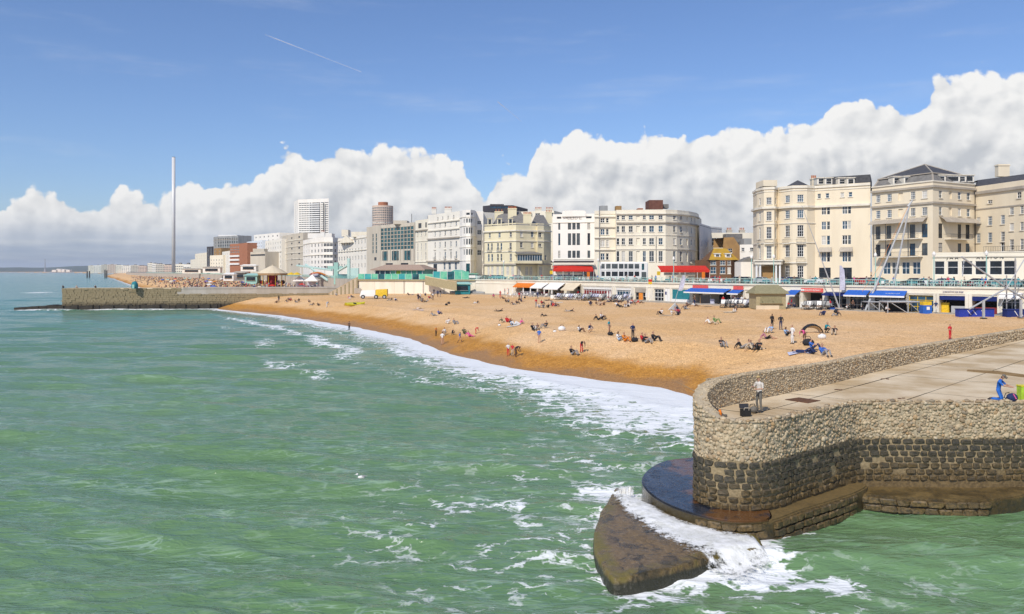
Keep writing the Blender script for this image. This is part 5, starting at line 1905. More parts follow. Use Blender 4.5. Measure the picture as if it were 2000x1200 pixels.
b.rows(0, [(453, 3), (459, 3), (465, 3)], [(502, 505), (508, 512)], 'grid', pane=0, sill=False)
for py in (498.5, 506, 514):
    b.cornice(py, .8, 1.4, (0, 1), 'white_paint', 'balcony_band')
b = simple('steel_glass_tower', 'grey steel and glass office tower above the far seafront', 'office tower', [(417, 820), (425, 800), (465, 780)], 462, 800, 'grey_panel', rowpy(466, 515, 8, .7), [1, 9], 1.8, 'plain', pane=2, fr='frame_dark')
b.block(426, 463, 459, 462, 800, 12, 'white_paint', 'roof_edge')
b.cornice(468, .2, .5, None, 'trim_grey')
simple('dark_narrow_tower', 'narrow dark tower with two glazed strips', 'tower', [(404, 860), (415, 850)], 482, 855, 'dark_cladding', rowpy(486, 526, 8, .7), 2, 2.2, 'plain', pane=2)
simple('olive_block', 'small olive block in front of the steel tower', 'apartment block', [(418, 770), (432, 755)], 485, 760, 'ochre_wall', rowpy(489, 500, 2, .5), 2, 1.8)
simple('cream_gabled_house', 'low cream house with a shallow gable in the far row', 'house', [(410, 740), (436, 715)], 499, 730, 'stucco_pale', rowpy(507, 526, 3, .5), 5, 1.3)
simple('white_finned_block', 'white block with tall vertical fins beside the red brick block', 'apartment block', [(434, 735), (450, 690)], 491, 710, 'stucco_white', rowpy(495, 528, 5, .5), 4, 1.6, pane=2)
simple('cream_end_terrace', 'pale cream terrace stepping down at the end of the far row', 'terrace', [(381, 960), (404, 880)], 495, 920, 'stucco_pale', rowpy(499, 526, 5, .5), 6, 1.6)
simple('low_cream_terrace', 'low cream terrace just right of the slim tower', 'terrace', [(372, 1010), (384, 950)], 507, 980, 'stucco_pale', rowpy(510, 527, 3, .5), 4, 1.6)
# tall white residential tower
t_ = B('white_residential_tower', 'tall white residential tower with rows of dark balconies', 'tower block', [(574, 590), (582, 570), (642, 562)], 389, 566, 'white_render', depth=20, back=[(641, 590), (576, 606)])
tp = rowpy(396, 458, 15, .42)
t_.rows(0, [(577, 2.2)], tp, 'plain', pane=1, sill=False)
t_.rows(1, [(586, 2.0), (591, 2.0), (596, 2.0), (601, 2.0)], tp, 'plain', pane=0, sill=False)
t_.rows(1, [(606.5, 1.6), (613.5, 3.2), (621, 3.6)], tp, 'plain', 'frame_dark', pane=0, sill=False)
t_.rows(1, [(629.5, 2.4), (637.5, 3.0)], tp, 'plain', pane=0, sill=False)
t_.finish('lead')
for k in range(15):
    u, L_, d = t_.u_at(1, 604)
    n = Vector((d.y, -d.x, 0))
    u1 = t_.u_at(1, 625)[0]
    p = t_.w[1] + d * u
    q = MB()
    zf = t_.z(396 + (k + .62) * 62 / 15)
    q.obox((*p.xy, zf - .6), d * (u1 - u), n * .9, (0, 0, .8))
    q.build('balcony', 'white_paint', t_.root)
mb = MB()
mb.tube(P(632.3, 396, 561.6), P(632.3, 458, 561.6), .35, 5)
mb.build('drainpipe', 'iron', t_.root)
# round brick tower
c = PX(747.5, 480)
rt = thing('round_brick_tower', 'round pinkish brick tower block behind the green glass hotel', 'tower block', (c.x, c.y, PZT))
z0, z1 = PZT, ZZ(403, 480)
mb = MB()
mb.lathe((c.x, c.y, 0), [(6.3, z0), (6.3, z1), (6.0, z1 + .1)], 24)
mb.build('wall', 'pale_pink', rt)
mb = MB()
mb.lathe((c.x + .2, c.y, 0), [(3.0, z1), (3.0, ZZ(395.5, 480))], 14)
mb.build('roof_house', 'brick_red', rt)
for k in range(11):
    zw = z1 - 1.9 - k * 1.42 * 1.0
    for j in range(13):
        a = math.radians(-158 + j * 11.4)
        if zw < PZT + 14:
            continue
        p = Vector((c.x + 6.36 * math.cos(a), c.y + 6.36 * math.sin(a), zw))
        d = Vector((-math.sin(a), math.cos(a), 0))
        n = Vector((-math.cos(a), -math.sin(a), 0))
        f_, panes, s_ = win_meshes(.9, .8, 'plain', 'frame_white')
        mw = Matrix(((d.x, n.x, 0, p.x), (d.y, n.y, 0, p.y), (0, 0, 1, zw), (0, 0, 0, 1))) @ Matrix.Translation((0, -.16, 0))
        w_ = link('window', f_, rt, mw)
        link('pane', panes[0], w_, Matrix.Translation((0, -.03, 0)), True)
mb = MB()
mb.lathe((c.x, c.y, 0), [(6.45, ZZ(437, 480)), (6.45, ZZ(435.5, 480))], 24)
mb.build('band_course', 'trim', rt)
# ---------------- distant shore blocks
ORD = ['first', 'second', 'third', 'fourth', 'fifth', 'sixth', 'seventh', 'eighth', 'ninth', 'tenth', 'eleventh', 'twelfth', 'thirteenth', 'fourteenth']
far = [(172, 186, 519, 4200), (184, 199, 518.5, 4000), (198, 213, 517, 3800), (210, 228, 517, 3600), (226, 240, 518, 3500), (238, 258, 519, 3100), (256, 272, 518, 3000),
       (270, 286, 519.5, 2700), (288, 299, 514, 2400), (297, 306, 515, 2300), (304, 322, 516, 2000), (320, 336, 518, 1900), (342, 360, 516, 1500), (358, 374, 516.5, 1300)]
for k, (x0, x1, t0, y) in enumerate(far):
    a, b_ = PX(x0, y * 1.02), PX(x1, y)
    c = a.lerp(b_, .5)
    fb = thing('distant_apartment_block', ['cream', 'white', 'beige', 'pinkish'][k % 4] + ' distant apartment block, ' + ORD[k] + ' from the left on the far shore', 'apartment block', (c.x, c.y, 5), 'distant apartment blocks along the far shore')
    mb = MB()
    w_ = ['stucco_pale', 'stucco_white', 'beige_block', 'pale_pink'][k % 4]
    dpt = Vector((.5, 1, 0)).normalized() * 20
    mb.obox((*a.xy, 3), b_ - a, dpt, (0, 0, ZZ(t0, y) - 3))
    mb.build('wall', w_, fb)
    q = MB()
    nf = max(2, int((ZZ(t0, y) - 5) / 5))
    for r in range(nf):
        zf = 6 + r * (ZZ(t0, y) - 7) / nf
        for j in range(5):
            p = a.lerp(b_, (j + .2) / 5.2)
            q.obox((p.x, p.y - .3, zf), (b_ - a) * .11, (0, .25, 0), (0, 0, 2.0))
    o = q.build('windows', 'glass_grey', fb)
    o['kind'] = 'stuff'
    mb = MB()
    p = a.lerp(b_, .3)
    mb.obox((p.x, p.y + 4, ZZ(t0, y)), (b_ - a) * .25, (0, 6, 0), (0, 0, 2.5))
    mb.build('roof_house', 'slate_grey', fb)
# industrial chimney and pale sheds on the harbour shore
mat('far_concrete', (.34, .36, .38), .9)
mb = MB()
p = PX(88, 7600)
mb.lathe((p.x, p.y, 0), [(5, 0), (3.2, ZZ(508, 7600)), (4.2, ZZ(507.6, 7600)), (4.2, ZZ(506.5, 7600))], 12)
mb.lathe((p.x, p.y, 0), [(12, 0), (8, 30)], 12)
tag(mb.build('power_station_chimney', 'far_concrete'), 'tall thin power station chimney on the horizon at far left', 'chimney')
mb = MB()
for x0, x1, t0 in ((101, 112, 527.5), (110, 120, 525.5), (119, 128, 526), (126, 136, 527)):
    a, b_ = PX(x0, 6900), PX(x1, 6900)
    mb.obox((*a.xy, 0), b_ - a, (0, 40, 0), (0, 0, ZZ(t0, 6900)))
tag(mb.build('harbour_shed', 'white_render'), 'long pale harbour shed low on the far shore', 'shed')
# slim observation tower
mat('polished_steel', (.66, .64, .62), .35, (.60, .60, .60), .1, .6, spec=.6)
mat('tower_grey', (.20, .21, .23), .5)
y = 1100
p = PX(339, y)
ot = thing('observation_tower', 'very tall slim steel observation tower standing on the far beach', 'tower', (p.x, p.y, 4.5))
mb = MB()
mb.lathe((p.x, p.y, 0), [(2.45, 4), (2.3, ZZ(308, y))], 20)
mb.build('shaft', 'polished_steel', ot, True)
mb = MB()
mb.lathe((p.x, p.y, ZZ(308, y)), [(2.1, 0), (2.1, .8)], 20)
mb.build('cap', 'tower_grey', ot)
mb = MB()
mb.lathe((p.x, p.y, 4), [(14, 0), (14, 3.0), (12, 3.6)], 24)
mb.build('base_hall', 'glass_grey', ot)
# ruined pier piles in the sea
mat('pile_dark', (.06, .055, .05), .8, (.12, .11, .10), 1, .8)
for k, (px, t0) in enumerate(((172.5, 530), (205, 527.5), (208.5, 529))):
    y = 1480
    p = PX(px, y)
    t = thing('old_pier_pile', ['stubby dark pier pile in the sea, leftmost of the three', 'tallest dark pier pile in the sea before the far shore', 'dark pier pile just right of the tallest one'][k], 'pile',
              (p.x, p.y, 0), None)
    for j, xo in enumerate((-2.2, 2.2) if k == 0 else (0,)):
        mb = MB()
        mb.lathe((p.x + xo, p.y, -2), [(1.3, 0), (1.2, ZZ(t0, y) + 2)], 8)
        mb.build('column', 'pile_dark', t)
    mb = MB()
    mb.box((p.x, p.y, ZZ(t0, y) + .3), (6.5 if k == 0 else 3.2, 3, .7))
    mb.build('cap', 'trim_grey', t)
# ================================================================== SEAFRONT: arches, shops, railings, street life
mat('turquoise_paint', (.33, .55, .48), .5, (.26, .46, .42), .8, .6)
mat('railing_green', (.50, .66, .60), .5, (.42, .58, .52), .8, .6)
mat('wall_cream', (.80, .74, .62), .8, (.70, .63, .50), .3, .8, streak=True)
mat('steel_grey', (.42, .43, .44), .4, (.34, .35, .36), .6, .6)
mat('canvas_white', (.80, .78, .74), .8, (.72, .70, .66), .8, .6)
mat('canvas_beige', (.68, .58, .42), .85, (.58, .48, .34), .5, .6)
def cloth(name, c, r=.85):
    return mat(name, c, r, tuple(q * .72 for q in c), 3.0, .8)
cloth('awning_blue', (.03, .13, .50))
cloth('awning_navy', (.015, .03, .16))
cloth('awning_red', (.62, .035, .02))
cloth('awning_orange', (.75, .20, .02))
cloth('dark_red', (.28, .02, .03))
cloth('sign_coral', (.75, .12, .10))
cloth('shop_teal', (.03, .22, .26))
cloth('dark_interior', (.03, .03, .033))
cloth('yellow_paint', (.75, .50, .03), .5)
cloth('kayak_yellow', (.78, .68, .03), .4)
cloth('barrier_blue', (.025, .05, .36), .5)
cloth('olive_kiosk', (.40, .34, .20))
cloth('moss_roof', (.29, .26, .15))
cloth('lilac_cloth', (.58, .58, .70))
cloth('orange_paint', (.70, .25, .04))
cloth('pavilion_brown', (.40, .29, .22))
cloth('wood', (.40, .25, .13))
cloth('black_rubber', (.02, .02, .02), .7)
cloth('lime_green', (.42, .62, .05), .6)
m = mat('screen_green', (.10, .42, .30), .12, (.22, .55, .35), .5, 1.0)
mat('screen_teal', (.04, .30, .32), .12, (.10, .42, .38), .4, 1.0)
EL = [tuple(p) for p in EDGE[2:10]][::-1]          # left to right, left end ... right end
WALL = B('seafront_arches', 'long cream seafront wall with shop openings under the promenade', 'sea wall', [(1000 + x / y * F, y) for x, y in EL], 545, 180, 'wall_cream', zb=4.6, depth=4)
WALL.z1 = PZT + .02
WALL.rev = 2.6
OPEN = [(1, 1010, 1047), (1, 1053, 1071), (1, 1079, 1101), (2, 1113, 1134), (2, 1139, 1194), (2, 1203, 1232), (2, 1240, 1262), (3, 1277, 1296), (3, 1313, 1347), (3, 1353, 1372),
        (3, 1388, 1427), (3, 1436, 1451), (4, 1548, 1562), (4, 1569, 1607), (4, 1617, 1655), (4, 1659, 1698), (5, 1708, 1770), (5, 1775, 1824), (5, 1834, 1886), (5, 1898, 1949), (5, 1957, 1994), (6, 2010, 2080), (6, 2100, 2190)]
for i, a, b_ in OPEN:
    u0, u1 = WALL.u_at(i, a)[0], WALL.u_at(i, b_)[0]
    WALL.ops[i].append((max(u0, .05), u1, 5.0, 7.9))
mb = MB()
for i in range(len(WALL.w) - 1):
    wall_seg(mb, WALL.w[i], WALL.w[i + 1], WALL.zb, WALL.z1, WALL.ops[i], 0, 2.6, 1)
mb.build('wall', ['wall_cream', 'dark_interior'], WALL.root)  # shade inside the openings is painted as near-black back walls
WALL.cornice(0, .22, .28, None, 'trim', 'coping', z=PZT + .12)
WALL.cornice(0, .12, .2, None, 'trim', 'string_course', z=8.35)
for i, a, b_ in OPEN:
    for px in (a - 2.5, b_ + 2.5):
        u, L_, d = WALL.u_at(i, px)
        if .3 < u < L_ - .3:
            n = Vector((d.y, -d.x, 0))
            p = WALL.w[i] + d * (u - .25)
            q = MB()
            q.obox((*p.xy, 4.8), d * .5, n * .14, (0, 0, 3.4))
            q.build('pilaster', 'trim', WALL.root)
def on_wall(i, px, out=0.0):
    u, L_, d = WALL.u_at(i, px)
    n = Vector((d.y, -d.x, 0))
    return WALL.w[i] + d * u + n * out, d, n
def seg_of(px):
    for i in range(len(WALL.w) - 1):
        if px < 1000 + WALL.w[i + 1].x / WALL.w[i + 1].y * F:
            return i
    return len(WALL.w) - 2
def shop(name, label, px0, px1, awn=None, sign=None, front=None, shutter=None, cat='beach shop'):
    i = seg_of((px0 + px1) / 2)
    a, d, n = on_wall(i, px0)
    b_, _, _ = on_wall(i, px1)
    c = a.lerp(b_, .5)
    t = thing(name, label, cat, (c.x, c.y, 5))
    L_ = (b_ - a).length
    d = (b_ - a).normalized()
    n = Vector((d.y, -d.x, 0))
    if awn:
        color, z1, z0, proj = awn
        mb = MB()
        o0, o1 = a - d * .2 + n * .16, b_ + d * .2 + n * .16
        A_, B_, C_, D_ = (*o0.xy, z1), (*o1.xy, z1), (*(o1 + n * proj).xy, z0), (*(o0 + n * proj).xy, z0)
        mb.add([A_, B_, C_, D_] + [(v[0], v[1], v[2] - .05) for v in (A_, B_, C_, D_)], [(3, 2, 1, 0), (4, 5, 6, 7), (0, 1, 5, 4), (2, 3, 7, 6), (1, 2, 6, 5), (3, 0, 4, 7)])
        mb.build('awning', color, t)
        mb = MB()
        mb.obox((D_[0], D_[1], z0 - .3), Vector(C_) - Vector(D_), n * .04, (0, 0, .28))
        mb.build('awning_valance', 'canvas_white' if color.startswith('awning_blue') else color, t)
        for e in (o0, o1):
            mb = MB()
            mb.tube((*e.xy, z0 - .2), (*(e + n * proj).xy, z0), .03, 5)
            mb.build('awning_arm', 'steel_grey', t)
    if sign:
        color, text, tcol, z0, z1 = sign[:5]
        mb = MB()
        o0 = a + n * .18
        mb.obox((*o0.xy, z0), b_ - a, n * .12, (0, 0, z1 - z0))
        sg = mb.build('sign_board', color, t)
        if text:
            lettering_at(t, text, o0 + n * .14 + d * L_ * .12, d, n, z0 + (z1 - z0) * .25, L_ * .78, (z1 - z0) * .62, tcol)
    if front:
        mb = MB()
        k = max(2, int(L_ / 1.1))
        o0 = a - n * .35
        for j in range(k + 1):
            p = o0 + d * (L_ - .09) * j / k
            mb.obox((*p.xy, 5.05), d * .09, n * .08, (0, 0, 2.75))
        for z in (5.05, 5.9, 7.0, 7.7):
            mb.obox((*(o0 + n * .01).xy, z), d * L_, n * .06, (0, 0, .1))
        fr_ = mb.build('shop_front', front[0], t)
        for j in range(k):
            q = MB()
            p = o0 + d * (L_ * j / k + .05)
            q.obox((*p.xy, 5.1), d * (L_ / k - .06), n * .03, (0, 0, 2.65))
            q.build('shop_pane', front[1], fr_)
    if shutter:
        color, z0 = shutter
        k = max(4, int((7.85 - z0) / .14))
        mb = MB()
        o0 = a - n * .12
        for j in range(k):
            mb.obox((*o0.xy, z0 + j * (7.85 - z0) / k), b_ - a, n * (.05 + .03 * (j % 2)), (0, 0, (7.85 - z0) / k))
        mb.build('roller_shutter', color, t)
    return t, a, b_, d, n
def lettering_at(parent, text, p, d, n, z, width, size, material):
    cu = bpy.data.curves.new('t', 'FONT')
    cu.body = text
    cu.size = size
    cu.extrude = .02
    cu.resolution_u = 1
    o = bpy.data.objects.new('t', cu)
    COL.objects.link(o)
    bpy.context.view_layer.update()
    me = bpy.data.meshes.new_from_object(o.evaluated_get(bpy.context.evaluated_depsgraph_get()))
    bpy.data.objects.remove(o)
    me.materials.clear()
    me.materials.append(M(material))
    k = width / max(v.co.x for v in me.vertices)
    me.name = 'sign_letters'
    mw = Matrix(((d.x * k, 0, n.x, p.x), (d.y * k, 0, n.y, p.y), (0, 1, 0, z), (0, 0, 0, 1)))
    return link('sign_letters', me, parent, mw)
def counter(t, a, b_, d, n, f0, f1, z, material, out=-.9):
    mb = MB()
    L_ = (b_ - a).length
    p = a + d * L_ * f0 + n * out
    mb.obox((*p.xy, 5), d * L_ * (f1 - f0), n * .6, (0, 0, z))
    return mb.build('counter', material, t)
cloth('stall_dark_red', (.22, .03, .03))
sh = shop('beach_cafe', 'beach cafe opening under a bright orange awning', 1012, 1045, ('awning_orange', 8.5, 7.5, 1.6))
counter(*sh, .1, .9, 1.1, 'canvas_white')
sh = shop('beach_cafe', 'beach cafe with steep white awning right of the orange one', 1050, 1072, ('canvas_white', 8.7, 7.4, 2.4))
counter(*sh, .2, .8, 1.1, 'dark_red')
sh = shop('beach_cafe', 'beach cafe with broad grey-white awning over stacked loungers', 1077, 1104, ('canvas_white', 8.8, 7.2, 2.6))
counter(*sh, .2, .8, 1.2, 'wood')
sh = shop('beach_cafe', 'beach cafe with beige awning below the red promenade tent', 1111, 1135, ('canvas_beige', 8.7, 7.1, 2.4))
sh = shop('arch_shop', 'arch shop with white rolled shutter and red goods inside', 1139, 1194, None, None, ('white_paint', 'stall_dark_red'), ('canvas_white', 7.3))
sh = shop('arch_shop', 'arch shop with blue-grey window behind white loungers', 1203, 1232, None, None, ('white_paint', 'glass_blue'), ('canvas_white', 7.3))
sh = shop('arch_shop', 'dim arch shop with grey louvred front near the striped flag', 1240, 1262, None, None, ('trim_grey', 'glass_dark'), ('trim_grey', 6.9))
sh = shop('arch_shop', 'dark open arch shop beside the white double doors', 1277, 1296, None, None, ('white_paint', 'glass_dark'))
sh = shop('arch_shop', 'teal shuttered arch shop behind the tall lilac banner', 1313, 1347, None, None, None, ('shop_teal', 5.6))
counter(*sh, 0, 1, .7, 'canvas_white', -.3)
t, a, b_, d, n = shop('ice_cream_shop', 'white beach shop with wide blue awning and coral sign above', 1352, 1428, ('awning_blue', 8.35, 7.55, 2.2))
lz = a + d * .4 + n * .2
mb = MB()
mb.obox((*lz.xy, 8.2), d * 4.6, n * .1, (0, 0, .75))
mb.build('sign_board', 'sign_coral', t)
mb = MB()
mb.obox((*(a + d * 4.0 + n * .6).xy, 5), d * 3.4, n * .3, (0, 0, 1.1))
mb.build('counter', 'lilac_cloth', t)
t, a, b_, d, n = shop('ice_cream_shop', 'white beach shop with coral sign and short blue awning left of the olive kiosk', 1434, 1453, ('awning_blue', 8.2, 7.5, 1.8), ('sign_coral', None, None, 8.2, 8.95))
t, a, b_, d, n = shop('snack_bar', 'snack bar with serving hatch and coral sign with white lettering', 1566, 1609, None, ('sign_coral', 'ADVENTUREWAY', 'white_paint', 8.05, 8.8))
counter(t, a, b_, d, n, 0, 1, 1.15, 'white_paint', -.1)
for f in (.04, .12):
    q = MB()
    p = a + n * .34 + d * (b_ - a).length * f
    q.lathe((0, 0, 0), [(.2, 0), (.2, .03)], 10)
    me = q.mesh('sign_emblem', 'white_paint')
    link('sign_emblem', me, t, Matrix(((d.x, 0, n.x, p.x), (d.y, 0, n.y, p.y), (0, 1, 0, 8.42), (0, 0, 0, 1))))
t, a, b_, d, n = shop('snack_bar', 'snack bar with small blue awning just right of the olive kiosk', 1547, 1563, ('awning_blue', 8.4, 7.5, 2.0))
t, a, b_, d, n = shop('terrace_cafe', 'terrace cafe with dark flat awning behind the leaning banner', 1616, 1656, ('awning_navy', 8.1, 7.8, 1.5), None, ('trim_grey', 'glass_dark'))
t, a, b_, d, n = shop('terrace_cafe', 'terrace cafe with two wide blue awnings behind the bungee masts', 1659, 1699, ('awning_blue', 8.6, 7.75, 1.6), None, ('trim_grey', 'glass_dark'))
t, a, b_, d, n = shop('terrace_cafe', 'terrace cafe continuing under a blue awning right of the bungee masts', 1706, 1770, ('awning_blue', 8.6, 7.75, 1.4), None, ('trim', 'glass_dark'))
lettering_at(t, 'BAREFOOT', a + d * 2.4 + n * 1.0, d, n, 7.95, 2.4, .35, 'white_paint')
shop('glazed_bar', 'bar with blue panes in pale and yellow frames', 1775, 1824, None, None, ('yellow_paint', 'glass_blue'))
t, a, b_, d, n = shop('oyster_stall', 'stall with navy shutter and small dark sign letters above it', 1834, 1886, None, None, None, ('awning_navy', 7.2))
lettering_at(t, 'A BRIGHTON SEA WAX', a + d * .6 + n * .16, d, n, 8.42, (b_ - a).length * .78, .42, 'awning_navy')
counter(t, a, b_, d, n, .42, .98, 1.2, 'steel_grey', -1.2)
counter(t, a, b_, d, n, .02, .3, 1.7, 'yellow_paint', -1.6)
t, a, b_, d, n = shop('surf_stall', 'stall with navy shutter behind the long blue barrier', 1898, 1949, None, None, None, ('awning_navy', 7.15))
counter(t, a, b_, d, n, .1, .95, 1.1, 'stall_dark_red', -1.2)
t, a, b_, d, n = shop('surf_stall', 'half hidden stall at the right edge behind steel trusses', 1957, 1995, ('canvas_white', 8.6, 7.9, 1.2), None, ('steel_grey', 'glass_dark'))
# white double doors
t, a, b_, d, n = shop('storage_doors', 'tall white double doors with a small blue notice in the sea wall', 1297, 1312, cat='doors')
for f in (0, .52):
    q = MB()
    q.obox((*(a + d * (b_ - a).length * f + n * .02).xy, 5.02), d * (b_ - a).length * .48, n * .08, (0, 0, 2.95))
    q.build('door', 'white_paint', t)
q = MB()
q.obox((*(a + d * .5 + n * .11).xy, 6.6), d * .5, n * .02, (0, 0, .7))
q.build('notice', 'awning_navy', t)

# ---- promenade railing, a thing per run
RL = [Vector((*p, 0)) for p in EL]
rail_off = [Vector((*p, 0)) for p in wall_line(EL, .35)]
names = ['at the far left run above the teal kiosk', 'above the orange awning', 'above the white arch shops', 'above the blue awnings', 'below the bay-fronted hotel', 'below the restaurant front', 'beyond the right edge']
for i in range(len(rail_off) - 1):
    a, b_ = rail_off[i], rail_off[i + 1]
    d = (b_ - a).normalized()
    L_ = (b_ - a).length
    t = thing('promenade_railing', 'pale turquoise promenade railing, run ' + names[i], 'railing', (a.x, a.y, PZT), 'promenade railings along the sea wall')
    for z, h in ((PZT + .14, .06), (PZT + .62, .05), (PZT + 1.12, .09)):
        q = MB()
        q.obox((*a.xy, z), d * L_, (-d.y * .07, d.x * .07, 0), (0, 0, h))
        q.build('rail', 'railing_green', t)
    k = int(L_ / 2.4)
    for j in range(k):
        q = MB()
        p = a + d * (j + .5) * L_ / k
        q.lathe((p.x, p.y, PZT), [(.11, 0), (.07, .15), (.06, 1.15), (.1, 1.2), (.05, 1.32)], 6)
        q.build('post', 'turquoise_paint', t)
    q = MB()
    for j in range(int(L_ / .36)):
        p = a + d * (j + .5) * .36
        q.box((p.x, p.y, PZT + .62), (.03, .03, .95))
    o = q.build('balusters', 'railing_green', t)
    o['kind'] = 'stuff'

# ---- far promenade railing and turquoise terrace (left)
fr_ = [(-52, 264)] + EDGE_FAR[:5]
for i in range(len(fr_) - 1):
    a, b_ = Vector((*fr_[i], 0)), Vector((*fr_[i + 1], 0))
    t = thing('far_railing', ['turquoise railing run nearest the green pavilion', 'turquoise railing run above the white marquees', 'turquoise railing run behind the carousel roof', 'distant turquoise railing run below the steel tower',
                              'farthest turquoise railing run near the slim tower'][i], 'railing', (a.x, a.y, PZT), 'railings along the far promenade')
    d = (b_ - a).normalized()
    for z in (PZT + .3, PZT + .7, PZT + 1.1):
        q = MB()
        q.tube((*a.xy, z), (*b_.xy, z), .07, 4)
        q.build('rail', 'turquoise_paint', t)
    q = MB()
    for j in range(int((b_ - a).length / 1.2)):
        p = a + d * j * 1.2
        q.box((p.x, p.y, PZT + .55), (.06, .06, 1.1))
    o = q.build('posts', 'turquoise_paint', t)
    o['kind'] = 'stuff'
# ---- green glazed pavilion on its platform
a, b_ = Vector((-52, 264, 0)), Vector((-11.5, 250, 0))
d = (b_ - a).normalized()
n = Vector((-d.y, d.x, 0))
pv = thing('glass_pavilion', 'low pavilion with brown roof behind green glass screens', 'pavilion', (-30, 255, PZT))
pa, pb = P(733, 540, 268), P(826, 540, 262)
pa.z = pb.z = 0
dd = (pb - pa).normalized()
pn = Vector((-dd.y, dd.x, 0))
Lp = (pb - pa).length
mb = MB()
mb.obox((*pa.xy, PZT), pb - pa, pn * 8, (0, 0, 3.4))
mb.build('wall', 'screen_teal', pv)
for j in range(9):
    q = MB()
    q.obox((*(pa + dd * (Lp * (j + .06) / 9) - pn * .05).xy, PZT + .3), dd * Lp * .88 / 9, pn * .04, (0, 0, 2.6))
    q.build('glazed_panel', ['glass_blue', 'glass_blue', 'glass_teal', 'screen_green', 'lime_green', 'screen_green', 'screen_green', 'screen_green', 'screen_teal'][j], pv)
for j in range(10):
    q = MB()
    q.tube((*(pa + dd * Lp * j / 9 - pn * .4).xy, PZT), (*(pa + dd * Lp * j / 9 - pn * .4).xy, PZT + 3.2), .09, 5)
    q.build('post', 'white_paint', pv)
mb = MB()
e = 1.2
q0, q1, q2, q3 = pa - dd * e - pn * e, pb + dd * e - pn * e, pb + dd * e + pn * (8 + e), pa - dd * e + pn * (8 + e)
r0, r1, r2_, r3_ = [pa + dd * 2.5 + pn * 2.5, pb - dd * 2.5 + pn * 2.5, pb - dd * 2.5 + pn * 6, pa + dd * 2.5 + pn * 6]
ze, zr = PZT + 3.3, PZT + 4.9
mb.add([(*v.xy, ze) for v in (q0, q1, q2, q3)] + [(*v.xy, zr) for v in (r0, r1, r2_, r3_)], [(0, 1, 5, 4), (1, 2, 6, 5), (2, 3, 7, 6), (3, 0, 4, 7), (4, 5, 6, 7), (3, 2, 1, 0)])
mb.build('roof', 'pavilion_brown', pv)
mb = MB()
for (x, y_) in ((q0, q1),):
    mb.obox((*x.xy, ze - .35), y_ - x, pn * .15, (0, 0, .35))
mb.build('fascia', 'pavilion_brown', pv)
gs = thing('glass_screen_fence', 'row of green glass wind screens with white posts on the platform edge', 'fence', (-30, 250, PZT))
Lw_ = (b_ - a).length
for j in range(16):
    p = a + d * (Lw_ * .93 * j / 16 + .6) + n * .5
    q = MB()
    hgt = 2.5 if j > 10 else 1.7
    q.obox((*p.xy, PZT + .1), d * (Lw_ * .93 / 16 - .1), n * .05, (0, 0, hgt))
    q.build('glass_panel', ['screen_green', 'screen_teal', 'screen_green', 'glass_teal', 'screen_green'][j % 5], gs)
    q = MB()
    q.tube((*p.xy, PZT), (*p.xy, PZT + hgt + .1), .06, 5)
    q.build('post', 'white_paint', gs)
# platform wall below with joints and copings
pw = thing('platform_wall', 'cream platform wall below the green glass screens', 'wall', (-30, 249, 5))
k = 6
for j in range(k):
    p0, p1 = a + d * (Lw_ * j / k + .03), a + d * (Lw_ * (j + 1) / k - .03)
    q = MB()
    q.obox((*p0.xy, 3.5), p1 - p0, n * 1.2, (0, 0, PZT - 3.55))
    q.build('wall_panel', 'wall_cream', pw)
mb = MB()
mb.obox((*(a - n * .5).xy, PZT - .38), (b_ - a), n * 1.5, (0, 0, .36))
mb.build('coping', 'olive_kiosk', pw)
for f in (.42, .58, .75):
    q = MB()
    p = a + d * Lw_ * f - n * .35
    q.tube((*p.xy, 4.6), (*p.xy, PZT - .4), .07, 5)
    q.build('post', 'iron', pw)
# ramp down from the platform to the beach, with timber facing
rp = thing('beach_ramp', 'sloping boarded ramp wall descending left from the green pavilion', 'ramp', (-58, 262, 5))
ra, rb = P(641, 575, 259), P(699, 541, 263)
ra2, rb2 = Vector((ra.x, ra.y, 0)), Vector((rb.x, rb.y, 0))
dr = (rb2 - ra2)
nb = 22
for j in range(nb):
    f0, f1 = j / nb, (j + .93) / nb
    zt0 = ZZ(574, 258) + (PZT + .7 - ZZ(574, 258)) * f0
    q = MB()
    q.obox((*(ra2 + dr * f0).xy, 3.6), dr * (f1 - f0), (0, .18, 0), (0, 0, zt0 - 3.6))
    q.build('board', 'canvas_beige' if j % 3 else 'olive_kiosk', rp)
mb = MB()
mb.add([(*ra2.xy, ZZ(574, 258) + .1), (*rb2.xy, PZT + .85), (rb2.x, rb2.y + .4, PZT + .85), (ra2.x, ra2.y + .4, ZZ(574, 258) + .1)], [(0, 1, 2, 3)])
mb.obox((*ra2.xy, ZZ(574, 258) - .2), (*dr.xy, PZT + .8 - ZZ(574, 258)), (0, .35, 0), (0, 0, .3))
mb.build('handrail_coping', 'deck_concrete', rp)
mb = MB()
mb.add([(ra2.x, ra2.y + .4, 4.6), (rb2.x, rb2.y + .4, PZT), (rb2.x, rb2.y + 4, PZT), (ra2.x, ra2.y + 4, 4.6)], [(0, 1, 2, 3)])
mb.build('ramp_floor', 'paving', rp)
# right-hand ramp beside the platform
rp2 = thing('beach_ramp', 'grey stone ramp parapet sloping down right from the glass screens', 'ramp', (-15, 238, 6))
mb = MB()
a2, b2 = P(830, 546, 253), P(892, 562, 243)
mb.obox((a2.x, a2.y, PZT - 1.6), (b2.x - a2.x, b2.y - a2.y, -1.7), (0, .5, 0), (0, 0, 2.6))
mb.build('parapet', 'olive_kiosk', rp2)
mb = MB()
mb.obox((a2.x, a2.y - .05, PZT + 1.0), (b2.x - a2.x, b2.y - a2.y, -1.7), (0, .6, 0), (0, 0, .2))
mb.build('coping', 'deck_concrete', rp2)
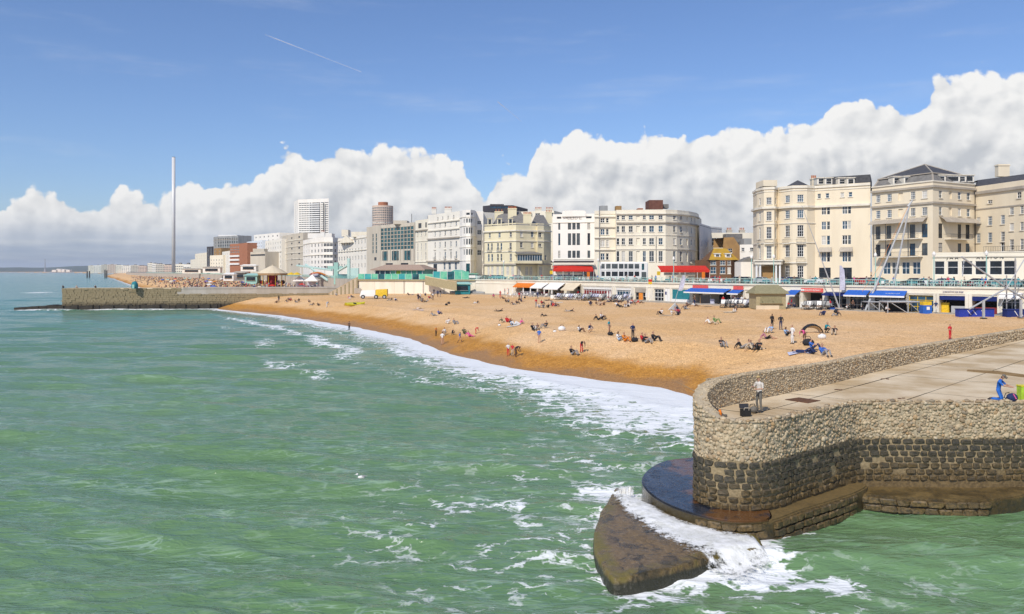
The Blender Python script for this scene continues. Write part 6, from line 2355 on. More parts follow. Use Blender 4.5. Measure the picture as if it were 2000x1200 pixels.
# teal kiosk, grey boats stored beside it
def open_kiosk(name, label, px0, px1, py_b, y, h, depth, mats_, roof_h=.6, cat='kiosk', zg=None):
    a, b_ = PX(px0, y), PX(px1, y)
    z = ZZ(py_b, y) if zg is None else zg
    t = thing(name, label, cat, (a.x, a.y, z))
    w = b_.x - a.x
    mb = MB()
    mb.box((a.x + w / 2, y + depth / 2, z + h / 2 - .1), (w, depth, h + .2))
    mb.build('wall', mats_[0], t)
    mb = MB()
    mb.box((a.x + w / 2, y - .05, z + h * .56), (w * .72, .08, h * .44))
    mb.build('hatch', mats_[1], t)
    mb = MB()
    e = .5
    x0, x1, y0, y1 = a.x - e, b_.x + e, y - e, y + depth + e
    xm0, xm1, ym = a.x + w * .12, b_.x - w * .12, y + depth / 2
    mb.add([(x0, y0, z + h), (x1, y0, z + h), (x1, y1, z + h), (x0, y1, z + h), (xm0, ym, z + h + roof_h), (xm1, ym, z + h + roof_h)],
           [(0, 1, 5, 4), (1, 2, 5), (2, 3, 4, 5), (3, 0, 4), (3, 2, 1, 0)])
    mb.box(((x0 + x1) / 2, (y0 + y1) / 2, z + h - .07), (x1 - x0 - .02, y1 - y0 - .02, .14))
    mb.build('roof', mats_[2], t)
    mb = MB()
    mb.box((a.x + w / 2, y - .22, z + h * .33), (w * .76, .4, .08))
    mb.build('counter', mats_[3], t)
    return t
open_kiosk('teal_kiosk', 'dark teal beach kiosk with graffiti boards at the foot of the ramp', 889, 918, 574, 245, 3.0, 3, ('shop_teal', 'glass_dark', 'turquoise_paint', 'steel_grey'))
open_kiosk('green_kiosk', 'small green roofed kiosk standing on the promenade by the ramp', 884, 906, 548, 258, 2.6, 3, ('canvas_white', 'glass_dark', 'screen_green', 'white_paint'), .5, 'kiosk', PZT)
open_kiosk('pale_green_kiosk', 'pale green flat kiosk on the promenade right of the green roofed one', 906, 932, 549, 256, 1.9, 3, ('railing_green', 'canvas_white', 'screen_green', 'white_paint'), .2, 'kiosk', PZT)
kt = open_kiosk('olive_kiosk', 'olive hipped-roof beach kiosk shut with wide eaves, between the coral signs', 1477, 1535, 602, 147, 2.75, 4.5, ('olive_kiosk', 'moss_roof', 'moss_roof', 'olive_kiosk'), 1.5)
for px in (1489, 1510):
    q = MB()
    p = P(px, 590, 146.94)
    q.lathe((0, 0, 0), [(.09, 0), (.09, .03)], 8)
    link('vent', q.mesh('vent', 'iron'), kt, Matrix.Translation((p.x, p.y, p.z)) @ Matrix.Rotation(math.pi / 2, 4, 'X'))
q = MB()
a, b_ = PX(1477, 146.85), PX(1522, 146.85)
q.obox((a.x, a.y, 4.9), b_ - a, (0, .1, 0), (0, 0, .75))
q.build('plinth_board', 'canvas_beige', kt)

# ---- red restaurant tents on the promenade
def red_tent(label, px0, px1, y, py_t):
    a, b_ = PX(px0, y), PX(px1, y)
    t = thing('red_restaurant_tent', label, 'restaurant tent', (a.x, a.y, PZT))
    zt = ZZ(py_t, y)
    w = b_ - a
    mb = MB()
    ze = zt - 1.2
    mb.add([(*a.xy, ze), (*b_.xy, ze), (b_.x, b_.y + 4.5, zt), (a.x, a.y + 4.5, zt)] + [(*a.xy, ze - .05), (*b_.xy, ze - .05), (b_.x, b_.y + 4.5, zt - .05), (a.x, a.y + 4.5, zt - .05)],
           [(0, 1, 2, 3), (7, 6, 5, 4), (0, 4, 5, 1), (1, 5, 6, 2), (2, 6, 7, 3), (3, 7, 4, 0)])
    mb.build('roof', 'awning_red', t)
    mb = MB()
    mb.obox((a.x, a.y - .06, ze - .55), w, (0, .05, 0), (0, 0, .6))
    mb.build('valance', 'awning_red', t)
    mb = MB()
    mb.add([(*b_.xy, PZT + .8), (b_.x, b_.y + 4.5, PZT + .8), (b_.x, b_.y + 4.5, zt), (*b_.xy, ze)], [(0, 1, 2, 3)])
    mb.add([(b_.x + .05, v[1], v[2]) for v in mb.v], [(3, 2, 1, 0)])
    mb.build('side_panel', 'dark_red', t)
    mb = MB()
    mb.obox((*(a - Vector((.9, 0, 0))).xy, ze - 1.3), (1.0, 0, 0), (0, .06, 0), (0, 0, 1.0))
    mb.build('menu_banner', 'yellow_paint', t)
    for f in (.08, .42):
        q = MB()
        q.obox((a.x + w.x * f, a.y + .6, ze - 1.35), (w.x * .3, 0, 0), (0, .05, 0), (0, 0, .75))
        q.build('window_panel', 'canvas_beige', t)
    for f in (0, .25, .5, .75, 1):
        q = MB()
        p = a.lerp(b_, f)
        q.tube((*p.xy, PZT), (*p.xy, ze), .06, 5)
        q.build('post', 'white_paint', t)
    for f in (.84,):
        q = MB()
        q.obox((a.x + w.x * f, a.y - .1, PZT + .4), (.8, 0, 0), (0, .05, 0), (0, 0, 2.1))
        q.build('hanging_banner', 'awning_orange', t)
    return t
red_tent('red restaurant tent in front of the art deco hotel', 1080, 1159, 232, 519)
red_tent('red restaurant tent in front of the curved hotel', 1290, 1386, 205, 519)

# ---- white double-decker bus
def wheel(parent, c, r, w, axis=Vector((0, 1, 0))):
    q = MB()
    q.tube(c - axis * w / 2, c + axis * w / 2, r, 14)
    ty = q.build('tyre', 'black_rubber', parent)
    q = MB()
    q.tube(c - axis * (w / 2 + .02), c + axis * (w / 2 + .02), r * .58, 10)
    q.build('rim', 'steel_grey', ty)
def bus(px0, px1, y):
    a, b_ = PX(px0, y), PX(px1, y)
    L_ = b_.x - a.x
    t = thing('double_decker_bus', 'white double-decker bus standing on the promenade between the red tents', 'bus', (a.x + L_ / 2, y + 1.2, PZT))
    h = 5.2
    bm = bmesh.new()
    bmesh.ops.create_cube(bm, size=1)
    for v in bm.verts:
        v.co = Vector((a.x + L_ / 2 + v.co.x * L_, y + 1.25 + v.co.y * 2.5, PZT + .35 + (v.co.z + .5) * (h - .35)))
    bmesh.ops.bevel(bm, geom=bm.edges[:], offset=.22, segments=3, affect='EDGES')
    me = bpy.data.meshes.new('body')
    bm.to_mesh(me)
    bm.free()
    me.materials.append(M('white_paint'))
    link('body', me, t)
    us = [(.02, .085), (.115, .21), (.235, .36), (.385, .48), (.50, .565), (.585, .69), (.715, .81)]
    for z0_, z1_ in ((PZT + 3.4, PZT + 4.7), (PZT + 1.35, PZT + 2.6)):
        for u0, u1 in us:
            q = MB()
            q.box((a.x + L_ * (u0 + u1) / 2, y - .012, (z0_ + z1_) / 2), (L_ * (u1 - u0), .04, z1_ - z0_))
            q.build('window', 'glass_grey' if z0_ > PZT + 2 else 'glass_dark', t)
    q = MB()
    q.box((a.x + L_ * .89, y - .012, PZT + 3.9), (L_ * .05, .04, 1.7))
    q.build('stair_window', 'glass_teal', t)
    q = MB()
    q.box((a.x + L_ * .91, y - .012, PZT + 1.5), (L_ * .10, .04, 2.0))
    q.build('door', 'glass_grey', t)
    q = MB()
    q.box((a.x + L_ * .42, y - .012, PZT + 3.0), (L_ * .8, .05, .12))
    q.build('trim_band', 'steel_grey', t)
    for u in (.2, .74):
        wheel(t, Vector((a.x + L_ * u, y + .12, PZT + .5)), .5, .3)
        wheel(t, Vector((a.x + L_ * u, y + 2.38, PZT + .5)), .5, .3)
    for yy in (y + .45, y + 2.05):
        q = MB()
        q.box((b_.x + .01, yy, PZT + .9), (.06, .3, .22))
        q.build('headlight', 'canvas_white', t)
bus(1173, 1266, 217)

# ---- cars
CARC = {'black': (.02, .02, .022), 'teal': (.03, .26, .30), 'silver': (.42, .43, .45), 'white': (.75, .75, .74), 'red': (.42, .03, .03), 'blue': (.03, .08, .28), 'grey': (.15, .155, .16)}
for k, c in CARC.items():
    mat('car_' + k, c, .25, c, 1, 0, spec=.6)
def car_meshes():
    prof = [(-2.05, .35), (-2.1, .62), (-1.95, .85), (-1.0, .95), (-.45, 1.42), (.85, 1.45), (1.65, 1.0), (2.05, .92), (2.1, .5), (2.05, .32)]
    mb = MB()
    n = len(prof)
    vs = [(x, s * (.82 if z < 1.1 else .66), z) for s in (-1, 1) for x, z in prof]
    mb.add(vs, [tuple(range(n))[::-1], tuple(range(n, 2 * n))] + [(i, (i + 1) % n, n + (i + 1) % n, n + i) for i in range(n)])
    out = {'body': mb.v and mb}
    q = MB()
    for s in (-1, 1):
        pts = [(-.80, .99), (-.38, 1.36), (.78, 1.38), (1.42, 1.02)]
        q.add([(x, s * (.845 - (z - .95) * .36), z) for x, z in pts] , [(0, 1, 2, 3) if s > 0 else (3, 2, 1, 0)])
    out['side'] = q
    q = MB()
    q.add([(-.98, -.72, .99), (-.98, .72, .99), (-.5, .6, 1.40), (-.5, -.6, 1.40)], [(0, 1, 2, 3)])
    q.add([(1.60, -.72, 1.06), (1.60, .72, 1.06), (.92, .6, 1.44), (.92, -.6, 1.44)], [(3, 2, 1, 0)])
    q.v = [(x * 1.015, y, z + .012) for x, y, z in q.v]
    out['screens'] = q
    return out
CM = car_meshes()
me_side = CM['side'].mesh('side_window', 'glass_dark')
me_scr = CM['screens'].mesh('windscreen', 'glass_grey')
q = MB()
q.tube((0, -.1, 0), (0, .1, 0), .32, 12)
me_ty = q.mesh('wheel', 'black_rubber')
q = MB()
q.tube((0, -.112, 0), (0, .112, 0), .19, 8)
me_rim = q.mesh('rim', 'steel_grey')
q = MB()
q.box((0, 0, 0), (.06, .36, .14))
me_hl = q.mesh('headlight', 'canvas_white')
me_tl = q.mesh('tail_light', 'awning_red')
body_me = {k: CM['body'].mesh('car_body', 'car_' + k) for k in CARC}
def car(x, y, rz, colour, label, z=PZT + .004, group='cars on the seafront road'):
    t = thing('car', label, 'car', (x, y, z), group)
    t.matrix_basis = Matrix.Translation((x, y, z)) @ Matrix.Rotation(rz, 4, 'Z')
    link('body', body_me[colour], t, None, True)
    link('side_windows', me_side, t, None, True)
    link('windscreens', me_scr, t, None, True)
    for sx_ in (-1.3, 1.3):
        for sy_ in (-.74, .74):
            w = link('wheel', me_ty, t, Matrix.Translation((sx_, sy_, .32)), True)
            link('rim', me_rim, w, None, True)
    for sy_ in (-.55, .55):
        link('headlight', me_hl, t, Matrix.Translation((-2.08, sy_, .66)), True)
        link('tail_light', me_tl, t, Matrix.Translation((2.07, sy_, .74)), True)
for px, y, c, l in ((949, 261, 'black', 'black car parked behind the railing left of the teal cars'), (966, 259, 'teal', 'teal car right of the black car behind the railing'), (978, 257, 'teal', 'second teal car, nearer the row of bicycles'),
                    (1010, 252, 'silver', 'silver car in front of the Victorian hotel'), (1440, 184, 'grey', 'grey car in front of the white gabled house'), (1455, 181, 'black', 'black car left of the hotel porch'),
                    (1545, 172, 'blue', 'blue car in front of the bay-fronted hotel'), (1558, 170, 'black', 'black car next to the blue one by the bay-fronted hotel'), (1690, 160, 'silver', 'silver car at the right end of the bay-fronted hotel'),
                    (1712, 158, 'teal', 'teal car below the canopied balconies'), (1846, 146, 'blue', 'blue car in front of the restaurant windows'), (930, 274, 'white', 'white car below the glazed bow tower'),
                    (1400, 196, 'red', 'red car in front of the brown pub'), (610, 440, 'red', 'distant red car on the promenade above the marquees'), (624, 430, 'white', 'distant white car next to the red one above the marquees'),
                    (545, 500, 'silver', 'distant silver car above the carousel roof'), (558, 490, 'black', 'distant black car right of the silver one above the carousel')):
    p = PX(px, y)
    car(p.x, p.y, math.radians(rnd.choice((-50, 130)) + rnd.uniform(-6, 6)), c, l)
# ---- bicycles leaning at the railing
def bicycle_parts():
    def ring(r, w, n=14):
        q = MB()
        for k in range(n):
            a0, a1 = 2 * math.pi * k / n, 2 * math.pi * (k + 1) / n
            q.tube((r * math.cos(a0), 0, r * math.sin(a0)), (r * math.cos(a1), 0, r * math.sin(a1)), w, 4)
        for k in range(4):
            a0 = math.pi * k / 4
            q.tube((-r * math.cos(a0), 0, -r * math.sin(a0)), (r * math.cos(a0), 0, r * math.sin(a0)), .006, 3)
        return q.mesh('wheel', 'black_rubber')
    f = MB()
    P_ = {'r': (-.5, 0, .34), 'b': (-.05, 0, .3), 's': (-.2, 0, .85), 'h': (.38, 0, .88), 'f': (.52, 0, .34)}
    for a, b in (('r', 'b'), ('b', 's'), ('r', 's'), ('b', 'h'), ('s', 'h'), ('h', 'f')):
        f.tube(P_[a], P_[b], .032, 5)
    hb = MB()
    hb.tube((.38, 0, .88), (.36, 0, 1.02), .02, 5)
    hb.tube((.36, -.28, 1.03), (.36, .28, 1.03), .018, 5)
    sd = MB()
    sd.tube((-.2, 0, .85), (-.23, 0, .96), .016, 5)
    sd.box((-.25, 0, .98), (.26, .12, .05))
    return ring(.33, .038), {k: f.mesh('frame', k) for k in ('car_black', 'car_red', 'car_teal', 'car_white')}, hb.mesh('handlebar', 'iron'), sd.mesh('saddle', 'black_rubber')
bw, bf, bh, bs = bicycle_parts()
def bicycle(p, rz, colour, label=None):
    t = thing('bicycle', label or 'bicycle leaning among many others against the promenade railing', 'bicycle', p, 'bicycles along the promenade railing')
    t.matrix_basis = Matrix.Translation(p) @ Matrix.Rotation(rz, 4, 'Z') @ Matrix.Rotation(.12, 4, 'X')
    link('frame', bf[colour], t, None, True)
    link('handlebar', bh, t, None, True)
    link('saddle', bs, t, None, True)
    for x in (-.5, .52):
        link('wheel', bw, t, Matrix.Translation((x, 0, .34)), True)
for k in range(44):
    f = k / 43
    px = 1003 + f * 82 if k < 22 else (1090 + (f - .5) * 2 * 290 if k < 36 else 1820 + (k - 36) * 12)
    i = seg_of(px)
    p, d, n = on_wall(i, px, -.9 - rnd.uniform(0, .5))
    c_ = rnd.choice(list(bf))
    pl_ = 'above the orange awning' if k < 22 else 'between the red tents' if k < 36 else 'before the restaurant windows'
    bicycle(Vector((p.x, p.y, PZT)), math.atan2(d.y, d.x) + rnd.uniform(-.3, .3), c_, f'{c_[4:]} bicycle leaning at the railing {pl_}')

# ---- bungee masts, trampolines and trusses of grey steel
def zg(px, y):
    return terr((px - 1000) / F * y, y)
bm_ = thing('bungee_masts', 'pair of tall leaning grey steel masts joined at the top', 'bungee masts', (*PX(1712, 141).xy, 5))
for a, b_ in (((1690, 607, 140), (1778, 398, 141)), ((1736, 604, 141), (1776, 402, 141))):
    q = MB()
    q.tube(P(*a), P(*b_), .20, 8, .12)
    q.build('mast', 'steel_grey', bm_)
q = MB()
q.tube(P(1773, 404, 141), P(1782, 392, 141), .2, 8, .14)
q.build('mast_head', 'steel_grey', bm_)
q = MB()
q.path([P(1775, 400, 141), P(1741, 470, 140.6), P(1718, 520, 140), P(1684, 570, 139)], .03, 4)
q.build('cord', 'orange_paint', bm_)
bm2 = thing('bungee_masts', 'single thin grey mast leaning left in front of the bay-fronted hotel', 'bungee mast', (*PX(1640, 142).xy, 5))
q = MB()
q.tube(P(1640, 604, 142), P(1566, 402, 142), .14, 8, .04)
q.build('mast', 'steel_grey', bm2)
q = MB()
q.tube(P(1640, 604, 142), P(1640, 604, 142) + Vector((0, 0, .25)), .8, 10)
q.build('foot', 'trim_grey', bm2)
def trampoline(label, px0, px1, y, py_t, py_b):
    a, b_ = PX(px0, y), PX(px1, y)
    z0_, z1_ = ZZ(py_b, y), ZZ(py_t, y)
    t = thing('trampoline_frame', label, 'trampoline', (a.x, a.y, z0_))
    w = b_.x - a.x
    for x in (a.x, (a.x + b_.x) / 2 + w * .12, b_.x):
        for yy in (y, y + 3):
            q = MB()
            q.tube((x, yy, z0_ - .2), (x, yy, z1_), .09, 6)
            q.build('leg', 'steel_grey', t)
    q = MB()
    for yy in (y, y + 3):
        q.tube((a.x, yy, z1_), (b_.x, yy, z1_), .1, 6)
    for x in (a.x, b_.x):
        q.tube((x, y, z1_), (x, y + 3, z1_), .1, 6)
    q.build('frame', 'steel_grey', t)
    for f0, f1 in ((.12, .58), (.66, .98)):
        q = MB()
        q.tube((a.x + w * f0, y, z1_ - .2), (a.x + w * f1, y, z0_ + .1), .07, 5)
        q.build('brace', 'steel_grey', t)
    q = MB()
    q.box((a.x + w / 2, y + 1.5, z1_ - .12), (w - .3, 2.7, .08))
    q.build('bed', 'lilac_cloth', t)
    q = MB()
    q.box((a.x + w * .48, y + 2.9, (z0_ + z1_) / 2 - .1), (w * .7, .1, z1_ - z0_ - .5))
    q.build('back_sheet', 'dark_interior', t)
trampoline('steel trampoline frame with black back sheet right of the bungee masts', 1734, 1798, 133, 590, 612)
trampoline('smaller steel trampoline frame with blue trim left of the black one', 1697, 1730, 139, 590, 606)
tr_ = thing('steel_truss', 'tangle of pale steel truss beams at the right edge above the blue barriers', 'truss frame', (*PX(1965, 121).xy, 5))
for a, b_, r in (((1878, 502), (1966, 563), .2), ((1966, 563), (2012, 590), .22), ((1893, 604), (1966, 563), .2), ((1966, 538), (1966, 606), .13), ((1983, 505), (1983, 608), .15), ((1966, 563), (2005, 500), .12),
                 ((1880, 540), (1883, 505), .1), ((1945, 548), (2010, 548), .1), ((1945, 576), (2010, 575), .08), ((1966, 590), (1984, 580), .08), ((1984, 545), (2004, 560), .07), ((1952, 601), (1966, 575), .07)):
    q = MB()
    q.tube(P(*a, 121), P(*b_, 121.6 + rnd.uniform(0, 2)), r * .7, 8)
    q.build('beam', 'steel_grey', tr_)
for px, l in ((1921, 'grey steel post on a foot plate in front of the long blue barrier'), (1994, 'grey steel post on a foot plate at the right edge')):
    t = thing('steel_post', l, 'post', (*PX(px, 118).xy, 5))
    q = MB()
    p = PX(px, 118)
    z = terr(p.x, p.y)
    q.box((p.x, p.y, z + 1.3), (.28, .28, 2.8))
    q.build('shaft', 'steel_grey', t)
    q = MB()
    q.box((p.x, p.y, z + .06), (.7, .7, .14))
    q.build('foot_plate', 'iron', t)
def barrier(label, px0, px1, y, py_t, py_b, material='barrier_blue', marks=True):
    a, b_ = PX(px0, y), PX(px1, y)
    z0_, z1_ = ZZ(py_b, y), ZZ(py_t, y)
    t = thing('inflatable_barrier', label, 'barrier', (a.x, a.y, z0_))
    mb = MB()
    mb.obox((a.x, a.y, z0_ - .2), b_ - a, (0, 1.2, 0), (0, 0, z1_ - z0_ + .2))
    mb.build('wall', material, t)
    mb = MB()
    mb.obox((a.x - .06, a.y - .06, z1_), (b_.x - a.x + .12, 0, 0), (0, 1.32, 0), (0, 0, .12))
    mb.build('top_edge', 'awning_navy', t)
    if marks:
        w = b_.x - a.x
        for f in (.22, .38, .62):
            q = MB()
            q.add([(a.x + w * f, a.y - .01, z1_ - .12), (a.x + w * f + .12, a.y - .01, z1_ - .12), (a.x + w * (f + .1) + .12, a.y - .01, z0_ + .15), (a.x + w * (f + .1), a.y - .01, z0_ + .15)], [(3, 2, 1, 0)])
            q.build('white_stripe', 'canvas_white', t)
barrier('long blue barrier wall with white slashes on the shingle', 1874, 1942, 122, 605, 617)
barrier('dark blue barrier wall at the right edge of the beach', 1967, 2030, 121, 606, 619, 'awning_navy')
barrier('small blue barrier sheet lying by the terrace cafe', 1622, 1645, 143, 602, 607, 'awning_blue', False)
bn = thing('recycling_bin', 'blue skip bin with yellow lid beside the glazed bar', 'bin', (*PX(1808, 131).xy, 5))
for z0_, z1_, mm, nm in ((5, 6.5, 'awning_blue', 'body'), (6.5, 7.1, 'yellow_paint', 'lid')):
    q = MB()
    p = PX(1808, 131)
    q.box((p.x, p.y, (z0_ + z1_) / 2 - .1), (1.5 if nm == 'body' else 1.36, 1.2, z1_ - z0_))
    q.build(nm, mm, bn)
q = MB()
q.box((p.x + .1, p.y - .61, 5.9), (.5, .02, .5))
q.build('label_patch', 'canvas_white', bn)
# ---- feather banners, flag
def feather(label, base, top_, w, colour):
    b0, t0 = P(*base), P(*top_)
    t = thing('feather_banner', label, 'banner', b0)
    q = MB()
    q.tube(b0, t0, .06, 6, .03)
    q.build('pole', 'steel_grey', t)
    q = MB()
    ax_ = (t0 - b0)
    side_ = Vector((1, .1, 0))
    vs = []
    for f, ww in ((.42, .9), (.55, 1.0), (.75, 1.0), (.9, .9), (1.0, .35)):
        c = b0 + ax_ * f
        vs += [c, c + side_ * w * ww + Vector((0, .12 * math.sin(f * 9), 0))]
    vs += [Vector(v) + Vector((0, .03, 0)) for v in vs]
    fs = [(2 * i, 2 * i + 1, 2 * i + 3, 2 * i + 2) for i in range(4)] + [(10 + 2 * i, 12 + 2 * i, 13 + 2 * i, 11 + 2 * i) for i in range(4)]
    q.add(vs, fs)
    q.build('sail', colour, t)
feather('tall lilac feather banner leaning in front of the terrace cafe', (1640, 602, 143), (1640, 519, 143), 1.0, 'lilac_cloth')
feather('tall lilac feather banner in front of the teal shutter', (1318, 590, 165), (1333, 538, 165), .95, 'lilac_cloth')
fl = thing('lifeguard_flag', 'red and yellow flag on a pole at the sea wall', 'flag', P(1272, 586, 180))
q = MB()
q.tube(P(1272, 589, 180), P(1270, 543, 180), .05, 5)
q.build('pole', 'trim', fl)
for k, c in ((0, 'awning_red'), (1, 'yellow_paint')):
    q = MB()
    p = P(1266.5, 546 + k * 5, 179.9)
    q.box((p.x + .4, p.y, p.z - .28), (.85, .03, .55))
    q.build('cloth_half', c, fl)
# ---- deckchairs, tables and loungers
def deckchair_meshes():
    f = MB()
    for s in (-.28, .28):
        f.tube((s, -.5, .02), (s, .45, 1.0), .025, 4)
        f.tube((s, .4, .02), (s, -.35, .62), .025, 4)
    for p in ((-.5, .02), (.45, 1.0), (.4, .02), (-.35, .5)):
        f.tube((-.28, p[0], p[1]), (.28, p[0], p[1]), .025, 4)
    c = MB()
    pr = [(-.36, .52), (-.2, .34), (0, .30), (.18, .45), (.42, .98)]
    for a, b in zip(pr[:-1], pr[1:]):
        c.add([(-.25, *a), (.25, *a), (.25, *b), (-.25, *b)], [(0, 1, 2, 3)])
        c.add([(-.25, a[0], a[1] - .02), (.25, a[0], a[1] - .02), (.25, b[0], b[1] - .02), (-.25, b[0], b[1] - .02)], [(3, 2, 1, 0)])
    return f.mesh('frame', 'iron'), [c.mesh('sling', k) for k in ('canvas_white', 'lilac_cloth', 'grey_panel')]
dcf, dcs = deckchair_meshes()
def deckchair(px, py, rz, place):
    p = ground(px, py)
    t = thing('deckchair', 'pale canvas deckchair among those ' + place, 'deckchair', p, 'deckchairs ' + place)
    t.matrix_basis = Matrix.Translation(p) @ Matrix.Rotation(rz, 4, 'Z') @ Matrix.Scale(1.6, 4)
    link('frame', dcf, t, None, True)
    link('sling', rnd.choice(dcs), t, None, True)
for x0, x1, py, k, pl_ in ((1135, 1182, 587, 16, 'before the red-stocked arch shop'), (1150, 1176, 583, 8, 'at the door of the red-stocked arch shop'), (1194, 1212, 590, 8, 'before the blue-grey shop window'), (1410, 1468, 601, 16, 'left of the olive kiosk'), (1216, 1232, 587, 5, 'right of the blue-grey shop window'), (1570, 1625, 605, 10, 'below the snack bar'), (1085, 1132, 586, 12, 'behind the low white wind break')):
    for j in range(k):
        deckchair(x0 + (x1 - x0) * (j + .5) / k + rnd.uniform(-.6, .6), py + rnd.uniform(-.8, .8), math.radians(rnd.uniform(-70, -20)), pl_)
tb = MB()
tb.lathe((0, 0, 0), [(.28, 0), (.05, .06), (.045, .7), (.42, .71), (.42, .75)], 10)
me_tab = tb.mesh('pedestal_table', 'canvas_white')
cb = MB()
cb.tube((0, 0, 0), (0, 0, .45), .022, 4)
me_cl = cb.mesh('leg', 'steel_grey')
cb = MB()
cb.box((0, 0, .46), (.44, .44, .05))
cb.box((0, .21, .72), (.44, .05, .48))
me_cs = cb.mesh('seat', 'canvas_white')
for x0, x1, py, k, up, pl_ in ((988, 1072, 580, 24, 0, 'before the orange awning'), (1000, 1100, 577.5, 24, 0, 'close to the white awnings'), (1588, 1640, 604, 9, 0, 'before the snack bar'), (1645, 1690, 603, 7, 0, 'before the terrace cafe'), (1085, 1155, 0, 12, 1, 'under the left red tent'), (1295, 1382, 0, 14, 1, 'under the right red tent'), (1700, 1730, 0, 6, 1, 'by the mansard hotel'), (1840, 1935, 0, 10, 1, 'before the restaurant windows')):
    for j in range(k):
        px = x0 + (x1 - x0) * (j + .5) / k + rnd.uniform(-1, 1)
        if up:
            i = seg_of(px)
            q, d, n = on_wall(i, px, -2.0 - rnd.uniform(0, 6))
            p = Vector((q.x, q.y, PZT))
        else:
            p = ground(px, py + rnd.uniform(-1, 1))
        if j % 3 == 0:
            o = link('cafe_table', me_tab, None, Matrix.Translation(p))
            tag(o, 'white round pedestal table ' + pl_, 'table', 'tables ' + pl_)
        else:
            t = thing('cafe_chair', 'white cafe chair ' + pl_, 'chair', p, 'chairs ' + pl_)
            t.matrix_basis = Matrix.Translation(p) @ Matrix.Rotation(rnd.uniform(0, 6.28), 4, 'Z')
            for x, y in ((-.2, -.2), (-.2, .2), (.2, -.2), (.2, .2)):
                link('leg', me_cl, t, Matrix.Translation((x, y, 0)), True)
            link('seat', me_cs, t, None, True)
# orange board / menu boards
for px, py, y, w, h, c, l in ((994, 575, 240, 1.1, 1.9, 'orange_paint', 'orange menu board standing left of the cafe tables'), (1252, 586, 184, .9, 1.6, 'orange_paint', 'orange board by the pale wind breaks below the flag'),
                              (1378, 593, 158, 1.9, 1.7, 'dark_interior', 'black board propped in front of the blue awning shop')):
    p = P(px, py, y)
    t = thing('menu_board', l, 'board', p)
    q = MB()
    q.obox((p.x - w / 2, p.y, p.z), (w, 0, 0), (0, .06, 0), (0, .25, h))
    q.build('panel', c, t)
    q = MB()
    q.obox((p.x - w / 2, p.y + .75, p.z), (w, 0, 0), (0, .05, 0), (0, -.45, h - .05))
    q.build('back_leg', 'wood', t)
# low white wind-break panels
wb = thing('wind_break', 'low white wind-break wall in front of the beach cafes', 'wind break', P(1100, 584, 200))
for j in range(10):
    q = MB()
    p = ground(1078 + j * 6, 583.5 + j * .25)
    q.box((p.x, p.y, p.z + .45), (.76, .06, 1.0), 0, math.radians(-12))
    q.build('panel', 'canvas_white', wb)
# closed parasols at the cafes
pr_ = MB()
pr_.lathe((0, 0, 0), [(.04, 0), (.04, 1.0), (.18, 1.05), (.16, 1.7), (.04, 2.5)], 8)
me_par = pr_.mesh('closed_parasol', 'canvas_white')
for px, py in ((992, 579), (1001, 580), (1022, 579), (1036, 580), (1050, 580), (1063, 581), (1078, 582), (1187, 588), (1192, 589), (1205, 588), (1231, 589), (1262, 590), (1268, 591)):
    o = link('closed_parasol', me_par, None, Matrix.Translation(ground(px, py)))
    tag(o, 'furled white parasol standing among the deckchairs', 'parasol', 'furled parasols at the cafes')
# ladder leaning on the wall
ld = thing('ladder', 'wooden ladder frame leaning up to the promenade left of the orange awning', 'ladder', P(1005, 578, 230))
for dx in (0, 3.2):
    q = MB()
    q.tube(P(1004 + dx, 576, 234), P(1010 + dx, 543, 238), .06, 4)
    q.build('stile', 'wood', ld)
for k in range(9):
    f = k / 8
    q = MB()
    q.tube(P(1004 + 6 * f, 576 - 33 * f, 234 + 4 * f), P(1007.2 + 6 * f, 576 - 33 * f, 234 + 4 * f), .04, 4)
    q.build('rung', 'wood', ld)
# ---- boats and odds on the shingle
def hull(name, label, px, py, L_, w, rz, colour, cat, tilt=0):
    p = ground(px, py)
    t = thing(name, label, cat, p)
    t.matrix_basis = Matrix.Translation(p) @ Matrix.Rotation(rz, 4, 'Z') @ Matrix.Rotation(tilt, 4, 'X')
    q = MB()
    st = [(-1, 0.02, .5), (-.8, .5, .36), (-.4, .92, .3), (0, 1, .28), (.4, .92, .3), (.8, .5, .36), (1, .02, .5)]
    vs, fs = [], []
    for f, ww, zt in st:
        x = f * L_ / 2
        vs += [(x, -w / 2 * ww, zt * w), (x, -w / 3 * ww, .06), (x, 0, 0), (x, w / 3 * ww, .06), (x, w / 2 * ww, zt * w), (x, 0, zt * w * 1.1)]
    for i in range(len(st) - 1):
        for k in range(6):
            a, b = i * 6 + k, i * 6 + (k + 1) % 6
            fs.append((a, a + 6, b + 6, b))
    q.add(vs, fs)
    me = q.mesh('hull', colour, True)
    link('hull', me, t, None, True)
    q = MB()
    q.lathe((0, 0, .29 * w), [(.28 * w, 0), (.3 * w, .06), (.22 * w, .08)], 10)
    link('cockpit', q.mesh('cockpit', 'dark_interior'), t, None, True)
hull('kayak', 'yellow-green kayak lying on the shingle below the white boat', 692, 597, 6.4, 1.7, math.radians(50), 'kayak_yellow', 'kayak', .4)
tl = thing('beach_trailer', 'white and yellow lifeguard trailer on the shingle', 'trailer', ground(730, 584))
p = ground(730, 584)
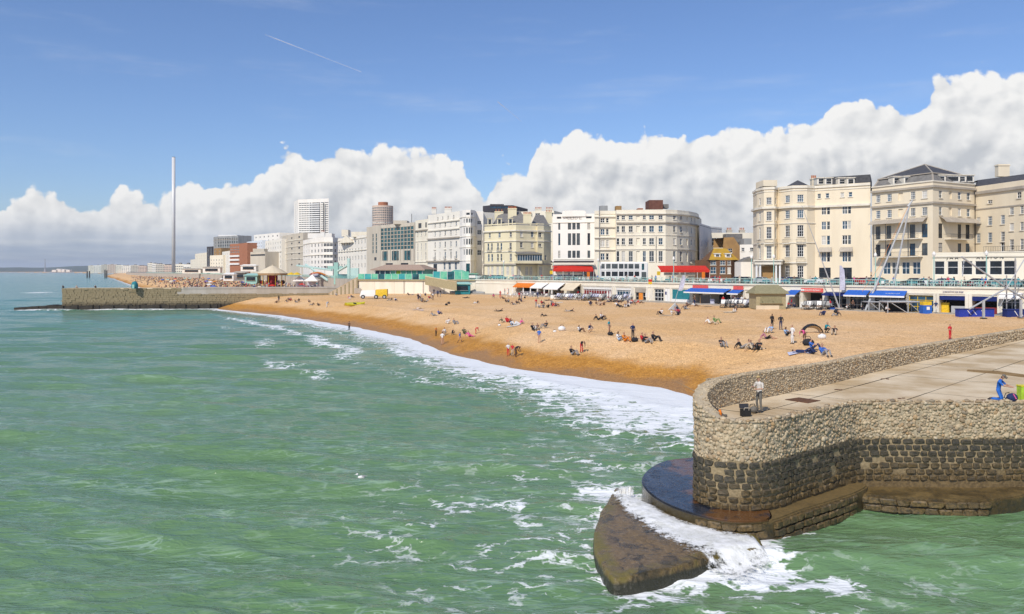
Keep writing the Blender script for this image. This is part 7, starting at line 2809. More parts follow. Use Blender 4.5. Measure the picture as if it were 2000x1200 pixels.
for x0, w, h, c, nm in ((-2.9, 3.2, 1.3, 'canvas_white', 'cover'), (.1, 2.6, 1.5, 'yellow_paint', 'box')):
    q = MB()
    q.add([(p.x + x0, p.y, p.z + .5), (p.x + x0 + w, p.y, p.z + .5), (p.x + x0 + w, p.y + 1.6, p.z + .5), (p.x + x0, p.y + 1.6, p.z + .5), (p.x + x0 + .3, p.y + .2, p.z + .4 + h), (p.x + x0 + w, p.y + .1, p.z + .5 + h), (p.x + x0 + w, p.y + 1.4, p.z + .5 + h), (p.x + x0 + .3, p.y + 1.3, p.z + .4 + h)],
          [(3, 2, 1, 0), (4, 5, 6, 7), (0, 1, 5, 4), (1, 2, 6, 5), (2, 3, 7, 6), (3, 0, 4, 7)])
    q.build(nm, c, tl)
for x in (-2.2, .5, 2.2):
    wheel(tl, Vector((p.x + x, p.y - .1, p.z + .4)), .42, .25)
tl.scale = (1.4, 1.4, 1.4)
bo = thing('stored_boat', 'grey covered boat stored on the shingle below the teal kiosk', 'boat', ground(915, 575))
for k, px in enumerate((893, 915, 938)):
    pass
p = ground(912, 575)
q = MB()
vs, fs = [], []
for f, ww, zt in [(-1, .1, .9), (-.7, .7, .8), (0, 1, .75), (.7, .8, .7), (1, .45, .65)]:
    x = f * 5.5
    vs += [(x, -.9 * ww, zt), (x, -.6 * ww, .1), (x, .6 * ww, .1), (x, .9 * ww, zt), (x, 0, zt + .35 * ww)]
for i in range(4):
    for k in range(5):
        a, b = i * 5 + k, i * 5 + (k + 1) % 5
        fs.append((a, a + 5, b + 5, b))
q.add(vs, fs)
bo.matrix_basis = Matrix.Translation(p) @ Matrix.Rotation(math.radians(-8), 4, 'Z')
link('hull', q.mesh('hull', 'grey_panel', True), bo, None, True)
# sculpture
sc_ = thing('metal_sculpture', 'dark bent metal sculpture on a post below the platform wall', 'sculpture', ground(728, 572))
p = ground(728, 572)
q = MB()
q.tube((p.x, p.y, p.z), (p.x, p.y, p.z + .8), .08, 6)
q.build('post', 'iron', sc_)
q = MB()
q.add([(p.x - .9, p.y, p.z + 1.9), (p.x + .6, p.y, p.z + .9), (p.x + .1, p.y, p.z + .5), (p.x - .9, p.y + .2, p.z + 1.9), (p.x + .6, p.y + .2, p.z + .9), (p.x + .1, p.y + .2, p.z + .5)], [(2, 1, 0), (3, 4, 5), (0, 1, 4, 3), (1, 2, 5, 4), (2, 0, 3, 5)])
q.build('blade', 'iron', sc_)
# ---- left: marquees, carousel, rainbow canopy, teal shelter
def marquee(label, px, y, w, py_e, py_t, colour='canvas_white'):
    c = PX(px, y)
    z = terr(c.x, c.y)
    t = thing('marquee', label, 'marquee', (c.x, c.y, z))
    ze, zt = ZZ(py_e, y), ZZ(py_t, y)
    q = MB()
    h = w / 2
    prof = [(1.0, ze), (.55, ze + (zt - ze) * .35), (.2, ze + (zt - ze) * .75), (.0, zt)]
    vs, fs = [], []
    for f, z_ in prof:
        vs += [(c.x - h * f, c.y - h * f, z_), (c.x + h * f, c.y - h * f, z_), (c.x + h * f, c.y + h * f, z_), (c.x - h * f, c.y + h * f, z_)]
    for i in range(3):
        for k in range(4):
            fs.append((i * 4 + k, i * 4 + (k + 1) % 4, i * 4 + 4 + (k + 1) % 4, i * 4 + 4 + k))
    q.add(vs, fs)
    q.build('roof', colour, t)
    q = MB()
    for a, b in (((-h, -h), (h, -h)), ((h, -h), (h, h))):
        q.obox((c.x + a[0], c.y + a[1], ze - .35), (b[0] - a[0], b[1] - a[1], 0), (.02, .02, 0), (0, 0, .35))
    q.build('valance', colour, t)
    for sx_ in (-h, h):
        for sy_ in (-h, h):
            q = MB()
            q.tube((c.x + sx_, c.y + sy_, z), (c.x + sx_, c.y + sy_, ze), .06, 4)
            q.build('pole', 'white_paint', t)
    q = MB()
    q.box((c.x, c.y + h * .8, (z + ze) / 2), (w * .9, .08, (ze - z) * .8))
    q.build('back_wall', 'lilac_cloth', t)
    q = MB()
    q.box((c.x + w * .1, c.y - h * .3, z + .6), (w * .5, .6, 1.1))
    q.build('table', 'dark_red', t)
marquee('white peaked marquee, left of the pair behind the far groyne', 585, 330, 4.4, 548, 538)
marquee('white peaked marquee, right of the pair beside the rainbow canopy', 610, 322, 5.4, 548, 536)
rc = thing('rainbow_canopy', 'curved canopy striped orange, red, white and purple beside the marquees', 'canopy', (*PX(630, 326).xy, 5))
cols_ = ['orange_paint', 'awning_red', 'canvas_white', 'lilac_cloth', 'awning_navy']
for k in range(5):
    q = MB()
    y0 = 322 + k * 1.6
    prev = None
    for j in range(9):
        f = j / 8
        px = 611 + 36 * f
        zt = ZZ(547, 326) + (2.4 - k * .1) * math.sin(math.pi * (.30 + .66 * f)) - k * .28 + .6
        c = PX(px, 326)
        row = [(c.x, y0, zt), (c.x, y0 + 1.6, zt + .35), (c.x, y0 + 1.6, zt + .29), (c.x, y0, zt - .06)]
        if prev:
            q.add(prev + row, [(0, 4, 5, 1), (3, 2, 6, 7), (0, 3, 7, 4), (1, 5, 6, 2)])
        prev = row
    q.build('stripe', cols_[k], rc)
for px in (612, 646):
    q = MB()
    c = PX(px, 324)
    q.tube((c.x, c.y, 4.8), (c.x, c.y, ZZ(549, 324)), .08, 5)
    q.build('pole', 'white_paint', rc)
# carousel
c = PX(532, 335)
z = 5
cr = thing('carousel', 'carousel with wide beige conical roof behind the far groyne', 'carousel', (c.x, c.y, z))
q = MB()
q.lathe((c.x, c.y, 0), [(6.2, ZZ(534, 335)), (4.2, ZZ(528, 335)), (1.6, ZZ(521.5, 335)), (.2, ZZ(519, 335)), (.05, ZZ(516, 335))], 16)
q.build('roof', 'canvas_beige', cr)
q = MB()
q.lathe((c.x, c.y, 0), [(6.3, ZZ(538, 335)), (6.3, ZZ(534, 335))], 16)
q.build('rounding_board', 'wood', cr)
for k in range(12):
    a = 2 * math.pi * k / 12
    q = MB()
    q.tube((c.x + 5.4 * math.cos(a), c.y + 5.4 * math.sin(a), z), (c.x + 5.4 * math.cos(a), c.y + 5.4 * math.sin(a), ZZ(536, 335)), .09, 5)
    q.build('pole', 'yellow_paint', cr)
    q = MB()
    q.lathe((c.x + 4.6 * math.cos(a + .2), c.y + 4.6 * math.sin(a + .2), z + 1.6), [(.2, 0), (.55, .5), (.5, 1.0), (.2, 1.6)], 7)
    q.build('horse', rnd.choice(['dark_red', 'canvas_white', 'wood', 'iron']), cr)
q = MB()
q.lathe((c.x, c.y, 0), [(2.2, z), (2.2, ZZ(537, 335))], 12)
q.build('centre_drum', 'dark_red', cr)
q = MB()
q.lathe((c.x, c.y, 0), [(6.4, z - .3), (6.4, z + .5)], 16)
q.build('platform', 'wood', cr)
# square teal and grey beach buildings left of the pavilion, stair beams
ts_ = thing('turquoise_stair_shelter', 'turquoise steel stair and shelter left of the green pavilion', 'shelter', (*PX(672, 300).xy, 5))
for px0, px1, pt, pb, y, mm in ((652, 660, 513, 556, 300, 'turquoise_paint'), (678, 683, 505, 549, 290, 'railing_green'), (660, 678, 536, 556, 300, 'shop_teal'), (684, 700, 524, 545, 290, 'railing_green'), (640, 668, 520, 526, 312, 'turquoise_paint')):
    a, b_ = PX(px0, y), PX(px1, y)
    q = MB()
    q.obox((a.x, a.y, ZZ(pb, y)), b_ - a, (0, 1.5, 0), (0, 0, ZZ(pt, y) - ZZ(pb, y)))
    q.build('panel', mm, ts_)
for a, b_ in (((597, 517, 345), (640, 548, 315)), ((580, 519, 350), (648, 528, 320)), ((648, 541, 312), (672, 545, 305)), ((660, 530, 300), (680, 518, 292))):
    q = MB()
    q.tube(P(*a), P(*b_), .45, 5)
    q.build('beam', 'railing_green', ts_)
for px in (588, 612, 634):
    q = MB()
    q.tube((*PX(px, 335).xy, 4.8), P(px, 523, 335), .25, 5)
    q.build('column', 'canvas_white', ts_)
# yellow parasol cluster by carousel
for px, l in ((569, 'yellow parasol right of the carousel'), (580, 'smaller yellow parasol next to the marquees')):
    p = PX(px, 328)
    t = thing('yellow_parasol', l, 'parasol', (p.x, p.y, 5))
    q = MB()
    q.lathe((p.x, p.y, 0), [(1.9, ZZ(537, 328)), (1.2, ZZ(534.5, 328)), (.05, ZZ(532, 328))], 10)
    q.build('canopy', 'yellow_paint', t)
    q = MB()
    q.tube((p.x, p.y, 5), (p.x, p.y, ZZ(533, 328)), .05, 5)
    q.build('pole', 'white_paint', t)
# beach bars and huts further along
for k, (px0, px1, pt, pb, y, mm, l) in enumerate(((478, 502, 538, 553, 330, 'turquoise_paint', 'low turquoise beach bar left of the carousel'), (455, 478, 533, 547, 420, 'slate_grey', 'dark roofed beach bar with parasols'),
        (436, 456, 536, 548, 400, 'canvas_white', 'small white beach hut left of the dark bar'), (396, 430, 523, 533, 620, 'white_render', 'long white beach cafe in the distance'),
        (470, 500, 519, 530, 520, 'white_render', 'white two-storey lido block below the grey hall'), (356, 392, 526, 534, 760, 'stucco_white', 'distant white beach cafe right of the slim tower'))):
    open_kiosk('beach_bar', l, px0, px1, pb, y, (pb - pt) / F * y, 5, (mm, 'glass_dark', 'trim_grey' if k % 2 else mm, 'wood'), .8, 'beach bar', None)
# teal dome on the groyne
p = P(263, 561.5, 250)
t = thing('teal_dome_shelter', 'teal rounded dome standing on the far groyne', 'shelter', (p.x, p.y, 6.6))
q = MB()
q.lathe((p.x, p.y, 6.5), [(.9, 0), (1.0, .6), (.98, 1.3), (.8, 1.9), (.4, 2.25), (.05, 2.35)], 14)
q.build('shell', 'shop_teal', t, True)
q = MB()
q.box((p.x, p.y - .95, 7.2), (.7, .1, 1.2))
q.build('door', 'turquoise_paint', t)

for k in range(34):
    for tr__ in range(40):
        px, y = rnd.uniform(262, 630), rnd.uniform(290, 640)
        q_ = PX(px, y)
        z_, s_ = terr_np(np.array([q_.x]), np.array([q_.y]))
        if s_[0] > 9 and polydist(np.array([q_.x]), np.array([q_.y]), [(-52, 264)] + EDGE_FAR)[0] > 6:
            break
    c_ = rnd.choice(['awning_red', 'canvas_white', 'awning_blue', 'canvas_beige', 'iron', 'orange_paint', 'turquoise_paint'])
    t = thing('beach_parasol', c_.replace('awning_', '').replace('canvas_', '').replace('_paint', '').replace('iron', 'black') + ' beach parasol in the crowd beyond the far groyne', 'parasol', (q_.x, q_.y, z_[0]), 'beach parasols in ' + c_.split('_')[-1])
    q = MB()
    q.lathe((q_.x, q_.y, z_[0]), [(1.5, 1.9), (.9, 2.3), (.05, 2.5)], 8)
    q.build('canopy', c_, t)
    q = MB()
    q.tube((q_.x, q_.y, z_[0]), (q_.x, q_.y, z_[0] + 2.4), .04, 4)
    q.build('pole', 'white_paint', t)

# ---- benches, street lamps and more parked cars along the promenade
q = MB()
for y in (-.2, -.05, .1, .25):
    q.box((0, y, .45), (1.7, .11, .04))
me_bs = q.mesh('seat_slats', 'shop_teal')
q = MB()
q.box((0, .34, .72), (1.7, .04, .36))
me_bb = q.mesh('backrest', 'shop_teal')
q = MB()
q.box((0, 0, .22), (.07, .5, .44))
me_bl = q.mesh('leg', 'iron')
for k in range(26):
    px = 950 + k * 41 + rnd.uniform(-8, 8)
    i = seg_of(px)
    p, d, n = on_wall(i, px, -2.6)
    t = thing('bench', f'teal promenade bench facing the sea, number {k + 1} from the left', 'bench', (p.x, p.y, PZT), 'promenade benches')
    t['label'] = 'teal slatted bench facing the sea on the promenade ' + ('before the cream Victorian hotel' if px < 1080 else 'before the art deco hotel' if px < 1165 else 'before the curved hotel' if px < 1390 else 'before the bay-fronted hotel' if px < 1700 else 'before the restaurant front')
    t['group'] = 'promenade benches ' + t['label'].split('promenade ')[1]
    t.matrix_basis = Matrix.Translation((p.x, p.y, PZT)) @ Matrix.Rotation(math.atan2(d.y, d.x), 4, 'Z')
    link('seat', me_bs, t, None, True)
    link('backrest', me_bb, t, None, True)
    for x in (-.7, .7):
        link('leg', me_bl, t, Matrix.Translation((x, .05, 0)), True)
q = MB()
q.lathe((0, 0, 0), [(.22, 0), (.2, .5), (.1, .7), (.075, 5.2), (.05, 5.4)], 8)
me_lp = q.mesh('post', 'turquoise_paint')
q = MB()
q.lathe((0, 0, 5.3), [(.08, 0), (.26, .15), (.3, .5), (.12, .75), (.03, .95)], 8)
me_lh = q.mesh('lantern', 'canvas_white')
for px, l in ((955, 'by the black and teal cars'), (1045, 'above the orange awning'), (1130, 'right end of the left red tent'), (1275, 'left of the right red tent'), (1425, 'before the brown pub'), (1475, 'left of the hotel porch'), (1675, 'before the plain bays of the hotel'), (1800, 'below the canopied balconies'), (1905, 'in the middle of the restaurant front')):
    i = seg_of(px)
    p, d, n = on_wall(i, px, -6.5)
    t = thing('street_lamp', 'turquoise street lamp ' + l, 'street lamp', (p.x, p.y, PZT), 'street lamps on the promenade')
    link('post', me_lp, t, None, True)
    link('lantern', me_lh, t, None, True)
for k, (px, c, l) in enumerate(((1020, 'grey', 'grey car behind the bicycles above the orange awning'), (1036, 'white', 'white car behind the bicycles above the orange awning'), (1062, 'black', 'black car before the sun lounge'), (1415, 'silver', 'silver car before the brown pub'), (1530, 'white', 'white car just right of the hotel porch'),
        (1582, 'grey', 'grey car before the plain bays of the hotel'), (1602, 'black', 'black car before the left dark ground-floor window'), (1630, 'red', 'red car between the two dark ground-floor windows'), (1740, 'black', 'black car before the mansard hotel'), (1768, 'white', 'white car before the mansard hotel'),
        (1798, 'silver', 'silver car at the mansard hotel corner'), (1875, 'black', 'black car before the restaurant, second from its left'), (1905, 'grey', 'grey car before the middle of the restaurant'), (1940, 'teal', 'teal car before the right part of the restaurant'), (1975, 'black', 'black car at the right end of the restaurant'))):
    i = seg_of(px)
    p, d, n = on_wall(i, px, -11.5)
    car(p.x, p.y, math.atan2(d.y, d.x) + (math.pi if k % 2 else 0), c, l)
# ================================================================== PEOPLE
CL = {'black': (.025, .025, .03), 'navy': (.02, .035, .11), 'white': (.78, .77, .75), 'grey': (.30, .30, .31), 'red': (.60, .03, .04), 'pink': (.70, .12, .30), 'blue': (.05, .16, .55), 'teal': (.03, .30, .36),
      'beige': (.55, .45, .33), 'brown': (.16, .09, .06), 'olive': (.12, .12, .06), 'orange': (.72, .24, .03), 'light blue': (.32, .46, .66), 'green': (.22, .33, .12), 'striped': (.45, .20, .25),
      'skin': (.52, .30, .20), 'dark skin': (.17, .085, .05), 'hair': (.05, .03, .02), 'red hair': (.30, .08, .02), 'fair hair': (.45, .32, .15), 'shoe': (.04, .035, .035)}
for k, c in CL.items():
    mat('cloth_' + k, c, .85, tuple(q * .7 for q in c), 6.0, .7, .15, 30)
# joints: p pelvis, c chest, n neck, h head; s e w d shoulder elbow wrist hand; i k a t hip knee ankle toe (right side mirrored unless given as 2)
def J(p, c, n, h, s_, e_, w_, i_, k_, a_, t_, **o):
    d = dict(p=p, c=c, n=n, h=h, s1=s_, e1=e_, w1=w_, i1=i_, k1=k_, a1=a_, t1=t_)
    for key in ('s', 'e', 'w', 'i', 'k', 'a', 't'):
        q = d[key + '1']
        d[key + '2'] = o.get(key, (-q[0], q[1], q[2]))
    return d
POSES = {
    'stand': J((0, 0, .95), (0, .01, 1.28), (0, 0, 1.48), (0, -.02, 1.62), (.18, .01, 1.41), (.25, .04, 1.14), (.23, -.06, .90), (.09, 0, .92), (.10, -.02, .5), (.11, .03, .09), (.13, -.15, .04), e=(-.27, .02, 1.16), w=(-.12, -.2, 1.08)),
    'walk': J((0, 0, .94), (0, -.02, 1.27), (0, -.04, 1.47), (0, -.07, 1.61), (.18, -.02, 1.40), (.23, .14, 1.14), (.22, .06, .90), (.09, 0, .91), (.10, -.22, .53), (.10, -.28, .10), (.11, -.45, .08),
              e=(-.23, -.14, 1.15), w=(-.20, -.30, .98), k=(-.09, .06, .49), a=(-.10, .36, .17), t=(-.11, .25, .04)),
    'sit up': J((0, 0, .14), (0, .12, .42), (0, .10, .60), (0, .06, .75), (.18, .12, .54), (.27, -.10, .40), (.12, -.38, .44), (.10, -.05, .14), (.15, -.42, .50), (.14, -.60, .10), (.15, -.75, .05)),
    'sit back': J((0, 0, .14), (0, .20, .38), (0, .27, .55), (0, .26, .70), (.18, .25, .49), (.28, .42, .28), (.28, .50, .05), (.10, -.05, .13), (.13, -.45, .22), (.12, -.88, .10), (.13, -.93, .20), k=(-.14, -.40, .42), a=(-.12, -.62, .09), t=(-.13, -.76, .05)),
    'lie': J((0, 0, .13), (0, .36, .14), (0, .56, .15), (0, .71, .16), (.18, .50, .14), (.30, .25, .10), (.27, .0, .09), (.10, -.05, .12), (.13, -.46, .14), (.15, -.88, .09), (.18, -.92, .20), k=(-.12, -.40, .40), a=(-.13, -.62, .08), t=(-.14, -.76, .05)),
    'prone': J((0, 0, .12), (0, .34, .18), (0, .50, .34), (0, .55, .49), (.18, .46, .28), (.23, .52, .07), (.10, .74, .06), (.09, -.05, .12), (.12, -.46, .09), (.14, -.86, .10), (.14, -.96, .04), a=(-.14, -.70, .36), t=(-.14, -.80, .44)),
    'bend': J((0, .08, .93), (0, -.18, 1.13), (0, -.38, 1.16), (0, -.52, 1.12), (.18, -.32, 1.14), (.20, -.38, .86), (.14, -.50, .66), (.09, .06, .90), (.10, -.02, .48), (.11, .05, .09), (.13, -.13, .04)),
    'crouch': J((0, .12, .36), (0, .0, .66), (0, -.08, .84), (0, -.13, .98), (.18, -.05, .78), (.24, -.26, .58), (.12, -.46, .50), (.11, .08, .36), (.18, -.32, .50), (.16, .04, .09), (.18, -.13, .04)),
}
BONES = [('p', 'c', 1), ('c', 'n', 1), ('n', 'h', 0), ('c', 's1', 1), ('c', 's2', 1), ('s1', 'e1', 1), ('s2', 'e2', 1), ('e1', 'w1', 5), ('e2', 'w2', 5), ('w1', 'd1', 0), ('w2', 'd2', 0), ('p', 'i1', 2), ('p', 'i2', 2),
         ('i1', 'k1', 2), ('i2', 'k2', 2), ('k1', 'a1', 6), ('k2', 'a2', 6), ('a1', 't1', 3), ('a2', 't2', 3), ('h', 'x', 0)]
RAD = dict(p=.135, c=.145, n=.058, h=.085, x=.08, s=.07, e=.045, w=.033, d=.04, i=.085, k=.06, a=.045, t=.04)
def skin_mesh(name, j, fingers=False, dress=False, sub=1):
    j = dict(j)
    for s in '12':
        e, w = Vector(j['e' + s]), Vector(j['w' + s])
        j['d' + s] = tuple(w + (w - e).normalized() * .10)
    n, h = Vector(j['n']), Vector(j['h'])
    j['x'] = tuple(h + (h - n).normalized() * .10 + Vector((0, .01, 0)))
    keys = list(j)
    vs = [j[k] for k in keys]
    es = [(keys.index(a), keys.index(b)) for a, b, m in BONES]
    rad = [RAD[k[0]] for k in keys]
    kinds = [m for a, b, m in BONES]
    if fingers:
        for s, sg in (('1', 1), ('2', -1)):
            w, d = Vector(j['w' + s]), Vector(j['d' + s])
            ax = (d - w).normalized()
            sd = ax.cross(Vector((0, 0, 1)))
            sd = sd.normalized() if sd.length > .1 else Vector((1, 0, 0))
            dn = sd.cross(ax)
            di = keys.index('d' + s)
            rad[di] = .034
            for q, ln in ((-.03, .07), (-.01, .082), (.01, .078), (.03, .06)):
                a = len(vs)
                p1 = d + sd * q + ax * ln * .5
                vs += [tuple(p1), tuple(p1 + (ax * .6 - dn * .5 * (1 if dn.z > 0 else -1)) * ln * .55)]
                es += [(di, a), (a, a + 1)]
                rad += [.0095, .0085]
                kinds += [0, 0]
            a = len(vs)
            wi = keys.index('w' + s)
            p1 = w.lerp(d, .45) - sd * .045
            vs += [tuple(p1), tuple(p1 + ax * .045 - sd * .012)]
            es += [(wi, a), (a, a + 1)]
            rad += [.0125, .0095]
            kinds += [0, 0]
    me = bpy.data.meshes.new(name)
    me.from_pydata(vs, es, [])
    o = bpy.data.objects.new(name, me)
    COL.objects.link(o)
    m = o.modifiers.new('s', 'SKIN')
    m.use_smooth_shade = True
    for i, r in enumerate(rad):
        me.skin_vertices[0].data[i].radius = (r, r * (.78 if keys[i:i + 1] and keys[i][0] in 'pc' else 1))
    me.skin_vertices[0].data[0].use_root = True
    m2 = o.modifiers.new('b', 'SUBSURF')
    m2.levels = m2.render_levels = sub
    dg = bpy.context.evaluated_depsgraph_get()
    out = bpy.data.meshes.new_from_object(o.evaluated_get(dg))
    bpy.data.objects.remove(o)
    out.name = name
    # skin, clothes, shoes and hair by the nearest bone
    A = np.array([vs[a] for a, b in es])
    Bv = np.array([vs[b] for a, b in es])
    hd = Vector(j['h'])
    up = (hd - n).normalized()
    mi = []
    for f in out.polygons:
        c = np.array(f.center)
        ab = Bv - A
        t = np.clip(((c - A) * ab).sum(1) / (ab * ab).sum(1), 0, 1)
        dd = np.linalg.norm(A + ab * t[:, None] - c, axis=1)
        k = kinds[int(dd.argmin())]
        rel = Vector(c) - hd
        if (rel.length < .22 and k == 0 and rel.dot(up) > -.06 and (rel.dot(up) > .075 or rel.y > .015)):
            k = 4
        mi.append(k)
    for q in range(7):
        out.materials.append(None)
    out.polygons.foreach_set('material_index', mi)
    out.polygons.foreach_set('use_smooth', [True] * len(mi))
    return out
PME = {k: skin_mesh('person', v) for k, v in POSES.items()}
SHORT = {'orange', 'teal', 'pink', 'light blue', 'white'}
def person(p, pose, top, bottom, heading, label, scale=1.0, hair='hair', skin='skin', group=None, mesh=None):
    o = link('person', mesh or PME[pose], None, Matrix.Translation(p) @ Matrix.Rotation(math.radians(heading), 4, 'Z') @ Matrix.Scale(scale, 4))
    tag(o, label, 'person', group)
    arm = skin if top in SHORT or rnd.random() < .4 else top
    leg = skin if bottom == 'skin' or rnd.random() < .15 else bottom
    for i, m in enumerate((skin, top, bottom, 'shoe' if leg != skin else skin, hair, arm, leg)):
        o.material_slots[i].link = 'OBJECT'
        o.material_slots[i].material = M('cloth_' + m)
    return o
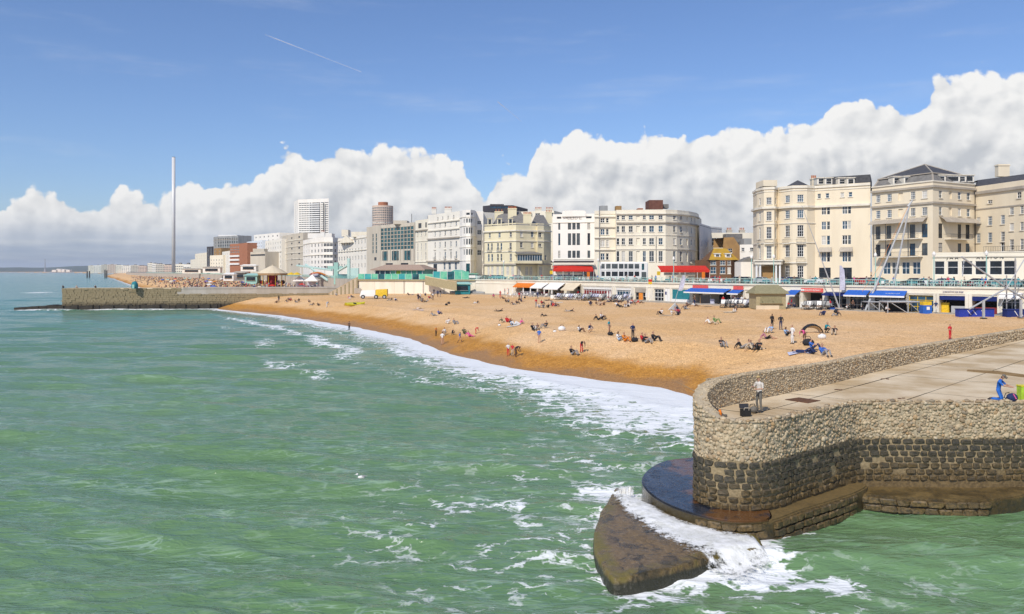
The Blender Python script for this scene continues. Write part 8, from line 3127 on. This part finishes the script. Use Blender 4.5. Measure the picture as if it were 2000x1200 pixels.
# column, row of the feet or seat, pose, top, bottom, heading, [scale, hair]
PEOPLE = [
    (544.5, 591, 'stand', 'black', 'navy', 20), (560, 591, 'sit back', 'black', 'grey', 40), (566, 587, 'sit up', 'grey', 'black', -30), (577, 592, 'sit up', 'brown', 'grey', 70), (584, 591, 'crouch', 'black', 'grey', 0),
    (603, 591, 'sit up', 'beige', 'brown', 40), (610, 597, 'sit back', 'black', 'grey', -40), (621, 598, 'sit up', 'olive', 'black', 60), (610, 573, 'lie', 'brown', 'black', 80), (656.5, 578, 'sit up', 'white', 'grey', 30),
    (681, 585, 'sit up', 'pink', 'white', 45), (687.5, 582, 'sit back', 'navy', 'black', 60), (638.5, 601, 'bend', 'light blue', 'white', 60), (682, 648, 'stand', 'brown', 'black', 150), (770.5, 570, 'stand', 'black', 'olive', 10),
    (763, 588, 'sit back', 'black', 'grey', -60), (772, 588, 'sit up', 'white', 'navy', 40), (798, 577, 'sit back', 'black', 'black', 50), (804, 577, 'lie', 'black', 'grey', 70), (818, 582, 'sit up', 'red', 'black', 20),
    (824, 591, 'sit up', 'grey', 'brown', 40), (831, 578, 'sit up', 'black', 'navy', 0), (833, 591, 'sit back', 'grey', 'black', -40), (838, 584, 'sit up', 'red', 'navy', 60), (843, 579, 'crouch', 'beige', 'black', 10),
    (847.5, 577, 'stand', 'black', 'navy', 30), (855, 581, 'stand', 'navy', 'black', -10), (860, 580, 'stand', 'black', 'grey', 40), (819, 604, 'lie', 'white', 'beige', 65), (846, 618, 'sit back', 'grey', 'grey', 60, 1, 'red hair'),
    (857, 615, 'sit up', 'blue', 'navy', 60), (876, 634, 'sit up', 'white', 'white', -150, 1.15), (887, 635, 'sit up', 'grey', 'grey', 70, 1.15, 'red hair'), (851.6, 657, 'stand', 'orange', 'black', 60, .8), (864, 674, 'stand', 'white', 'skin', 170),
    (869.5, 656, 'crouch', 'white', 'beige', -60, 1.1), (884, 655, 'crouch', 'black', 'black', 40, .8), (898, 671, 'walk', 'blue', 'skin', 60, .85), (906, 653, 'sit up', 'olive', 'olive', 20, 1.1), (917, 659, 'sit back', 'pink', 'pink', 40, 1.1),
    (929.5, 654, 'bend', 'red', 'red', 80, .75), (910, 583, 'lie', 'black', 'black', 80), (931, 594, 'sit back', 'black', 'white', -60), (975, 609, 'prone', 'black', 'black', -120), (977, 582, 'stand', 'red', 'red', 20), (964, 583, 'crouch', 'pink', 'beige', 0),
    (988, 591, 'sit up', 'black', 'black', 70), (993, 591, 'sit up', 'grey', 'black', 0), (1002, 596, 'sit back', 'brown', 'grey', 50), (1009, 594, 'sit up', 'brown', 'black', 60), (1047, 601, 'stand', 'red', 'grey', 30, .95), (1052, 602, 'sit up', 'white', 'grey', 30),
    (1061, 602, 'sit up', 'black', 'grey', 0), (1071, 602, 'sit up', 'black', 'black', -30), (1086, 599, 'sit up', 'brown', 'black', 60), (1069.5, 588, 'lie', 'black', 'brown', 70), (1113, 609, 'prone', 'black', 'grey', -100), (1061.6, 619, 'sit back', 'black', 'black', 100, .8),
    (982, 631, 'sit back', 'olive', 'beige', 50), (990, 631, 'sit up', 'red', 'red', 40, 1.1), (998, 636, 'sit up', 'black', 'light blue', 20, 1.1), (1004, 636, 'sit back', 'white', 'white', 60), (1015, 635, 'sit back', 'pink', 'white', -70, 1.1),
    (1040.6, 646, 'sit up', 'black', 'black', 20, 1.1), (1049, 645, 'sit up', 'brown', 'white', -40), (1066, 641, 'sit up', 'black', 'grey', -60, 1.1), (1053, 671, 'stand', 'blue', 'skin', 150, .95), (1131.6, 649, 'sit up', 'white', 'black', 60, 1, 'fair hair'),
    (992.5, 697, 'stand', 'white', 'red', 10, .85, 'red hair'), (1001, 697, 'stand', 'red', 'beige', -20, .8, 'red hair'), (1007.5, 698, 'bend', 'black', 'brown', 60, 1), (1117, 694, 'sit up', 'black', 'grey', 60, 1.15), (1136, 691, 'bend', 'black', 'red', 20, 1.0),
    (1165, 597, 'sit up', 'brown', 'beige', 50), (1172, 597, 'sit up', 'beige', 'brown', 0), (1180, 597, 'sit up', 'brown', 'black', -50), (1210, 601, 'sit back', 'black', 'black', 50), (1221, 601, 'sit up', 'brown', 'white', 0), (1228, 600, 'sit up', 'white', 'black', -40),
    (1235, 593, 'sit up', 'red', 'black', 20), (1249, 593, 'sit back', 'red', 'brown', 70), (1168, 626, 'sit back', 'black', 'black', 70, 1.1), (1175, 624, 'sit up', 'white', 'black', 50, 1.1), (1151.6, 650, 'crouch', 'navy', 'white', 40, 1.0), (1189.6, 654, 'stand', 'teal', 'skin', 60, 1.0, 'red hair'),
    (1208.5, 667, 'sit up', 'white', 'light blue', 60, 1.2), (1220, 669, 'sit up', 'orange', 'orange', 50, 1.2), (1236, 664, 'stand', 'navy', 'black', 20, 1.0), (1255, 669, 'sit up', 'red', 'black', 60, 1.15), (1261, 672, 'sit up', 'black', 'grey', 50, 1.2), (1277, 667, 'sit up', 'black', 'black', 60, 1.2),
    (1291.6, 615, 'sit up', 'white', 'black', -60, 1.1, 'red hair'), (1312.6, 616, 'sit up', 'white', 'beige', 60, 1.1), (1320, 612, 'sit up', 'striped', 'beige', 40, 1.1), (1342, 599, 'sit up', 'black', 'brown', 30), (1357, 599, 'sit back', 'white', 'brown', 50), (1437, 610, 'sit up', 'brown', 'white', -40),
    (1387, 634, 'sit back', 'white', 'beige', 50, 1.15), (1396, 631, 'sit up', 'green', 'green', 70, 1.1), (1409.5, 681, 'sit up', 'black', 'grey', 20, 1.15), (1449, 684, 'sit back', 'black', 'grey', 60, 1.2), (1468, 683, 'sit up', 'grey', 'black', 50, 1.0), (1470, 687, 'sit back', 'beige', 'beige', 60, 1.25),
    (1482, 686, 'sit up', 'black', 'black', -50, 1.2), (1505, 651, 'sit up', 'light blue', 'white', -60, 1.2), (1497, 663, 'sit back', 'striped', 'black', 60, 1.1), (1508, 643, 'stand', 'black', 'black', 20, 1.0, 'fair hair'), (1525, 645, 'stand', 'black', 'navy', -20, 1.0),
    (1536, 657, 'sit up', 'light blue', 'black', 40, 1.15), (1547.5, 673, 'stand', 'white', 'white', -70, 1.05), (1571, 671, 'bend', 'pink', 'brown', -60, 1.05), (1570, 690, 'lie', 'navy', 'navy', 75, 1.2), (1586, 685, 'sit up', 'blue', 'navy', 60, 1.2),
    (1607, 697, 'sit up', 'blue', 'grey', 20, 1.25), (1614, 651, 'crouch', 'teal', 'black', 30, 1.1, 'hair'), (1630, 654, 'sit up', 'black', 'beige', -30, 1.15), (1609, 617, 'sit up', 'navy', 'navy', -60, 1.1), (1634, 618, 'sit back', 'black', 'grey', -70), (1855.5, 664, 'stand', 'red', 'red', 20, .85),
    (1815, 611, 'stand', 'black', 'beige', 20), (1828, 612, 'stand', 'navy', 'white', -30, 1, 'red hair'), (1847, 611, 'walk', 'white', 'navy', 60), (1731, 612, 'crouch', 'white', 'black', 30), (1655, 606, 'sit up', 'white', 'black', 30), (1240, 585, 'stand', 'white', 'black', 10),
    (1468, 600, 'stand', 'black', 'red', 30), (1449, 598, 'stand', 'white', 'navy', 0), (1434, 597, 'stand', 'red', 'black', 20), (1552, 602, 'sit up', 'navy', 'black', 20), (1545, 600, 'stand', 'red', 'navy', 40), (1558, 599, 'stand', 'navy', 'black', -20), (1562, 600, 'crouch', 'orange', 'grey', 10),
]
r5 = random.Random(3)
for cx_, cy_, n_ in ((836, 586, 5), (1000, 588, 3), (1062, 597, 4), (1172, 593, 4), (1222, 597, 5), (1320, 611, 2), (560, 590, 3), (1350, 601, 3), (1030, 586, 3)):
    for k in range(n_):
        PEOPLE.append((cx_ + r5.uniform(-22, 22), cy_ + r5.uniform(-5, 6), r5.choice(('sit up', 'sit back', 'sit up', 'crouch', 'stand')), r5.choice(('black', 'navy', 'brown', 'white', 'grey', 'red')), r5.choice(('black', 'grey', 'navy', 'brown')), r5.uniform(-70, 80)))
def where(px, py):
    f = py - np.interp(px, [430, 550, 690, 870, 1000, 1150, 1290], [603, 615, 637, 674, 718, 738, 755])
    side = 'far left' if px < 760 else 'left' if px < 960 else 'centre' if px < 1150 else 'right' if px < 1400 else 'far right'
    depth = 'by the water' if f > -22 else 'near the shops' if py < 612 else 'mid beach' if py < 640 else 'lower beach'
    return depth + ', ' + side
DO = {'stand': 'standing', 'walk': 'walking', 'sit up': 'sitting', 'sit back': 'reclining', 'lie': 'lying', 'prone': 'lying face down', 'bend': 'bending', 'crouch': 'crouching'}
rows_ = []
for r in PEOPLE:
    px, py, pose, top_, bot, hd = r[:6]
    k = 'child' if len(r) > 6 and r[6] < .9 else 'person'
    b = 'bare legs' if bot == 'skin' else bot if bot != top_ else ''
    l = f"{k} {DO[pose]} in {top_}" + (' and ' + b if b else '') + ', ' + where(px, py)
    rows_.append([r, l])
ORDW = ['leftmost', 'second from left', 'third from left', 'fourth from left']
by = {}
for q in rows_:
    by.setdefault(q[1], []).append(q)
for l, qs in by.items():
    if len(qs) > 1:
        for k, q in enumerate(sorted(qs, key=lambda q: q[0][0])):
            q[1] = ORDW[min(k, 3)] + ' ' + l
for r, l in rows_:
    px, py, pose, top_, bot, hd = r[:6]
    sc = (r[6] if len(r) > 6 else 1.0) * 1.2
    g = ground(px, py)
    if px > 1620 and py < 615 or (px > 1420 and py < 604):
        g.z = max(g.z, 5.0)
    person(g, pose, top_, bot, hd, l, sc, r[7] if len(r) > 7 else 'hair', 'dark skin' if rnd.random() < .12 else 'skin', 'people on the shingle beach')
# belongings on the shingle
def bag(px, py, w, colour, label, name='bag', strap=True):
    p = ground(px, py)
    t = thing(name, label, 'bag', p)
    v, f = stone_shape(ICO2, int(px)) * np.array([w * .5, w * .32, w * .36]) + np.array([0, 0, w * .3]), ICO2[1]
    v[:, 2] = np.maximum(v[:, 2], 0)
    me = bpy.data.meshes.new('body')
    me.from_pydata(v.tolist(), [], f.tolist())
    me.polygons.foreach_set('use_smooth', [True] * len(f))
    me.materials.append(M('cloth_' + colour))
    link('body', me, t, None, True)
    q = MB()
    q.path([(-w * .3, 0, w * .5), (-w * .15, 0, w * .78), (w * .15, 0, w * .78), (w * .3, 0, w * .5)], .03, 5)
    link('strap', q.mesh('strap', 'cloth_black'), t, None, True)
for px, py, w, c, l in ((872, 597, .7, 'black', 'black bag on the shingle, left one of a pair'), (877, 594, .7, 'black', 'black bag on the shingle, right one of a pair'), (1097.5, 647, 1.1, 'white', 'white and black bag lying on the centre of the beach'),
                        (1083, 650, .5, 'white', 'small white carrier bag left of the larger white bag'), (1192, 656, .8, 'black', 'black backpack at the feet of the person in teal'), (1605.5, 663, 1.0, 'white', 'white carrier bag beside the pink bending person'),
                        (1578, 675, 1.3, 'black', 'heap of dark bags next to the pink bending person'), (1634, 612, .9, 'black', 'dark bag in front of the terrace cafe group'), (975, 638, .5, 'white', 'little white bag below the person in red'),
                        (1322, 616, .8, 'black', 'dark bag right of the striped sitter'), (1240, 669, .9, 'black', 'black bag between the navy and red people'), (1025, 583, .6, 'black', 'black bag near the deckchairs'), (1586, 692, .8, 'navy', 'navy bag in front of the person in blue')):
    bag(px, py, w, c, l)
# low orange float and pushchair / pop-up shelter
q = MB()
p = ground(644, 576)
t = thing('orange_pedal_float', 'orange pedal float standing by the foot of the ramp', 'float', p)
q.box((p.x, p.y, p.z + .4), (1.5, .6, .35))
q.build('hull', 'orange_paint', t)
q = MB()
q.tube((p.x, p.y, p.z + .5), (p.x - .1, p.y, p.z + 1.6), .1, 6)
q.build('mast', 'iron', t)
p = ground(1586, 651)
t = thing('pop_up_shelter', 'dark rounded pop-up shelter with pale lining behind the pink bending person', 'beach shelter', p)
for nm, mm, s in (('shell', 'cloth_black', 1.0), ('lining', 'canvas_beige', .9)):
    q = MB()
    vs, fs = [], []
    for i in range(9):
        a = math.pi * i / 8
        for jx in range(7):
            b = math.pi * .62 * jx / 6
            vs.append((p.x + 1.25 * s * math.cos(a), p.y + (1 - s) * .4 + .8 * s * math.cos(b + .3), p.z + 1.15 * s * math.sin(a) * (.35 + .65 * math.sin(b + .3))))
    for i in range(8):
        for jx in range(6):
            fs.append((i * 7 + jx, i * 7 + jx + 1, i * 7 + jx + 8, i * 7 + jx + 7))
    q.add(vs, fs)
    q.build(nm, mm, t, True)
p = ground(1322, 606)
t = thing('beach_tent', 'small grey and white beach tent behind the three people in white', 'beach tent', p)
q = MB()
q.add([(p.x - 1.6, p.y, p.z), (p.x + .4, p.y - .6, p.z), (p.x + 1.0, p.y + 1.2, p.z), (p.x - .9, p.y + 1.4, p.z), (p.x - .2, p.y + .5, p.z + 1.25)], [(0, 1, 4), (1, 2, 4), (2, 3, 4), (3, 0, 4)])
q.build('cover', 'grey_panel', t)
q = MB()
q.tube((p.x - 1.6, p.y, p.z), (p.x - .2, p.y + .5, p.z + 1.28), .04, 5)
q.build('pole', 'white_paint', t)
for px, py, c, l in ((1090, 592, 'canvas_white', 'white beach sheet spread below the wind break'), (1425, 611, 'canvas_beige', 'pale towel left of the brown and white sitter'), (1003, 638, 'canvas_white', 'white blanket under the group with red top'), (1300, 617, 'canvas_beige', 'beige blanket under the people in white'),
                     (817, 606, 'lilac_cloth', 'pale mat under the person in white lying down'), (1560, 690, 'lilac_cloth', 'grey mat under the navy person lying down')):
    p = ground(px, py)
    q = MB()
    n_ = 6
    vs = [(p.x + (i / n_ - .5) * 2.2 + .3 * (j / n_ - .5), p.y + (j / n_ - .5) * 1.5, terr(p.x + (i / n_ - .5) * 2.2, p.y + (j / n_ - .5) * 1.5) + .07) for i in range(n_ + 1) for j in range(n_ + 1)]
    fs = [(i * 7 + j, (i + 1) * 7 + j, (i + 1) * 7 + j + 1, i * 7 + j + 1) for i in range(n_) for j in range(n_)]
    q.add(vs, fs)
    tag(q.build('beach_blanket', c), l, 'blanket')
for k in range(38):
    px = rnd.choice((rnd.uniform(985, 1135), rnd.uniform(985, 1240), rnd.uniform(1430, 1480), rnd.uniform(1545, 1700)))
    i = seg_of(px)
    p, d, n = on_wall(i, px, rnd.uniform(.6, 3.6))
    tp, bt = rnd.choice(('black', 'black', 'navy', 'white', 'grey', 'red', 'brown')), rnd.choice(('black', 'navy', 'grey'))
    ps = rnd.choice(('stand', 'stand', 'sit up', 'crouch'))
    person(Vector((p.x, p.y, 5.1)), ps, tp, bt, rnd.uniform(-180, 180), f'customer {DO[ps]} in {tp} and {bt} at the beach cafes under the arches', 1.05, group=f'cafe customers {ps} {tp} {bt}')
# people on the promenade behind the railing, and on the far groyne
cl_ = ['black', 'navy', 'white', 'grey', 'red', 'blue', 'brown', 'teal', 'beige', 'pink']
for k in range(46):
    px = rnd.choice((rnd.uniform(940, 1085), rnd.uniform(1080, 1400), rnd.uniform(1280, 1400), rnd.uniform(1400, 1700), rnd.uniform(1690, 1995), rnd.uniform(1690, 1995)))
    i = seg_of(px)
    p, d, n = on_wall(i, px, -1.2 - rnd.uniform(0, 7))
    tp, bt = rnd.choice(cl_), rnd.choice(cl_[:5])
    person(Vector((p.x, p.y, PZT)), rnd.choice(('stand', 'stand', 'walk')), tp, bt, rnd.uniform(-180, 180), f'pedestrian in {tp} and {bt} on the promenade behind the railing', 1.03, group=f'promenade pedestrians in {tp} and {bt}')
for px, y, ps, l in ((123, 249, 'sit up', 'angler sitting at the tip of the far groyne, leftmost of three'), (150, 250, 'sit back', 'person in pale top sitting on the far groyne, middle of three'), (186, 251, 'sit up', 'dark sitting figure on the far groyne, rightmost of three')):
    p = PX(px, y + 1.2)
    p.z = 6.62
    person(p, ps, 'black' if px != 150 else 'beige', 'black', 40, l, 1.2)
for k in range(18):
    px = rnd.uniform(480, 640)
    f = (px - 100) / 540
    y = 251 + f * 10 + rnd.uniform(1.5, 7)
    p = PX(px, y)
    p.z = 6.7
    tp, bt = rnd.choice(cl_), rnd.choice(cl_[:5])
    person(p, rnd.choice(('stand', 'walk', 'sit up')), tp, bt, rnd.uniform(-180, 180), f'person in {tp} and {bt} on the far groyne by the marquees', 1.0, group=f'people in {tp} and {bt} on the far groyne')
# crowd on the far beach: the nearest as individuals, the rest as one mass
spots = []
while len(spots) < 1300:
    px, y = rnd.uniform(255, 640), 285 * (4.2 ** (rnd.random() ** .8))
    p = PX(px, y)
    z, s = terr_np(np.array([p.x]), np.array([p.y]))
    ed = polydist(np.array([p.x]), np.array([p.y]), [tuple(q) for q in ([(-52, 264)] + EDGE_FAR)])
    if s[0] > 5 and ed[0] > 3 and not (y < 320 and px > 560):
        spots.append((p.x, p.y, float(z[0])))
spots.sort(key=lambda q: q[1])
cc_ = ['black', 'red', 'white', 'brown', 'navy', 'grey', 'beige', 'pink']
for x, y, z in spots[:24]:
    tp, bt = rnd.choice(cc_), rnd.choice(('black', 'grey', 'skin', 'navy'))
    ps = rnd.choice(('stand', 'sit up', 'sit up', 'sit back', 'lie', 'walk'))
    person(Vector((x, y, z)), ps, tp, bt, rnd.uniform(-180, 180), f'tiny person {DO[ps]} in {tp} and {bt} beyond the far groyne', 1.05, group=f'far beach crowd {ps} {tp} {bt}')
vs_, fs_, ms_ = [], [], []
lowp = {}
for ps in ('stand', 'sit up', 'lie'):
    me = PME[ps]
    mm = me.copy()
    bm = bmesh.new()
    bm.from_mesh(mm)
    bmesh.ops.triangulate(bm, faces=bm.faces[:])
    bmesh.ops.remove_doubles(bm, verts=bm.verts[:], dist=.07)
    lowp[ps] = (np.array([tuple(v.co) for v in bm.verts]), [[v.index for v in f.verts] for f in bm.faces], [f.material_index for f in bm.faces])
    bm.free()
    bpy.data.meshes.remove(mm)
o_ = 0
for k, (x, y, z) in enumerate(spots[24:]):
    v, f, mi = lowp[('stand', 'sit up', 'sit up', 'lie')[k % 4]]
    a = rnd.uniform(0, 6.28)
    r_ = np.array([[math.cos(a), -math.sin(a), 0], [math.sin(a), math.cos(a), 0], [0, 0, 1]])
    vs_.append(v @ r_.T * 1.1 + np.array([x, y, z]))
    fs_ += [[i + o_ for i in q] for q in f]
    tp = rnd.randrange(1, 8)
    ms_ += [{0: 0, 3: 0, 5: 0, 4: 7, 1: tp}.get(q, 7 if k % 2 else 5) for q in mi]
    o_ += len(v)
me = bpy.data.meshes.new('beach_crowd')
me.from_pydata(np.concatenate(vs_).tolist(), [], fs_)
for c in ('skin', 'black', 'red', 'white', 'brown', 'navy', 'grey', 'black'):
    me.materials.append(M('cloth_' + c))
me.polygons.foreach_set('material_index', ms_)
o = link('beach_crowd', me)
tag(o, 'dense far crowd of sunbathers on the beach below the slim tower', 'crowd', None, 'stuff')

# ---- the two anglers on the near groyne, in more detail
def near_person(name, joints, p, heading, label, cols, scale=1.0):
    me = skin_mesh(name, joints, True, sub=2)
    o = link('person', me, None, Matrix.Translation(p) @ Matrix.Rotation(math.radians(heading), 4, 'Z') @ Matrix.Scale(scale, 4))
    tag(o, label, 'person')
    for i, m in enumerate(cols):
        o.material_slots[i].link = 'OBJECT'
        o.material_slots[i].material = M('cloth_' + m)
    return o
def face(o, j, hat=None):
    """eyes, nose, ears and hair or cap as children following the head"""
    h, n = Vector(j['h']), Vector(j['n'])
    up = (h - n).normalized()
    right = Vector((1, 0, 0))
    fw = right.cross(up) * -1
    if fw.y > 0:
        fw = -fw
    c = h + up * .03
    for s in (-1, 1):
        q = MB()
        q.lathe((0, 0, 0), [(.004, -.008), (.011, 0), (.004, .008)], 6)
        link('eye', q.mesh('eye', 'cloth_hair'), o, Matrix.Translation(c + fw * .082 + right * .032 * s + up * .01), True)
        q = MB()
        q.lathe((0, 0, 0), [(.006, -.03), (.014, 0), (.006, .03)], 6)
        link('ear', q.mesh('ear', 'cloth_skin'), o, Matrix.Translation(c + right * .088 * s), True)
    q = MB()
    q.tube(c + fw * .08 + up * .015, c + fw * .108 - up * .025, .008, 6, .014)
    link('nose', q.mesh('nose', 'cloth_skin'), o, None, True)
    q = MB()
    q.tube(c + fw * .086 - up * .052 - right * .022, c + fw * .086 - up * .052 + right * .022, .006, 5)
    link('mouth', q.mesh('mouth', 'cloth_striped'), o, None, True)
    v = ICO2[0]
    keep = v[:, 2] > (-.05 if hat else .0)
    q = MB()
    q.add([tuple(c + up * .035 + right * a * .099 + fw * b * -.108 + up * (max(z, -.02) * .095)) for a, b, z in v], [tuple(f) for f in ICO2[1].tolist()])
    if hat:
        q.tube(c + up * .045 + fw * .09, c + up * .03 + fw * .17, .055, 8, .05)
        q.v = [tuple(x) for x in q.v]
    link('cap' if hat else 'hair', q.mesh('cap' if hat else 'hair', 'cloth_' + (hat or 'fair hair'), True), o, None, True)
mat('cloth_stone grey', (.17, .155, .13), .85, (.11, .10, .085), 8, .8)
mat('cloth_pale shirt', (.62, .58, .52), .85, (.52, .46, .40), 8, .8)
mat('cloth_royal blue', (.025, .14, .50), .85, (.02, .09, .34), 6, .8)
ZDK = ZD + .008
yf = (CH - ZDK) * F / (806 - HZ)
pf = PX(1483, yf)
pf.z = ZDK
jf = J((0, 0, .98), (0, .01, 1.32), (0, -.02, 1.53), (0, -.05, 1.66), (.20, .0, 1.46), (.29, -.06, 1.20), (.17, -.30, 1.18), (.09, 0, .95), (.10, -.02, .52), (.11, .03, .09), (.13, -.16, .04), e=(-.29, -.05, 1.20), w=(-.16, -.28, 1.26), k=(-.12, -.05, .52), a=(-.14, .05, .09), t=(-.19, -.13, .04))
of = near_person('person', jf, pf, -62, 'angler standing on the stone groyne in pale shirt and dark grey trousers', ('skin', 'pale shirt', 'stone grey', 'shoe', 'fair hair', 'skin', 'stone grey'))
face(of, jf)
# rod resting on the parapet
q = MB()
r0, r1 = pf + Vector((-.35, -.1, 1.2)), P(1302, 738, 43.5)
rt0, rt1 = P(1413, 811, 37.6), P(1364, 768, 39.2)
q.tube(rt0, rt1, .035, 6, .03)
rd = thing('fishing_rod', 'dark fishing rod leaning over the rounded parapet head', 'fishing rod', rt0)
q.build('butt', 'iron', rd)
q = MB()
q.tube(rt1, P(1300, 735, 44), .026, 5, .008)
q.build('tip', 'wood', rd)
q = MB()
q.lathe((rt0.x - .1, rt0.y + .15, rt0.z + .12), [(.05, -.06), (.09, 0), (.05, .06)], 8)
q.build('reel', 'steel_grey', rd)
def deck_pt(px, py):
    y = (CH - ZDK) * F / (py - HZ)
    p = PX(px, y)
    p.z = ZDK
    return p
# tackle box and bag, orange float
p = deck_pt(1456, 813)
t = thing('tackle_box', 'black open tackle box on the deck left of the standing angler', 'tackle box', p)
q = MB()
q.box((p.x, p.y, p.z + .17), (.42, .3, .34), 0, .2)
q.build('box', 'black_rubber', t)
q = MB()
q.obox((p.x - .2, p.y + .16, p.z + .34), (.42, .05, 0), (-.02, .1, .0), (0, .05, .2))
q.build('lid', 'iron', t)
q = MB()
q.path([(p.x - .12, p.y - .16, p.z + .3), (p.x - .1, p.y - .2, p.z + .42), (p.x + .1, p.y - .2, p.z + .42), (p.x + .12, p.y - .16, p.z + .3)], .02, 5)
q.build('handle', 'trim_grey', t)
p = deck_pt(1470, 806)
bag_ = thing('shoulder_bag', 'dark bag slumped between tackle box and angler', 'bag', p)
v = stone_shape(ICO2, 3) * np.array([.2, .16, .18]) + np.array([p.x, p.y, p.z + .14])
v[:, 2] = np.maximum(v[:, 2], p.z)
q = MB()
q.add(v.tolist(), [tuple(f) for f in ICO2[1].tolist()])
q.build('body', 'cloth_stone grey', bag_, True)
q = MB()
q.path([(p.x - .15, p.y, p.z + .25), (p.x - .1, p.y, p.z + .4), (p.x + .08, p.y, p.z + .42), (p.x + .16, p.y, p.z + .22)], .018, 5)
q.build('strap', 'black_rubber', bag_)
p = deck_pt(1406, 814)
t = thing('orange_cloth', 'orange cloth bundle against the parapet foot', 'cloth', p)
v = stone_shape(ICO2, 5) * np.array([.09, .09, .2]) + np.array([p.x, p.y, p.z + .16])
v[:, 2] = np.maximum(v[:, 2], p.z)
q = MB()
q.add(v.tolist(), [tuple(f) for f in ICO2[1].tolist()])
q.build('bundle', 'awning_orange', t, True)
q = MB()
q.box((p.x + .22, p.y - .02, p.z + .05), (.2, .14, .1), 0, .5)
q.build('reel_box', 'cloth_stone grey', t)
# kneeling man in blue with his kit
yk = 42.3
pk = PX(1952, yk)
pk.z = ZDK
jk = J((0, .05, .52), (0, .0, .86), (0, -.08, 1.08), (0, -.16, 1.19), (.22, -.02, 1.00), (.29, -.22, .80), (.14, -.48, .74), (.12, .04, .50), (.16, -.12, .08), (.16, .34, .08), (.17, .50, .05))
ok_ = near_person('person', jk, pk, 48, 'man kneeling at the groyne edge in blue t-shirt and dark cap over his bag', ('skin', 'royal blue', 'royal blue', 'shoe', 'hair', 'skin', 'royal blue'), 1.06)
face(ok_, jk, 'stone grey')
p = PX(1977, 42.0)
p.z = ZDK
t = thing('tackle_bag', 'navy tackle bag with hoop handle beside the kneeling man', 'bag', p)
v = stone_shape(ICO2, 7) * np.array([.30, .2, .24]) + np.array([p.x, p.y, p.z + .2])
v[:, 2] = np.maximum(v[:, 2], p.z)
q = MB()
q.add(v.tolist(), [tuple(f) for f in ICO2[1].tolist()])
q.build('body', 'cloth_navy', t, True)
q = MB()
q.path([(p.x - .3, p.y, p.z + .05), (p.x - .42, p.y, p.z + .25), (p.x - .34, p.y, p.z + .44), (p.x - .15, p.y, p.z + .48)], .02, 5)
q.build('handle', 'black_rubber', t)
q = MB()
q.tube((p.x - .05, p.y - .17, p.z + .42), (p.x + .08, p.y - .21, p.z + .16), .035, 5)
q.build('pink_trim', 'cloth_pink', t)
p = PX(2003, 42.4)
p.z = ZDK
t = thing('cool_box', 'lime green box at the right edge of the groyne', 'box', p)
q = MB()
q.box((p.x, p.y, p.z + .38), (.7, .4, .76))
q.build('body', 'lime_green', t)
q = MB()
q.box((p.x, p.y, p.z + .78), (.74, .44, .06))
q.build('lid', 'kayak_yellow', t)
q = MB()
q.lathe((p.x + .02, p.y - .32, p.z), [(.2, 0), (.22, .15), (.2, .35), (.1, .48), (.06, .55)], 10)
t2 = q.build('backpack', 'cloth_black', None, True)
tag(t2, 'black rucksack standing in front of the lime green box', 'bag')
# small litter on the deck
for px, py, l in ((1730, 741, 'dark scrap lying on the concrete deck near the hatch'), (1640, 762, 'grey weed scraps on the deck right of the rusty hatch'), (1916, 782, 'small dark stick at the groyne edge left of the kneeling man'), (1763, 779, 'thin dark stick at the groyne edge in the middle')):
    p = deck_pt(px, py)
    q = MB()
    for k in range(3):
        q.box((p.x + rnd.uniform(-.2, .2), p.y + rnd.uniform(-.1, .1), p.z + .02), (rnd.uniform(.1, .3), .05, .04), 0, rnd.uniform(-.4, .4))
    tag(q.build('driftwood', 'cloth_brown'), l, 'driftwood')
# gulls on the water and buoy line
for px, py, c, l in ((706, 937, 'white', 'white gull floating on the green sea left of the groyne'),):
    y = CH * F / (py - HZ)
    p = PX(px, y)
    t = thing('sea_bird' if c == 'white' else 'weed_clump', l, 'gull' if c == 'white' else 'seaweed', p)
    q = MB()
    q.add((ICO1[0] * np.array([.26, .12, .1]) + np.array([p.x, p.y, .14])).tolist(), [tuple(f) for f in ICO1[1].tolist()])
    q.build('body', 'cloth_' + c, t, True)
    if c == 'white':
        q = MB()
        q.add((ICO1[0] * np.array([.075, .06, .07]) + np.array([p.x - .24, p.y, .3])).tolist(), [tuple(f) for f in ICO1[1].tolist()])
        q.tube((p.x - .3, p.y, .3), (p.x - .38, p.y, .28), .015, 5)
        q.build('head', 'cloth_white', t, True)
        q = MB()
        q.add([(p.x + .05, p.y - .1, .2), (p.x + .4, p.y, .2), (p.x + .05, p.y + .1, .2), (p.x + .1, p.y, .25)], [(0, 1, 3), (1, 2, 3), (2, 0, 3), (2, 1, 0)])
        q.build('wing', 'cloth_grey', t)
# contrails
m = bpy.data.materials.new('ice_trail')
m.use_nodes = True
t = m.node_tree
p_ = t.nodes['Principled BSDF']
p_.inputs['Base Color'].default_value = (.9, .9, .9, 1)
p_.inputs['Roughness'].default_value = 1
pos = nd(t, 'ShaderNodeNewGeometry').outputs['Position']
t.links.new(mrange(t, noisen(t, pos, .004, 4, .6), .3, .7, .05, .5), p_.inputs['Alpha'])
MATS['ice_trail'] = m
for a, b, w, l in (((518, 68), (706, 141), 5.0, 'long thin white contrail in the upper left of the sky'), ((972, 199), (1018, 237), 3.5, 'short faint contrail in the middle of the sky')):
    q = MB()
    pa, pb = P(*a, 9000), P(*b, 9400)
    for k in range(12):
        f = k / 12
        q.tube(pa.lerp(pb, f), pa.lerp(pb, f + 1 / 12), w * (1 - .6 * f), 5, w * (1 - .6 * (f + 1 / 12)))
    tag(q.build('contrail', 'ice_trail'), l, 'contrail')
